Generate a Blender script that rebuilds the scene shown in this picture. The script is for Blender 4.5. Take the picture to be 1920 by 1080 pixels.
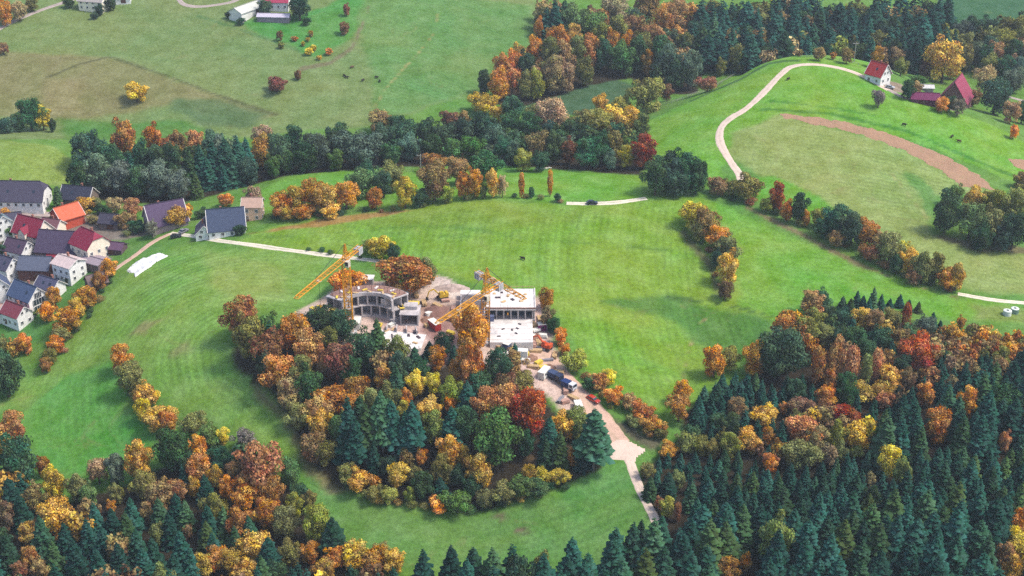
import bpy, math, random
import numpy as np
from mathutils import Vector, Matrix
for o in list(bpy.data.objects): bpy.data.objects.remove(o)
sc=bpy.context.scene; COL=sc.collection
rad=math.radians
# ------------------------------------------------------------------ camera
cd=bpy.data.cameras.new('camera'); cam=bpy.data.objects.new('camera',cd); COL.objects.link(cam)
cd.sensor_width=36; cd.lens=18/math.tan(rad(20)); cd.clip_start=1; cd.clip_end=8000
cam.location=(0,0,230); cam.rotation_euler=(rad(90-27),0,0); sc.camera=cam
# ------------------------------------------------------------------ sky and sun
SUN_AZ=rad(98); SUN_EL=rad(56)          # azimuth from +Y towards +X
w=bpy.data.worlds.new('World'); sc.world=w; w.use_nodes=True
nt=w.node_tree; bg=nt.nodes['Background']; sky=nt.nodes.new('ShaderNodeTexSky'); sky.sky_type='NISHITA'; sky.sun_disc=False
sky.sun_elevation=SUN_EL; sky.sun_rotation=SUN_AZ; sky.air_density=1.0; sky.dust_density=2.5; sky.ozone_density=1.0
nt.links.new(sky.outputs[0],bg.inputs[0]); bg.inputs[1].default_value=0.15
sd=bpy.data.lights.new('sun','SUN'); sun=bpy.data.objects.new('sun',sd); COL.objects.link(sun)
sd.energy=2.2; sd.angle=rad(12); sd.color=(1,.94,.84)
sv=Vector((math.sin(SUN_AZ)*math.cos(SUN_EL),math.cos(SUN_AZ)*math.cos(SUN_EL),math.sin(SUN_EL)))
sun.rotation_euler=(-sv).to_track_quat('-Z','Y').to_euler(); sun.location=(200,300,400)
vs=sc.view_settings; vs.view_transform='Standard'; vs.look='None'; vs.gamma=1; vs.exposure=0.97; vs.use_curve_mapping=False
sc.cycles.max_bounces=6; sc.cycles.diffuse_bounces=3; sc.cycles.transmission_bounces=3; sc.cycles.volume_bounces=0; sc.cycles.use_denoising=False; sc.cycles.use_adaptive_sampling=False; sc.cycles.sample_clamp_indirect=4
# ------------------------------------------------------------------ survey tables (world metres)
SPOT_HEIGHTS=[[-149.8,328.5,-32.0],[-110.0,326.0,-30.0],[-71.0,324.8,-29.0],[-30.6,322.3,-27.0],[0.0,322.3,-27.0],[33.4,319.8,-25.0],[81.1,316.0,-22.0],[143.0,313.5,-20.0],[-160.3,361.4,-31.0],[-124.3,351.7,-30.0],[-168.1,386.8,-28.0],[-178.9,422.7,-23.0],[-189.6,458.7,-17.0],[-153.5,398.3,-25.0],[-162.0,430.6,-19.0],[-170.7,470.0,-14.0],[-106.4,345.0,-29.0],[-111.5,370.2,-25.0],[-115.7,392.1,-19.0],[-120.6,418.7,-10.0],[-127.1,450.8,-4.0],[-136.1,491.0,-4.0],[-102.6,445.0,-1.0],[-96.3,406.2,-9.0],[-89.1,382.7,-15.0],[-73.6,342.4,-27.0],[-66.4,364.4,-19.0],[-55.2,350.4,-25.0],[-79.7,417.4,-3.0],[-76.8,395.9,-7.0],[-65.5,421.3,-1.0],[-9.6,343.7,-26.0],[-9.7,350.3,-23.0],[-29.1,350.3,-23.0],[-42.7,357.3,-22.0],[-53.1,364.4,-19.0],[-18.2,365.8,-14.0],[-34.0,382.7,-7.0],[-10.2,386.0,-5.0],[-51.3,425.2,1.0],[-66.6,431.1,1.0],[-36.9,429.1,1.0],[-30.2,443.4,3.0],[-49.7,449.7,3.0],[-3.7,425.2,1.0],[-14.9,435.2,2.0],[7.2,415.6,-2.0],[15.7,396.0,-6.0],[27.2,381.1,-11.0],[36.7,368.8,-15.0],[41.8,339.6,-21.0],[6.6,364.3,-13.0],[14.6,353.0,-19.0],[6.3,334.6,-25.0],[27.4,348.9,-20.0],[-98.7,492.8,2.0],[-90.0,462.4,1.0],[-63.5,471.7,3.0],[-39.8,474.3,4.0],[-11.7,461.7,3.5],[-12.2,486.8,7.0],[-53.6,496.1,5.0],[-12.5,505.4,9.5],[29.1,504.2,10.0],[56.6,508.5,9.5],[28.1,479.4,6.0],[26.4,441.1,1.0],[25.3,415.5,-4.0],[49.7,384.3,-12.0],[42.2,398.4,-8.5],[62.2,420.8,-7.0],[64.9,446.9,-2.0],[68.0,476.3,3.0],[82.3,434.5,-4.0],[85.1,516.3,7.5],[100.7,493.4,4.0],[126.7,468.8,0.0],[151.8,449.8,-3.5],[179.8,446.5,-5.0],[122.2,446.9,-2.0],[8.6,526.5,9.0],[30.4,529.3,9.0],[51.7,525.3,9.5],[-24.1,533.6,6.0],[42.1,542.7,7.0],[8.9,542.7,7.0],[-41.5,566.3,1.0],[-75.4,540.8,3.0],[-87.7,533.5,2.5],[-107.8,532.8,-2.0],[-58.7,551.9,2.0],[-14.6,602.1,-3.0],[-63.0,598.0,-4.0],[-98.0,587.5,-5.0],[23.8,587.8,0.0],[50.6,566.2,6.0],[-148.3,545.3,-5.0],[-173.7,556.9,-5.0],[-125.6,568.8,-5.0],[-193.3,514.4,-8.0],[-171.8,514.4,-8.0],[-200.5,539.7,-5.0],[-149.1,510.1,-6.0],[-162.8,480.0,-10.0],[-184.0,468.1,-13.0],[-125.6,501.4,-2.0],[-113.9,506.8,-1.0],[-204.0,554.3,1.0],[-220.1,578.8,6.0],[-202.6,575.0,5.5],[-190.6,562.7,0.0],[-226.4,625.5,-4.0],[-189.4,618.4,-4.0],[-140.1,621.1,-5.0],[-90.1,621.9,-4.0],[-40.8,636.4,-4.0],[-221.7,648.0,4.0],[-170.9,650.8,3.0],[-120.3,658.7,3.0],[-69.1,672.0,4.0],[-29.2,669.7,2.0],[-235.4,699.1,12.0],[-181.5,702.4,11.0],[-127.3,708.3,12.0],[-72.8,717.7,12.0],[-30.9,718.1,9.0],[-2.8,721.3,8.0],[-278.8,753.6,22.0],[-236.3,757.2,21.0],[-186.7,757.2,21.0],[-133.6,753.6,22.0],[-75.9,757.2,21.0],[-17.6,757.4,15.0],[11.7,757.4,12.0],[0.0,658.0,-5.0],[32.4,679.0,-4.0],[18.5,664.4,-4.5],[50.5,668.0,-3.0],[56.5,718.9,0.0],[34.9,747.3,6.0],[85.9,760.6,2.0],[73.5,793.1,8.0],[62.1,621.2,5.0],[40.1,625.5,0.0],[77.2,624.6,9.0],[97.6,631.5,15.0],[119.7,647.6,21.5],[137.6,648.7,23.0],[156.2,640.5,23.0],[169.7,621.4,21.0],[184.2,609.3,17.5],[202.8,604.0,13.0],[217.7,595.5,8.5],[223.4,581.4,5.0],[69.6,574.9,10.0],[74.9,539.5,9.5],[100.7,568.2,15.0],[115.3,603.5,19.5],[142.4,607.9,20.5],[135.4,569.5,14.5],[161.9,585.3,16.0],[118.4,536.1,8.5],[144.7,536.1,8.5],[166.3,552.5,9.0],[187.1,544.6,5.0],[211.2,549.4,3.0],[156.6,510.8,3.0],[136.3,495.5,3.0],[191.6,499.9,1.0],[189.6,478.5,-2.5],[160.8,478.0,0.0],[92.9,541.9,8.5],[83.1,553.5,11.0],[68.2,395.9,-9.0],[94.7,397.6,-8.0],[98.6,421.0,-5.0],[118.0,426.8,-4.0],[130.9,402.8,-7.0],[170.4,416.2,-6.5],[56.8,368.8,-16.0],[89.6,366.6,-14.5],[122.0,364.3,-13.0],[154.4,362.8,-12.0],[53.1,334.4,-21.0],[84.6,336.9,-19.0],[115.2,334.8,-17.5],[146.1,334.2,-17.0],[129.5,672.0,14.0],[157.6,680.0,13.0],[182.5,672.0,12.0],[101.5,655.0,4.0],[106.5,690.0,-3.0],[136.4,705.0,-4.0],[166.4,715.0,-5.0],[193.9,712.0,-5.0],[221.3,680.0,-3.0],[209.3,640.0,3.0],[239.1,650.0,-4.0],[254.6,700.0,-4.0],[111.8,730.0,-3.0],[143.7,750.0,-2.0],[189.9,760.0,-2.0],[245.9,770.0,-1.0],[284.9,780.0,0.0],[121.8,810.0,6.0],[170.3,820.0,7.0],[220.1,830.0,6.0],[271.0,840.0,4.0],[322.8,850.0,4.0],[84.7,665.0,-2.0],[90.6,720.0,-2.0],[-229.2,605.0,1.0],[-210.5,607.0,-1.0],[-420.0,900.0,38.0],[-150.0,900.0,35.0],[120.0,900.0,28.0],[350.0,920.0,20.0],[520.0,900.0,14.0],[-520.0,500.0,-6.0],[-520.0,700.0,14.0],[520.0,500.0,-4.0],[520.0,700.0,0.0],[-520.0,300.0,-34.0],[520.0,300.0,-16.0],[-200.0,230.0,-38.0],[200.0,230.0,-30.0],[0.0,230.0,-34.0],[-420.0,800.0,26.0]]
PATCHES=[["far hill",[130,152,88],4,[[-317.6,800.8],[-299.2,800.7],[-281.0,801.0],[-262.9,801.7],[-244.8,802.4],[-226.5,802.9],[-208.2,802.9],[-189.7,802.4],[-171.1,801.5],[-152.6,800.4],[-134.2,799.6],[-115.9,799.6],[-97.7,800.7],[-79.6,802.8],[-61.5,806.1],[-43.2,810.2],[-24.9,814.8],[-6.3,819.8],[12.6,825.2],[13.5,779.9],[14.4,739.3],[-0.7,703.0],[-14.6,669.6],[-32.2,654.2],[-49.2,641.4],[-65.6,628.0],[-83.7,623.8],[-101.6,620.3],[-119.5,617.4],[-134.5,617.5],[-149.2,616.3],[-163.6,614.3],[-177.9,612.2],[-191.6,608.7],[-203.8,600.9],[-214.8,591.1],[-228.2,588.7],[-252.5,602.6],[-266.1,642.1],[-276.8,675.4],[-288.4,711.5],[-301.4,751.9]]],["far hill tan",[142,142,90],5,[[-282.4,693.1],[-263.1,692.9],[-243.8,692.5],[-224.3,691.9],[-204.9,691.5],[-186.5,679.8],[-168.5,668.4],[-151.3,658.4],[-134.5,649.0],[-112.3,637.5],[-133.4,625.7],[-162.5,647.3],[-178.6,637.8],[-204.9,630.6],[-224.8,632.3],[-243.3,630.4],[-261.2,627.4],[-271.7,659.6]]],["far hill bare",[154,146,98],9,[[-227.3,664.0],[-213.0,664.7],[-206.5,637.4],[-228.8,634.9]]],["far hill shade lens",[104,128,78],5,[[-162.9,649.5],[-145.3,651.9],[-117.4,637.5],[-123.3,625.4],[-146.3,627.7],[-163.8,640.4]]],["far hill green",[100,144,64],4,[[-215.4,632.1],[-195.9,629.9],[-176.4,627.6],[-157.1,631.7],[-134.6,618.0],[-148.9,614.8],[-162.8,610.5],[-176.9,608.3],[-190.3,604.1],[-202.0,595.3]]],["far hill right",[112,154,80],6,[[-95.2,776.3],[-77.2,773.5],[-59.3,772.3],[-41.6,771.9],[-23.8,771.7],[-5.9,771.5],[11.9,772.0],[11.4,732.0],[-2.8,699.8],[-15.9,669.2],[-33.1,654.9],[-49.7,643.1],[-65.9,630.9],[-70.0,683.0],[-82.0,727.6]]],["orchard",[92,156,70],4,[[-150.3,730.6],[-132.2,733.1],[-114.1,736.3],[-97.2,752.2],[-79.9,770.7],[-83.8,716.2],[-97.9,692.3],[-115.9,705.6],[-134.4,719.1]]],["near left field",[144,170,80],2,[[-251.9,600.8],[-234.3,592.3],[-216.6,582.3],[-202.0,580.2],[-190.6,571.7],[-188.1,552.0],[-202.7,548.9],[-217.6,546.8],[-232.9,546.1]]],["valley field shade",[82,116,78],3,[[0.0,657.2],[21.8,689.3],[47.1,702.1],[62.6,686.9],[57.6,657.4],[35.8,639.1],[10.4,646.8]]],["small slope",[132,154,70],2,[[33.0,633.4],[48.8,642.8],[59.6,620.2],[46.6,610.8]]],["behind ridge",[122,176,62],2,[[-114.1,531.1],[-108.7,538.6],[-96.6,562.6],[-73.7,564.0],[-54.0,550.7],[-38.8,559.1],[-23.2,568.9],[0.0,555.0],[13.4,549.1],[26.7,544.9],[39.8,540.9],[52.6,535.8],[51.5,510.4],[36.1,508.1],[20.9,506.5],[7.3,507.2],[-6.3,508.3],[-20.0,511.0],[-34.0,514.8],[-48.0,512.9],[-61.9,510.5],[-75.8,508.3],[-98.1,514.7]]],["meadow",[134,172,60],3,[[-106.2,487.8],[-95.7,500.0],[-80.2,500.9],[-64.7,502.8],[-49.3,506.4],[-33.7,509.3],[-12.6,509.8],[4.2,506.5],[20.8,504.2],[38.6,506.1],[56.7,509.0],[78.4,514.4],[89.8,503.7],[100.7,493.3],[99.1,464.0],[97.6,437.0],[85.1,421.9],[73.2,407.5],[61.9,393.9],[51.2,382.0],[42.6,388.6],[33.7,395.1],[24.7,401.5],[19.1,420.0],[13.2,440.2],[-2.8,446.2],[-19.2,453.5],[-35.0,459.4],[-51.1,466.4],[-66.0,470.3],[-81.1,474.5],[-96.6,479.1]]],["meadow top",[132,166,62],6,[[-66.2,497.5],[-52.9,499.9],[-39.5,501.9],[-26.0,503.3],[-12.5,504.7],[0.5,503.0],[13.5,501.9],[26.4,501.0],[39.4,500.8],[28.5,489.7],[16.3,488.6],[4.1,488.0],[-8.1,487.9],[-20.3,488.3],[-32.6,489.1],[-49.3,493.4]]],["meadow dark",[96,142,58],4,[[32.0,440.8],[43.7,444.4],[55.4,447.5],[68.4,444.0],[81.1,439.3],[93.4,434.0],[78.9,410.2],[67.2,417.1],[54.2,434.1],[43.2,437.5]]],["bend field",[124,176,62],3,[[78.4,514.4],[89.8,503.7],[100.7,493.3],[111.4,485.8],[121.9,478.2],[132.1,470.9],[142.1,463.8],[152.0,457.1],[161.6,450.3],[172.8,449.0],[184.1,447.8],[195.2,446.5],[190.7,433.0],[176.8,434.7],[162.8,436.4],[148.7,438.0],[135.5,442.1],[122.1,446.3],[108.4,439.7],[95.3,433.9],[79.8,444.1],[86.2,477.5]]],["field by bales",[140,160,80],4,[[164.5,447.0],[179.8,446.4],[195.0,445.7],[191.1,434.1],[177.3,435.2],[163.4,436.3]]],["road hill",[124,178,60],3,[[58.1,602.0],[81.5,620.0],[110.8,691.5],[138.7,735.8],[142.6,648.7],[185.3,737.1],[171.4,628.5],[179.0,608.4],[195.7,600.9],[212.9,595.9],[225.6,584.6],[236.9,571.2],[224.2,533.5],[212.4,543.5],[199.8,552.5],[186.6,560.5],[174.0,566.1],[161.4,572.3],[148.9,579.4],[132.9,581.5],[117.0,584.7],[95.8,565.2],[82.6,530.4],[59.4,538.2]]],["mown slope",[152,172,94],3,[[95.3,569.9],[117.0,584.2],[125.6,579.9],[141.8,572.8],[157.9,566.8],[170.7,557.0],[183.3,547.7],[197.2,532.8],[182.5,528.0],[168.3,523.8],[161.9,494.1],[181.0,484.4],[194.1,483.6],[207.2,482.6],[197.9,454.6],[186.3,455.1],[174.7,455.3],[163.0,455.6],[153.0,468.1],[142.8,481.3],[132.1,495.4],[119.8,519.3],[100.9,536.4],[91.6,553.2]]],["slope strip",[108,172,54],2,[[95.1,534.1],[107.6,537.0],[124.1,519.4],[132.1,505.5],[112.9,504.3],[97.8,515.8]]],["slope wedge",[116,156,74],2,[[162.1,544.2],[165.4,510.2],[173.3,524.4],[169.1,540.6]]],["left meadow",[132,172,76],4,[[-130.3,493.5],[-112.9,485.0],[-96.6,479.1],[-81.9,475.2],[-67.5,471.9],[-67.7,440.0],[-77.9,431.5],[-97.6,437.8],[-98.3,418.5],[-87.0,404.8],[-76.3,392.0],[-68.0,379.2],[-60.1,367.9],[-52.4,355.6],[-66.4,364.6],[-77.5,372.9],[-89.2,382.7],[-111.2,397.0],[-124.4,408.9],[-139.4,430.5],[-154.7,417.9],[-167.8,410.3],[-181.4,406.5],[-175.2,416.7],[-168.6,426.5],[-158.6,440.5],[-153.3,455.0],[-148.2,471.7],[-139.1,481.4]]],["left patch",[150,152,92],2.5,[[-136.3,434.0],[-130.9,440.6],[-124.4,437.8],[-128.9,431.2]]],["left patch",[146,158,92],3,[[-119.2,421.0],[-112.3,424.2],[-109.6,419.8],[-115.7,417.3]]],["left pale",[146,174,84],5,[[-117.9,484.3],[-101.7,473.6],[-86.5,465.6],[-79.2,441.6],[-97.9,439.4],[-107.9,453.0]]],["left lower",[104,166,70],3,[[-169.2,402.7],[-162.6,411.8],[-155.3,420.1],[-138.2,424.9],[-128.4,401.3],[-114.0,383.1],[-120.5,380.3],[-138.6,375.4],[-152.2,380.6]]],["bottom meadow",[110,156,76],3,[[-66.6,366.4],[-52.5,357.4],[-42.4,353.2],[-32.3,348.7],[-20.9,347.5],[-9.6,346.5],[2.4,348.5],[14.5,351.1],[28.0,362.8],[34.7,363.2],[40.0,346.2],[41.5,335.4],[33.6,327.9],[25.9,320.3],[16.0,321.7],[6.1,323.0],[-3.1,325.4],[-12.4,327.7],[-21.6,326.4],[-30.8,325.1],[-40.8,333.6],[-51.1,341.8],[-58.6,352.0]]],["bottom bare",[128,112,90],1.5,[[0.0,341.6],[4.0,341.9],[7.1,339.6],[4.0,338.0],[0.3,339.2]]],["bottom bare",[126,116,88],1.5,[[-5.6,346.5],[-2.4,346.9],[-0.3,345.0],[-3.2,344.3]]],["worn edge",[140,134,88],2.5,[[-86.8,403.5],[-80.1,393.8],[-68.0,379.2],[-60.6,364.5],[-50.8,356.9],[-54.1,356.5],[-63.8,363.7],[-70.2,376.7],[-83.3,391.4]]],["junction bank",[112,108,84],2,[[27.5,386.9],[37.3,378.8],[46.2,372.7],[44.3,370.0],[37.0,373.9],[28.9,380.1]]],["top right field",[70,116,74],3,[[254.5,839.1],[281.9,848.1],[309.1,855.2],[335.5,859.7],[303.1,761.7],[281.0,752.8],[259.8,745.5],[247.1,768.9]]],["ridge bare",[176,142,78],1.5,[[-104.3,494.7],[-91.8,497.3],[-79.4,500.7],[-67.0,504.6],[-51.3,505.9],[-35.6,506.7],[-51.0,502.3],[-66.2,497.5],[-78.8,495.9],[-91.5,494.8]]],["hedge foot",[138,126,86],1.5,[[92.9,511.3],[111.0,493.3],[127.9,474.7],[144.2,458.6],[162.0,451.7],[160.4,449.5],[149.5,456.3],[138.3,463.0],[127.0,470.2],[115.9,482.4],[104.4,494.9],[92.4,507.8]]],["clump foot",[128,124,84],2,[[163.0,494.2],[176.7,483.9],[192.0,483.4],[207.2,482.6],[208.7,487.3],[193.5,488.4],[178.4,489.7]]],["hedge foot",[110,116,70],1.5,[[66.3,489.5],[74.9,466.6],[75.5,447.2],[73.5,447.2],[71.9,466.4],[64.0,487.5]]],["floor",[62,54,40],2,[[-96.8,420.8],[-79.3,414.5],[-61.2,414.5],[-45.7,402.2],[-34.2,401.2],[-22.8,400.7],[-11.3,398.4],[0.0,397.0],[10.4,391.1],[15.2,375.7],[25.0,368.7],[27.9,360.8],[14.6,353.8],[0.0,350.5],[-16.1,348.8],[-32.4,350.6],[-50.9,357.7],[-58.8,363.6],[-67.6,375.5],[-80.1,393.8],[-92.9,407.5]]],["clearing",[132,110,82],2,[[0.0,367.0],[13.3,369.3],[18.2,365.9],[16.4,360.1],[4.9,361.6]]],["floor",[62,54,40],2,[[-176.4,379.7],[-163.6,372.2],[-151.2,364.6],[-137.0,362.3],[-119.9,369.4],[-107.2,375.3],[-94.9,374.3],[-81.7,366.1],[-69.4,361.2],[-60.0,350.1],[-51.8,333.1],[-39.8,322.2],[-27.2,316.2],[-18.2,316.4],[-9.1,316.3],[2.5,315.1],[14.0,313.7],[25.4,312.2],[30.4,320.0],[43.2,328.0],[43.8,335.2],[39.5,350.5],[40.3,361.4],[48.4,368.4],[55.7,375.3],[54.9,384.4],[64.5,393.8],[81.6,404.1],[93.1,415.2],[105.2,427.0],[108.8,436.7],[123.5,435.2],[138.4,434.4],[148.1,428.4],[161.4,426.9],[174.6,425.5],[187.7,424.2],[181.0,404.1],[175.1,386.0],[169.7,369.7],[165.0,354.9],[160.7,341.3],[156.6,328.3],[152.7,315.9],[148.9,304.0],[145.3,292.7],[141.8,281.9],[133.5,282.1],[125.3,282.3],[117.0,282.5],[108.8,282.7],[100.5,283.0],[92.2,283.4],[84.0,283.7],[75.7,284.1],[67.4,284.6],[59.0,285.0],[50.7,285.5],[42.3,285.9],[33.9,286.4],[25.5,286.8],[17.0,287.2],[8.5,287.5],[0.0,287.7],[-8.5,287.9],[-17.0,288.0],[-25.6,288.2],[-34.1,288.4],[-42.7,288.6],[-51.3,288.9],[-59.9,289.2],[-68.5,289.5],[-77.2,289.7],[-85.8,289.9],[-94.4,290.2],[-103.1,290.4],[-111.8,290.6],[-120.5,290.9],[-129.2,291.2],[-138.0,291.5],[-146.8,291.8],[-151.1,304.6],[-155.7,318.2],[-160.7,332.8],[-166.0,348.2],[-171.2,363.9]]],["wood track",[176,158,132],1.2,[[87.8,381.5],[99.2,383.6],[100.3,382.1],[88.3,379.4]]],["floor",[62,54,40],2,[[-185.8,551.9],[-170.3,543.1],[-155.1,540.7],[-139.8,537.0],[-129.7,542.5],[-110.4,555.0],[-96.9,564.4],[-82.9,563.6],[-69.1,564.1],[-55.3,565.6],[-37.5,563.4],[-19.9,562.1],[-2.3,560.8],[11.9,553.9],[25.7,548.3],[39.4,543.3],[52.7,537.2],[57.6,555.4],[52.0,585.3],[38.3,592.5],[24.2,597.8],[9.7,599.7],[-7.4,610.9],[-25.0,619.9],[-42.9,613.6],[-60.6,607.8],[-78.1,602.9],[-96.7,596.1],[-115.0,589.2],[-133.6,590.0],[-151.6,588.7],[-168.6,584.1],[-188.1,570.7]]],["floor",[62,54,40],2,[[-14.4,659.1],[0.0,657.2],[13.2,661.8],[38.0,685.3],[60.5,695.4],[77.7,674.2],[91.4,666.5],[100.2,704.8],[85.9,760.5],[67.6,754.3],[49.6,747.9],[31.8,740.8],[14.3,733.0],[10.9,692.5]]],["site earth",[230,200,184],2,[[-77.5,428.4],[-67.6,439.3],[-61.0,448.7],[-45.9,450.5],[-35.9,443.9],[-28.0,456.5],[-17.0,444.0],[-11.3,440.2],[0.0,440.3],[11.3,440.7],[14.5,416.5],[18.0,403.0],[25.9,389.0],[31.4,379.3],[28.5,372.3],[23.7,377.1],[17.0,381.6],[9.5,389.7],[0.0,397.0],[-10.5,398.4],[-17.5,400.7],[-27.9,398.2],[-45.7,402.2],[-58.9,410.1],[-72.6,418.9]]],["site brown",[184,146,130],2,[[-31.7,435.1],[-18.6,435.0],[-16.1,412.2],[-24.9,409.1],[-30.7,418.5]]],["site pale",[240,220,206],1.5,[[-31.3,449.4],[-26.6,455.7],[-21.0,449.6],[-16.6,441.5],[-20.2,437.8],[-26.4,442.7]]],["site pale",[220,196,176],1.5,[[-51.4,448.0],[-37.9,445.7],[-35.8,441.4],[-45.4,444.1]]],["village ground",[150,140,126],2,[[-224.5,532.8],[-211.7,533.4],[-199.0,534.4],[-181.2,533.5],[-162.7,530.1],[-141.0,512.6],[-148.3,506.8],[-155.9,485.6],[-162.8,471.9],[-169.5,458.8],[-184.8,456.3],[-199.7,453.0],[-207.1,477.1],[-215.8,504.7]]],["garden",[104,152,70],2,[[-161.3,507.3],[-139.7,507.0],[-137.9,495.5],[-143.8,489.6],[-152.4,484.5],[-158.0,494.3]]],["garden",[96,146,70],2,[[-178.4,469.3],[-172.9,478.8],[-156.9,489.9],[-155.1,474.4],[-163.8,452.6],[-173.6,444.4],[-185.0,443.2],[-197.5,458.7]]],["garden",[98,144,74],2,[[-205.4,522.1],[-198.7,522.8],[-196.4,510.4],[-202.7,510.1]]],["farm yard",[170,150,130],1.5,[[166.3,623.1],[180.5,624.1],[179.0,608.4],[169.8,610.9]]],["bank",[86,122,56],1.2,[[55.4,448.0],[68.6,446.0],[79.7,443.0],[88.5,438.8],[97.1,433.9],[105.5,428.4],[105.2,426.8],[96.9,432.3],[88.3,437.3],[79.5,441.4],[68.5,444.5],[55.3,446.5]]],["bank",[112,152,54],2.0,[[-53.4,493.4],[-41.0,492.7],[-28.6,491.7],[-12.2,486.7],[8.0,479.2],[28.0,477.7],[44.9,476.6],[61.9,476.2],[61.8,474.8],[44.8,475.2],[27.9,476.3],[8.0,477.8],[-12.1,485.2],[-28.6,490.1],[-40.9,491.0],[-53.3,491.7]]],["bank",[114,154,56],2.0,[[-94.2,490.0],[-81.9,490.5],[-69.7,491.3],[-55.1,489.5],[-40.7,487.5],[-26.3,484.2],[-12.1,481.4],[-12.0,480.3],[-26.2,483.0],[-40.6,486.3],[-55.0,488.2],[-69.5,490.0],[-81.7,489.1],[-94.0,488.6]]],["terrace shade",[84,142,48],1.0,[[110.0,592.0],[125.3,588.5],[140.9,587.1],[156.3,581.3],[171.7,576.5],[192.0,563.5],[211.5,550.5],[210.8,548.1],[191.4,561.4],[171.2,574.4],[155.8,579.1],[140.5,584.8],[124.9,586.1],[109.6,589.3]]],["terrace shade",[92,150,50],1.0,[[115.7,598.9],[141.9,592.1],[160.0,587.6],[159.6,585.8],[141.5,590.2],[115.4,596.8]]],["terrace shade",[90,146,50],1.0,[[138.7,574.7],[154.3,571.6],[170.1,569.2],[188.1,557.4],[187.8,556.2],[169.8,568.0],[154.0,570.3],[138.4,573.4]]],["bank",[84,128,60],1.0,[[81.5,620.0],[105.4,633.9],[121.9,645.5],[136.3,642.2],[135.6,638.3],[121.1,640.7],[104.5,628.3],[81.1,615.9]]],["field edge",[104,112,68],0.9,[[-205.1,692.1],[-175.7,674.6],[-154.8,661.5],[-134.7,650.0],[-112.4,638.0],[-112.1,636.1],[-134.4,648.1],[-154.4,659.5],[-175.3,672.3],[-204.5,689.7]]],["field edge",[112,112,72],0.9,[[-205.1,692.1],[-217.6,682.8],[-229.6,667.9],[-229.0,665.7],[-217.0,680.4],[-204.5,689.7]]],["field edge",[164,164,98],0.8,[[-68.8,636.2],[-63.2,663.1],[-49.5,700.8],[-41.2,729.1],[-39.6,760.2],[-39.5,757.6],[-41.0,726.7],[-49.4,698.4],[-63.0,661.1],[-68.7,634.0]]],["field edge",[166,172,104],0.8,[[156.7,542.4],[160.5,527.6],[164.5,506.8],[164.1,505.1],[160.1,525.9],[156.4,540.7]]],["track",[132,128,92],1.0,[[-107.7,683.2],[-92.3,690.7],[-83.0,707.4],[-78.0,747.7],[-80.2,773.9],[-79.6,767.5],[-77.6,742.5],[-82.5,702.3],[-91.8,685.7],[-107.1,678.3]]],["track",[170,160,106],0.8,[[56.4,399.9],[60.0,417.7],[65.3,432.6],[71.9,441.6],[71.8,440.4],[65.2,431.4],[59.9,416.5],[56.3,398.8]]],["field line",[104,140,82],0.9,[[-168.7,738.5],[-143.4,723.1],[-109.9,701.3],[-109.6,699.1],[-143.1,720.8],[-168.3,736.1]]]]  # dark valley and lens patches have shade painted into their green
PLOUGH=[[[116.8,586.2],[126.5,585.1],[148.8,579.0],[170.1,569.5],[186.3,559.3],[197.0,546.2],[199.4,534.2],[184.2,534.1],[180.2,544.6],[165.7,560.1],[147.0,570.1],[129.7,576.5],[118.7,580.7]],[[212.3,565.0],[222.1,565.9],[218.6,554.7],[213.8,557.9]]]
YARD=[[29.8, 370.9], [31.9, 373.6], [36.3, 374.0], [43.7, 369.0], [39.8, 366.2], [38.0, 363.4], [33.9, 363.8], [29.4, 363.5]]
TARP=[[-147.0, 479.4], [-145.0, 483.0], [-143.1, 486.8], [-139.3, 487.9], [-135.6, 489.1], [-133.7, 486.9], [-131.7, 484.8], [-134.0, 481.4], [-136.3, 478.1], [-138.3, 476.6], [-140.3, 475.0], [-140.7, 473.3], [-141.2, 471.5], [-142.4, 474.0], [-143.6, 476.4], [-145.3, 477.9]]
ROADS=[["hill_road",4.2,[[93.8,532.6],[93.5,538.7],[91.1,549.1],[88.9,564.4],[90.9,576.4],[96.7,585.6],[104.2,593.0],[116.5,611.5],[124.0,624.1],[130.7,632.0],[142.3,634.1],[154.1,630.6],[162.5,623.0],[171.7,610.9]],0],["hill_road",3.2,[[171.7,610.9],[178.1,604.6],[192.1,601.4],[199.7,602.0]],1],["gravel_path",3.4,[[-135.4,507.1],[-127.9,502.1],[-120.4,496.9],[-106.2,487.8],[-88.5,479.7],[-69.6,472.9],[-51.2,467.2],[-44.1,464.7]],2],["ridge_road",3.4,[[21.3,505.1],[29.2,504.6],[39.7,506.0],[53.0,510.5]],2],["field_road",2.8,[[161.6,453.4],[173.3,450.5],[192.1,448.8]],2],["site_road",9,[[7.2,414.7],[10.7,407.8],[14.1,402.3],[20.8,391.8],[24.9,386.0],[28.9,380.1],[34.3,371.0]],3],["branch_road",3.6,[[36.1,365.5],[37.7,359.1],[39.3,352.3],[41.2,345.1],[43.2,337.4],[43.8,331.0]],0],["upper_road",3.6,[[-273.7,708.7],[-263.2,729.5],[-252.9,743.5],[-239.5,758.4],[-228.2,771.7]],1],["farm_road",3.4,[[-186.0,768.2],[-181.5,755.7],[-176.6,750.2],[-167.6,748.3],[-153.7,751.8],[-147.4,758.5]],1],["village_street",4.5,[[-217.2,530.2],[-198.1,531.3],[-182.7,530.8],[-163.1,527.3]],1],["village_lane",4.0,[[-204.8,489.4],[-190.1,488.9],[-178.9,482.1],[-174.1,489.6],[-166.3,485.4],[-158.0,494.3]],1],["field_track",3.2,[[-135.3,506.5],[-140.5,501.3],[-145.6,491.2],[-150.3,484.6],[-155.0,477.9]],3],["far_lane",3.0,[[248.1,674.0],[257.4,665.6]],1]]
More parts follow.
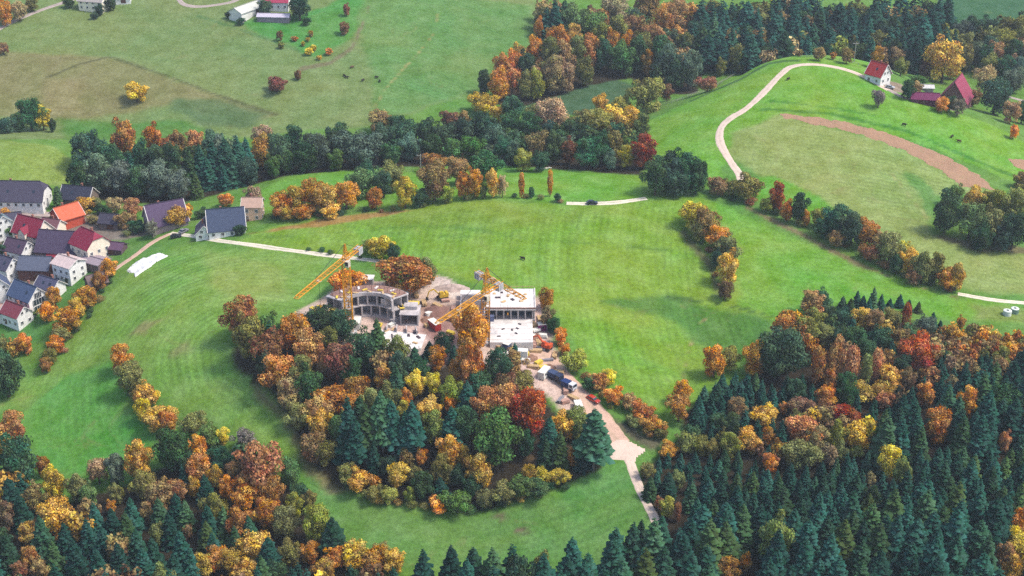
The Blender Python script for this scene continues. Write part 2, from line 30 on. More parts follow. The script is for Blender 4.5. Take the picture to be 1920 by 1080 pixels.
HOUSES=[
[-205.4, 537.3, 25, 12, 3.2, 6.2, -2, [84, 78, 98], [238, 236, 232], "hip,rows1", "long white farmhouse under a dark slate half-hipped roof at the village edge", "farmhouse"],
[-181.0, 541.4, 13, 9, 3, 4.2, -12, [62, 64, 84], [120, 105, 95], "", "dark-roofed low house among trees behind the orange roof", "house"],
[-181.4, 524.6, 10, 10, 4, 3.6, 42, [238, 118, 82], [196, 84, 62], "", "house with a bright orange tiled roof set diagonally", "house"],
[-190.8, 509.6, 13, 9.5, 5, 5.2, -26, [158, 48, 74], [240, 226, 205], "dormer,rows2", "crimson-roofed house with cream gable beside the street", "house"],
[-176.5, 500.0, 17, 13, 3, 6.2, -8, [88, 74, 100], [140, 115, 110], "", "big barn with a broad dark purple roof", "barn"],
[-164.1, 494.9, 11, 10.5, 6.6, 5, -38, [160, 46, 76], [240, 226, 205], "hip,rows2", "tall cream house with a crimson half-hipped roof beside the purple barn", "house"],
[-193.1, 497.7, 9.5, 7.5, 4, 3.4, -24, [98, 76, 98], [238, 236, 232], "rows1", "small white house with a dull purple roof", "house"],
[-182.4, 485.1, 12, 9, 4, 3.4, -4, [104, 110, 130], [116, 78, 72], "", "grey-roofed brown timber barn", "barn"],
[-168.8, 481.6, 9, 8.5, 6.6, 1.8, -30, [232, 208, 204], [238, 236, 232], "rows2", "white two-storey house with a flat pinkish roof", "house"],
[-179.9, 464.3, 12, 8.5, 5.6, 4.2, -34, [84, 100, 134], [238, 236, 232], "rows2,glaze", "white modern house with slate-blue roof and glazed gable", "house"],
[-174.0, 472.4, 9, 7, 3.4, 2.8, -28, [98, 98, 124], [238, 236, 232], "", "low blue-grey roofed annexe beside the glazed house", "house"],
[-193.2, 471.4, 10, 8, 5, 4.4, -58, [84, 96, 128], [238, 236, 232], "rows2", "white gabled house with slate-blue roof at the picture edge above the awning", "house"],
[-205.5, 514.0, 9.5, 8, 6, 3.6, -48, [120, 142, 152], [238, 236, 232], "rows2", "white gabled house with grey-green roof below the street", "house"],
[-160.4, 486.9, 9, 6.5, 2.8, 0.8, -28, [172, 156, 166], [120, 100, 100], "", "flat pale grey carport below the cream house", "carport"],
[-156.2, 497.2, 10, 5.5, 2.4, 1.6, -12, [112, 82, 108], [95, 75, 80], "", "long low shed with a purple-brown roof by the green garden", "shed"],
[-194.4, 485.1, 9, 7.5, 4.6, 3.4, -30, [92, 88, 112], [238, 236, 232], "rows1", "white house with dark purple-grey roof above the slate-blue gable", "house"],
[-185.3, 516.6, 8, 6.5, 3.2, 2.6, -18, [140, 96, 104], [240, 226, 205], "", "low house with a dusty pink roof below the orange roof", "house"],
[-182.0, 456.3, 9, 7, 4.4, 3, -32, [150, 70, 84], [238, 236, 232], "rows1", "white house with a maroon roof lowest in the village", "house"],
[-162.4, 520.0, 8, 6, 2.8, 2.6, -10, [78, 74, 92], [120, 105, 100], "", "dark shed behind the tall cream house near the street", "shed"],
[-188.5, 459.2, 8, 6, 3.6, 1.8, 18, [214, 172, 160], [238, 236, 232], "", "small house with a pale pink roof at the lower end of the village", "house"],
[-156.2, 472.0, 7, 6, 2.6, 2.6, 34, [132, 110, 110], [100, 80, 70], "", "weathered brown barn half hidden by the orange hedge", "barn"],
[-203.5, 523.1, 7, 5, 2.4, 1.8, 18, [84, 80, 102], [110, 95, 90], "", "small dark-roofed shed between street and white gable", "shed"],
[-177.7, 492.2, 5.5, 3.5, 2.3, 1, -8, [168, 44, 66], [238, 236, 232], "", "little red-roofed lean-to in front of the purple barn", "shed"],
[-111.4, 500.3, 14, 11.5, 3.2, 6.4, 12, [74, 86, 114], [238, 236, 232], "rows1", "big slate-roofed white house at the end of the gravel path", "house"],
[-119.5, 498.7, 8.5, 7, 2.6, 3.4, 98, [94, 84, 104], [238, 236, 232], "rows1", "low purple-roofed wing house with white gable on the gravel path", "house"],
[-138.9, 515.2, 15, 12, 3.4, 6.8, 28, [96, 76, 108], [150, 135, 135], "", "old farmhouse with a steep purple-grey roof behind the golden tree", "farmhouse"],
[-102.8, 512.0, 7.5, 7, 6, 2.4, 0, [212, 176, 156], [222, 184, 158], "rows2", "narrow pinkish timber house at the edge of the orange trees", "house"],
[-225.6, 746.7, 14, 9, 5, 4, -14, [196, 186, 180], [246, 236, 212], "rows2", "white farmhouse at the top edge beside the dark garden trees", "farmhouse"],
[-212.0, 755.1, 8, 6, 3, 2.4, 10, [206, 204, 214], [238, 236, 232], "", "small pale outbuilding at the top edge of the far hill", "shed"],
[-141.8, 738.4, 19, 9, 3, 2.2, 58, [228, 228, 218], [230, 228, 222], "", "long pale-roofed farm shed beside the curving farm road", "barn"],
[-126.7, 745.3, 14, 9, 4.2, 4.4, -4, [198, 70, 104], [238, 236, 232], "rows1", "red-roofed white farmhouse at the top edge beside a dark tree", "farmhouse"],
[-126.5, 731.5, 17, 5, 2.4, 1, -4, [226, 216, 232], [140, 130, 140], "", "long narrow lilac-grey shed below the red-roofed farmhouse", "shed"],
[168.1, 619.8, 8.4, 8, 4.0, 4.8, -48, [196, 62, 62], [238, 236, 232], "rows1", "white house with a red roof where the hill road ends", "house"],
[212.4, 641.5, 15, 13.5, 2.6, 9.4, 62, [172, 68, 98], [120, 80, 80], "", "big barn with a steep maroon roof on the road hill", "barn"],
[185.9, 603.1, 12, 5.5, 2.4, 2, -10, [128, 42, 92], [110, 60, 80], "", "low shed with a dark magenta roof beside the hill road", "shed"],
[195.2, 633.1, 6, 4, 2.4, 0.8, -6, [236, 232, 226], [150, 140, 140], "", "tiny white-roofed hut behind the magenta shed", "shed"]]
COWS=[[-83.7, 674.5], [-82.5, 672.9], [-74.1, 670.7], [-67.7, 673.8], [-65.8, 670.2], [-80.8, 683.4], [126.6, 617.7], [171.2, 579.6], [191.2, 574.4], [193.5, 571.3], [3.9, 465.4]]
SHEEP=[[10.3, 549.1], [11.7, 549.0], [13.0, 548.9], [14.4, 549.9], [15.7, 550.8]]
POLES=[[-39.0, 558.7, 7.1], [141.2, 735.3, 8.3], [163.3, 647.6, 9.6]]
PLACE={"left_crane": [-55.08, 419.05, -0.19], "right_crane": [-8.78, 412.78, -0.42], "back_crane": [-8.48, 429.12, 1.42], "ring": [-48.79, 417.67, -0.05], "slab_house": [-0.37, 425.34, 0.53], "plate": [-38.03, 413.79, -0.17], "box": [-34.78, 425.18, 1.03], "truck": [15.64, 394.13, -6.32], "bale": [175.74, 440.76, -5.21], "bale2": [178.93, 442.43, -5.23], "knollmid": [-27.2, 382.56, -6.9], "excavator": [11.47, 411.66, -2.88], "van": [26.2, 388.56, -9.0], "car_ridge": [31.23, 504.19, 9.79], "tank": [-137.82, 498.82, -4.24], "hut": [-52.29, 449.2, 2.83], "pile": [-24.35, 438.46, 2.39], "lowwing": [-64.24, 429.63, 0.73]}
CLUTTER=[[7.3, 424.0], [8.4, 420.7], [9.6, 427.3], [10.5, 418.1], [9.0, 414.1], [11.3, 422.3], [5.7, 411.5], [4.4, 407.5], [6.7, 405.9], [8.8, 403.5], [2.7, 410.1], [8.0, 409.6], [10.2, 401.6], [12.3, 399.3], [1.4, 412.8], [-0.9, 410.3], [7.0, 401.0], [4.4, 403.2], [-9.9, 415.7], [-10.7, 411.1], [-5.4, 410.2], [-20.7, 416.7], [-22.4, 412.1], [-19.2, 424.8], [-26.0, 433.3], [-23.3, 436.7], [-20.4, 431.5], [-46.4, 410.2], [-43.5, 407.2], [-41.8, 408.5], [-54.8, 424.1], [-58.4, 423.6], [-61.5, 426.3], [-41.0, 422.0], [-45.1, 421.5], [-29.3, 425.0], [-28.3, 428.3], [-14.2, 409.4], [14.3, 408.5], [17.3, 391.2], [19.8, 388.4], [15.5, 387.2], [9.3, 411.3], [11.7, 405.7], [8.7, 417.8], [10.2, 423.9], [6.3, 418.0], [7.5, 413.0], [5.4, 415.0], [12.7, 402.0], [15.1, 399.8], [10.5, 397.6], [0.4, 408.2], [-2.1, 406.4], [2.7, 406.3], [-18.2, 421.6], [-17.3, 428.2], [-21.6, 424.8], [-24.1, 424.8], [-26.3, 420.0], [-23.8, 407.7], [-28.2, 421.6], [-30.7, 435.1], [-33.8, 440.3], [-37.7, 442.8], [-41.6, 444.0], [-45.5, 445.9], [-66.4, 429.2], [-68.0, 427.0], [-64.1, 425.1], [-70.8, 426.8], [-55.5, 421.2], [-52.8, 421.8], [17.1, 386.3], [21.3, 383.5], [23.0, 381.0], [-14.4, 415.4], [-15.2, 420.0]]
VILLAGE_CARS=[[-180.3, 487.9, 0.4, [60, 64, 80], "dark grey car parked beside the grey-roofed barn"], [-164.7, 485.8, 0.6, [220, 220, 224], "white car parked below the carport"], [-172.8, 480.2, 1.2, [70, 80, 110], "blue-grey car parked beside the white two-storey house"], [-166.9, 525.8, 0.1, [190, 60, 60], "red car on the village street"], [-131.9, 501.1, 0.2, [50, 52, 60], "dark car parked where the gravel path leaves the lane"], [-129.7, 505.5, 1.0, [150, 150, 158], "silver car parked in front of the purple-roofed wing house"], [172.2, 612.8, -0.4, [206, 206, 210], "silver car parked where the hill road ends"]]
FENCES=[[[[137.4, 647.7], [152.0, 644.5], [164.2, 641.8]], "wooden rail fence above the top of the hill road"], [[[60.6, 632.3], [83.2, 633.2], [116.6, 703.1], [138.0, 731.6]], "rail fence along the shoulder of the road hill"]]
COLOUR_NAMES=["orange", "golden", "yellow", "yellow-green", "red", "rust-brown", "brown", "maroon", "salmon-pink", "tan", "bare grey", "olive", "green", "dark green", "grey-green", "blue-green"]
ZONES=[["on the wooded knoll", "the road junction"], ["fringing the building site", "the road junction"], ["in the lower-left wood", "the bottom meadow"], ["in the village hedge", "the white tarpaulin"], ["in the short curved hedge", "the crest thicket"], ["in the long hedge", "the crest thicket"], ["in the clump below the plough", "the ploughed strip"], ["in the mixed wood", "the road junction"], ["in the ridge hedge", "the pink timber house"], ["in the dark crest thicket", "the ridge road"], ["in the valley wood", "the ridge road"], ["in the wood above the village", "the long farmhouse"], ["on the far grassy hill", "the yellow tree"], ["in the far belt", "the shaded field"], ["on the road hill", "the road end"], ["in the village", "the orange roof"], ["in the spruce wood", "the road junction"], ["in the young plantation", "the road junction"], ["in the wood beyond the belt", "the shaded field"], ["in the far forest", "the hill road bend"]]
# kind, colour, x, y, crown width, height, zone, size word, label form, rank, neighbour
TREES="""0,15,-21.8,352.2,7.2,8.8,0,2,1,0,orange tree
0,15,25.0,360.4,12.4,22.7,0,0,2,1,
0,15,10.3,360.7,5.7,10.8,0,1,2,4,
0,15,14.8,360.9,6.6,13.6,0,1,2,2,
0,15,21.7,361.4,7.3,14.2,0,1,2,1,
0,15,-42.5,362.8,5.5,11.0,0,1,1,0,dark green tree
0,15,-47.8,364.6,8.2,17.9,0,0,2,9,
0,15,11.7,365.7,7.5,13.3,0,1,2,3,
0,15,-32.9,366.4,7.3,17.2,0,0,2,4,
0,15,-30.7,367.0,8.2,20.1,0,0,2,3,
0,15,-36.9,367.3,8.2,20.8,0,0,2,5,
0,15,-50.5,367.4,9.5,23.8,0,0,2,10,
0,15,-45.0,367.5,8.7,20.2,0,0,2,7,
0,15,-40.3,368.1,9.5,23.8,0,0,2,6,
0,15,-18.6,368.3,9.1,15.1,0,0,2,2,
0,15,-47.5,374.5,9.2,14.9,0,1,1,0,olive tree
0,15,-14.1,377.6,7.8,14.1,0,1,2,5,
0,15,-36.9,385.3,7.5,13.7,0,1,2,6,
0,15,-31.8,399.4,5.9,7.6,0,2,1,0,olive tree
0,15,-18.9,400.1,4.1,7.6,0,2,2,3,
0,15,-43.9,401.2,8.2,17.8,0,0,2,8,
0,15,-27.1,403.1,5.5,6.8,0,2,2,4,
0,15,0.9,403.1,4.1,7.6,0,2,1,0,brown tree
1,0,-21.9,348.5,7.4,5.7,0,2,2,2,
1,3,-30.8,351.3,4.3,6.5,0,2,1,0,olive bush
1,3,-37.0,352.0,5.7,6.1,0,2,1,0,golden bush
1,2,9.6,355.3,6.1,5.8,0,2,2,2,
1,1,-10.1,355.4,10.1,11.9,0,1,2,2,
1,2,14.2,355.5,6.5,5.8,0,2,2,1,
1,1,5.2,356.1,5.2,6.5,0,2,0,0,
1,1,-46.9,357.0,8.8,8.1,0,1,1,0,green bush
1,1,-34.9,357.6,8.3,8.1,0,1,2,6,
1,1,-14.5,361.5,5.7,8.5,0,1,2,3,
1,0,19.6,361.5,6.2,6.6,0,2,2,1,
1,1,-18.9,362.0,9.3,12.1,0,1,2,4,
1,0,-28.1,363.2,4.9,6.6,0,2,2,3,
1,6,-61.3,366.7,10.3,11.0,0,1,1,0,olive tree
1,4,5.8,370.9,13.9,16.9,0,0,0,0,
1,1,16.0,371.5,9.0,9.1,0,1,2,1,
1,1,-60.3,373.7,9.5,11.1,0,1,1,0,brown tree
1,5,-8.1,374.7,11.2,13.1,0,1,2,1,
1,1,-25.7,375.2,9.0,10.7,0,1,2,5,
1,8,-1.7,377.5,10.4,11.9,0,1,1,0,maroon tree
1,2,-34.1,377.6,5.4,8.0,0,1,2,3,
1,6,-61.1,378.8,11.8,12.0,0,1,1,0,golden tree
1,0,-19.4,379.2,5.9,8.0,0,1,1,0,yellow-green tree
1,3,-19.0,380.5,9.5,11.2,0,1,0,0,
1,0,-33.7,382.3,5.0,7.2,0,1,1,0,spruce
1,0,-55.4,382.7,15.1,11.3,0,1,1,0,rust-brown tree
1,7,-1.4,383.5,10.0,11.3,0,1,0,0,
1,5,-50.0,384.9,9.6,10.1,0,1,1,0,orange tree
1,6,-71.2,385.7,11.5,13.4,0,1,2,4,
1,2,-30.8,386.5,7.8,8.9,0,1,2,2,
1,2,-25.0,387.3,6.4,7.7,0,1,1,0,yellow tree
1,5,-40.9,388.1,8.3,10.9,0,1,2,2,
1,0,-13.0,388.1,9.7,18.6,0,0,1,0,orange tree
1,0,-18.1,389.7,5.5,11.0,0,1,1,0,orange tree
1,5,-75.2,392.4,13.5,14.7,0,0,1,0,dark green tree
1,6,0.3,393.2,10.7,11.4,0,1,2,1,
1,7,-56.2,394.9,13.1,15.2,0,0,2,1,
1,0,-24.7,397.1,7.0,8.6,0,1,1,0,dark green tree
1,7,-79.0,401.3,13.7,16.6,0,0,2,2,
1,8,-67.3,402.1,11.8,13.7,0,1,1,0,olive tree
1,0,-13.5,406.2,14.2,17.1,0,0,1,0,spruce
1,0,-72.4,410.7,12.0,13.9,0,1,1,0,green tree
1,5,-92.1,420.5,14.7,15.5,0,0,1,0,green tree
2,12,-16.5,348.6,9.9,8.0,0,1,1,0,green bush
2,11,-8.1,349.9,6.9,6.1,0,2,1,0,dark green bush
2,11,-2.6,350.5,8.2,7.3,0,1,1,0,dark green bush
2,12,7.8,351.9,8.7,6.5,0,2,1,0,olive bush
2,12,2.9,352.2,9.1,6.9,0,2,1,0,golden bush
2,13,-26.8,353.1,8.3,9.2,0,1,1,0,olive bush
2,11,-42.4,353.5,6.6,5.8,0,2,1,0,golden bush
2,13,-12.2,353.6,7.8,7.7,0,1,1,0,golden tree
2,13,-16.1,356.1,6.9,7.4,0,1,2,5,
2,11,-21.6,356.3,9.2,10.8,0,1,2,4,
2,11,-29.7,357.7,5.9,6.9,0,2,1,0,golden tree
2,11,-51.0,359.4,7.5,7.8,0,1,1,0,green bush
2,13,-38.4,361.1,6.8,7.3,0,1,2,10,
2,12,-4.3,362.7,16.8,19.4,0,0,1,0,dark green tree
2,13,4.3,364.0,7.4,9.6,0,1,2,1,
2,11,-57.4,365.7,8.9,9.8,0,1,2,10,
2,11,-24.2,369.7,8.9,11.4,0,1,2,5,
2,13,-15.0,369.8,9.8,11.8,0,1,2,4,
2,12,-54.1,371.4,8.7,12.0,0,1,1,0,spruce
2,11,20.1,371.9,9.0,10.7,0,1,1,0,golden tree
2,13,-40.1,373.9,10.4,12.1,0,1,2,11,
2,11,-44.2,377.7,10.0,12.5,0,1,2,8,
2,11,-67.9,378.7,9.1,10.0,0,1,2,12,
2,11,-39.4,379.9,9.2,12.2,0,1,1,0,olive tree
2,13,-10.2,383.6,9.1,10.0,0,1,1,0,orange tree
2,11,2.2,385.7,11.9,10.5,0,1,1,0,maroon tree
2,13,-64.9,386.2,10.6,14.2,0,0,1,0,olive tree
2,13,-4.5,389.3,11.1,15.0,0,0,1,0,brown tree
2,11,-67.5,391.5,10.7,14.3,0,0,1,0,dark green tree
2,13,-29.3,391.6,6.9,8.1,0,1,1,0,yellow tree
2,13,-36.6,392.2,8.5,11.9,0,1,1,0,rust-brown tree
2,13,-52.0,392.7,9.3,10.6,0,1,2,12,
2,13,-79.8,398.2,9.4,11.6,0,1,2,15,
2,11,-37.1,398.5,9.9,12.9,0,1,2,7,
2,13,-48.3,399.1,13.6,14.5,0,0,1,0,spruce
2,13,-22.3,402.9,8.0,9.1,0,1,2,6,
2,11,-86.6,408.4,13.2,18.5,0,0,1,0,green tree
2,11,-60.6,409.0,8.1,9.2,0,1,1,0,dark green tree
2,12,-81.4,412.7,10.1,14.3,0,0,1,0,olive tree
2,13,-57.5,414.0,11.6,11.4,0,1,2,13,
2,13,-63.9,415.2,14.0,12.8,0,1,2,14,
3,12,-12.3,348.2,3.7,3.3,0,1,1,0,dark green bush
3,13,-8.3,348.7,2.9,2.1,0,1,2,4,
3,13,-2.9,349.4,4.3,3.1,0,1,2,3,
3,11,-26.3,349.7,3.5,2.4,0,1,1,0,dark green tree
3,11,-30.5,350.4,4.5,3.2,0,1,1,0,yellow-green tree
3,1,2.4,350.5,3.8,3.0,0,1,1,0,green tree
3,11,7.8,351.3,4.6,3.3,0,1,1,0,green tree
3,1,-34.6,351.4,3.2,2.3,0,1,1,0,yellow-green tree
3,1,-40.3,352.5,3.8,2.6,0,1,1,0,olive tree
3,13,16.2,353.6,3.9,2.6,0,1,2,1,
3,13,11.4,354.0,3.6,2.5,0,1,2,2,
3,12,-50.6,358.1,2.6,2.2,0,1,1,0,olive tree
1,5,44.7,376.7,8.8,6.4,1,2,1,0,brown bush
1,0,41.5,381.9,8.5,7.2,1,1,1,0,olive bush
1,6,37.0,386.3,6.1,6.1,1,2,0,0,
1,0,32.8,388.0,6.9,6.5,1,2,1,0,olive bush
1,5,27.8,393.9,7.4,6.2,1,2,1,0,dark green tree
1,2,31.8,396.7,5.8,5.9,1,2,0,0,
1,3,21.2,402.1,9.2,8.5,1,1,0,0,
1,0,17.9,409.5,4.6,4.9,1,2,2,2,
1,0,16.2,414.7,5.1,6.4,1,2,2,3,
1,6,11.9,423.0,6.0,8.8,1,1,0,0,
1,0,12.1,433.5,6.6,8.2,1,1,1,0,brown tree
1,0,-58.9,443.0,12.9,10.3,1,1,1,0,rust-brown tree
1,5,-37.4,443.1,20.5,15.5,1,0,0,0,
1,2,-48.3,468.8,11.2,9.1,1,1,0,0,
2,11,47.2,374.4,4.8,4.2,1,2,1,0,rust-brown tree
2,11,39.0,378.6,5.6,4.6,1,2,1,0,olive bush
2,13,25.2,393.2,5.3,5.1,1,2,1,0,rust-brown tree
2,13,14.5,420.1,5.6,6.5,1,2,1,0,brown tree
2,11,-30.5,448.5,9.0,10.0,1,1,0,0,
2,13,-43.5,465.0,6.0,7.4,1,1,0,0,
2,11,-53.7,473.4,6.1,5.4,1,2,1,0,dark green bush
3,6,43.6,375.0,3.0,2.7,1,1,2,1,
3,11,39.7,378.6,3.4,2.6,1,1,1,0,olive tree
3,13,36.5,379.8,1.9,1.6,1,1,2,1,
3,11,31.7,386.2,2.3,1.6,1,1,1,0,orange tree
3,6,29.1,391.1,2.5,2.2,1,1,2,2,
3,6,24.4,398.7,4.0,2.8,1,1,1,0,yellow-green tree
3,13,-56.3,469.3,1.9,1.4,1,1,2,2,
3,13,-61.2,472.0,1.7,1.5,1,1,2,3,
3,13,-67.6,473.3,2.8,2.4,1,1,2,4,
3,13,-71.2,475.4,2.8,2.4,1,1,2,5,
3,13,-76.3,476.8,2.2,1.7,1,1,2,6,
0,15,-70.4,316.9,7.4,14.4,2,1,2,4,
0,15,-96.0,319.6,7.7,13.5,2,1,3,0,
0,15,-92.0,323.1,7.2,12.6,2,1,2,12,
0,15,-105.7,323.6,7.2,12.6,2,1,3,0,
0,15,-119.3,324.6,6.8,12.4,2,1,3,0,
0,15,-70.0,326.2,7.2,13.2,2,1,2,2,
0,15,-113.5,326.3,7.3,12.7,2,1,3,0,
0,15,-104.0,328.3,6.9,12.4,2,1,3,0,
0,15,-127.0,328.9,6.9,12.5,2,1,3,0,
0,15,-133.6,329.8,6.5,11.8,2,1,3,0,
0,15,-86.8,330.0,6.9,12.1,2,1,2,7,
0,15,-96.3,330.7,6.9,12.5,2,1,2,13,
0,15,-147.1,331.0,6.8,14.0,2,1,3,0,
0,15,-109.4,331.7,7.3,12.9,2,1,3,0,
0,15,-52.0,332.2,8.0,14.7,2,1,2,1,
0,15,-81.1,333.5,6.1,11.2,2,1,2,5,
0,15,-119.9,334.2,7.0,12.6,2,1,3,0,
0,15,-89.6,335.2,6.6,11.9,2,1,2,9,
0,15,-132.4,338.0,6.6,12.0,2,1,3,0,
0,15,-139.4,338.5,7.4,14.3,2,1,3,0,
0,15,-125.8,338.5,7.0,12.7,2,1,3,0,
0,15,-77.8,338.7,5.8,10.3,2,1,2,3,
0,15,-101.7,339.7,6.6,12.0,2,1,2,15,
0,15,-114.6,340.0,7.1,12.8,2,1,3,0,
0,15,-90.0,340.2,6.7,13.6,2,1,2,8,
0,15,-85.6,341.5,6.2,11.4,2,1,2,6,
0,15,-125.0,344.3,6.8,14.0,2,1,3,0,
0,15,-120.0,344.4,6.3,11.5,2,1,3,0,
0,15,-98.0,345.8,6.3,11.1,2,1,2,11,
0,15,-114.5,346.5,7.0,13.0,2,1,3,0,
0,15,-106.6,347.8,6.3,11.2,2,1,3,0,
0,15,-101.7,349.8,5.9,10.5,2,1,2,14,
0,15,-149.3,350.8,6.7,13.4,2,1,3,0,
0,15,-153.5,354.9,9.8,16.2,2,0,0,0,
0,15,-94.1,356.4,5.9,10.2,2,1,2,10,
1,1,-53.7,322.4,7.6,7.2,2,1,2,3,
1,1,-76.9,323.3,8.4,7.3,2,1,1,0,golden tree
1,1,-89.0,324.4,7.7,8.4,2,1,2,8,
1,1,-34.2,324.8,8.0,8.0,2,1,2,2,
1,0,-40.1,325.1,10.3,8.0,2,1,2,1,
1,1,-81.1,326.0,7.7,9.1,2,1,2,6,
1,7,-142.8,326.0,5.8,7.3,2,1,0,0,
1,6,-137.1,326.7,6.2,7.3,2,1,2,5,
1,0,-85.4,327.4,8.5,8.4,2,1,2,6,
1,1,-45.0,327.5,10.0,8.4,2,1,2,1,
1,0,-51.2,327.6,7.7,7.3,2,1,2,2,
1,0,-58.8,330.0,7.0,7.0,2,2,2,1,
1,1,-74.3,331.1,10.9,10.7,2,1,2,4,
1,5,-141.3,331.5,6.2,8.5,2,1,1,0,maroon tree
1,3,-57.7,338.1,11.0,14.2,2,0,0,0,
1,6,-96.6,340.2,4.0,6.8,2,2,0,0,
1,5,-81.3,340.6,9.1,10.2,2,1,1,0,spruce
1,1,-145.7,343.2,7.2,8.4,2,1,2,13,
1,0,-73.4,344.9,10.0,10.6,2,1,2,3,
1,1,-137.4,345.4,12.0,13.3,2,1,2,12,
1,3,-65.7,347.5,6.4,9.9,2,1,0,0,
1,6,-154.4,349.3,8.5,11.5,2,1,2,7,
1,6,-111.1,349.9,5.7,8.1,2,1,2,3,
1,0,-80.5,352.5,11.7,9.6,2,1,1,0,salmon-pink tree
1,5,-73.3,352.9,8.9,10.4,2,1,1,0,salmon-pink tree
1,6,-108.1,354.6,10.3,11.7,2,1,1,0,salmon-pink tree
1,0,-123.6,355.2,4.1,5.4,2,2,2,2,
1,0,-87.2,355.7,6.1,9.3,2,1,1,0,brown tree
1,6,-147.6,357.0,9.4,11.7,2,1,2,6,
1,8,-103.6,357.8,7.4,8.6,2,1,1,0,brown tree
1,8,-77.3,358.2,16.3,17.9,2,0,0,0,
1,1,-98.1,358.7,5.3,7.4,2,1,2,9,
1,1,-91.3,360.7,6.2,9.0,2,1,2,7,
1,6,-86.1,361.4,6.2,7.8,2,1,1,0,golden tree
1,2,-142.4,361.7,8.7,14.2,2,0,0,0,
1,5,-96.7,363.3,9.1,11.0,2,1,1,0,golden tree
1,1,-117.3,368.3,10.4,15.5,2,0,0,0,
1,6,-130.7,369.2,9.6,10.4,2,1,1,0,grey-green tree
1,0,-98.7,371.4,7.5,10.8,2,1,1,0,dark green tree
1,10,-84.4,373.3,8.8,8.0,2,1,0,0,
1,5,-149.7,374.5,5.9,8.1,2,1,1,0,dark green tree
1,2,-91.8,376.6,5.1,6.4,2,2,0,0,
1,1,-165.5,384.1,7.8,10.3,2,1,1,0,salmon-pink tree
1,0,-111.8,386.6,7.7,8.6,2,1,2,8,
1,1,-115.4,388.6,10.8,9.9,2,1,2,10,
1,8,-164.4,390.0,12.2,12.5,2,1,1,0,golden tree
1,2,-120.9,393.2,7.0,8.3,2,1,0,0,
1,1,-121.1,398.5,9.2,9.6,2,1,1,0,yellow tree
1,0,-133.5,416.9,8.6,10.4,2,1,1,0,olive tree
2,13,-44.1,308.7,9.8,12.7,2,1,1,0,golden tree
2,13,-138.8,313.1,10.5,12.2,2,1,1,0,maroon tree
2,11,-99.1,316.7,8.5,11.4,2,1,2,7,
2,13,-67.4,321.5,7.6,8.0,2,1,2,3,
2,11,-64.5,328.5,7.7,9.2,2,1,2,3,
2,11,-37.8,331.5,5.8,5.5,2,2,0,0,
2,13,-151.2,336.5,8.5,11.1,2,1,2,7,
2,11,-105.4,339.2,6.3,8.3,2,1,2,6,
2,11,-67.3,339.8,9.9,11.3,2,1,1,0,yellow-green tree
2,11,-88.9,345.2,9.6,13.1,2,1,2,4,
2,11,-61.6,350.5,6.0,7.7,2,1,1,0,dark green tree
2,13,-64.7,351.5,6.9,8.8,2,1,1,0,olive tree
2,12,-131.0,358.7,7.0,9.0,2,1,1,0,olive tree
2,12,-68.0,358.8,7.3,10.9,2,1,1,0,rust-brown tree
2,11,-122.6,359.4,5.8,7.8,2,1,2,9,
2,11,-114.5,361.5,9.1,10.2,2,1,1,0,golden tree
2,11,-135.2,361.8,7.9,11.0,2,1,2,11,
2,13,-92.0,366.9,9.1,9.9,2,1,1,0,rust-brown tree
2,13,-100.6,367.0,7.0,8.8,2,1,1,0,orange tree
2,14,-124.6,368.1,7.9,11.9,2,1,0,0,
2,13,-155.9,369.3,14.7,20.0,2,0,1,0,rust-brown tree
2,13,-106.9,371.5,13.8,15.2,2,0,1,0,dark green tree
2,12,-96.6,376.2,8.9,9.2,2,1,1,0,yellow tree
2,11,-102.9,382.8,9.8,9.3,2,1,2,5,
2,11,-128.1,405.9,11.1,11.4,2,1,1,0,dark green bush
3,11,-126.2,402.3,3.1,2.6,2,1,0,0,
3,13,-128.5,405.5,2.7,2.4,2,1,0,0,
1,5,-163.0,425.9,5.1,5.7,3,2,0,0,
1,0,-161.8,434.7,7.0,7.2,3,1,1,0,brown bush
1,0,-174.1,437.8,7.1,7.7,3,1,1,0,olive tree
1,0,-160.0,445.6,11.0,10.0,3,1,1,0,olive bush
1,1,-158.5,453.8,7.3,7.8,3,1,0,0,
1,0,-170.2,455.4,7.8,7.9,3,1,2,5,
1,0,-156.3,458.8,9.8,8.8,3,1,2,2,
1,0,-169.8,463.6,6.4,8.0,3,1,2,3,
1,5,-154.4,469.8,6.9,7.6,3,1,0,0,
1,0,-151.9,475.6,7.5,8.1,3,1,2,1,
2,13,-173.5,415.5,14.1,18.2,3,0,0,0,
2,11,-162.3,429.8,6.1,6.2,3,2,0,0,
2,11,-182.4,438.5,6.2,7.7,3,1,1,0,orange tree
2,11,-161.3,440.1,7.1,7.2,3,1,1,0,olive bush
3,6,-159.1,435.0,3.3,2.2,3,1,2,2,
3,11,-158.7,442.2,2.6,2.0,3,1,1,0,olive tree
3,11,-156.9,445.6,3.3,2.7,3,1,1,0,orange tree
3,13,-154.0,452.2,2.6,2.1,3,1,2,4,
3,13,-154.1,455.2,2.4,2.1,3,1,2,3,
3,6,-152.3,461.3,4.2,3.0,3,1,2,1,
3,13,-153.0,466.9,2.6,2.3,3,1,1,0,rust-brown tree
3,13,-151.2,472.3,2.8,2.6,3,1,1,0,orange tree
1,7,76.1,446.5,6.6,8.1,4,1,0,0,
1,1,78.0,455.3,10.1,13.7,4,1,0,0,
1,0,77.4,478.0,9.9,9.9,4,1,0,0,
1,6,73.7,484.0,11.5,11.9,4,1,0,0,
1,2,68.9,491.0,11.7,11.1,4,1,0,0,
2,13,75.6,464.6,6.3,8.3,4,1,0,0,
2,11,79.3,468.7,11.3,11.7,4,1,1,0,dark green tree
2,11,70.6,482.4,7.5,8.6,4,1,1,0,dark green bush
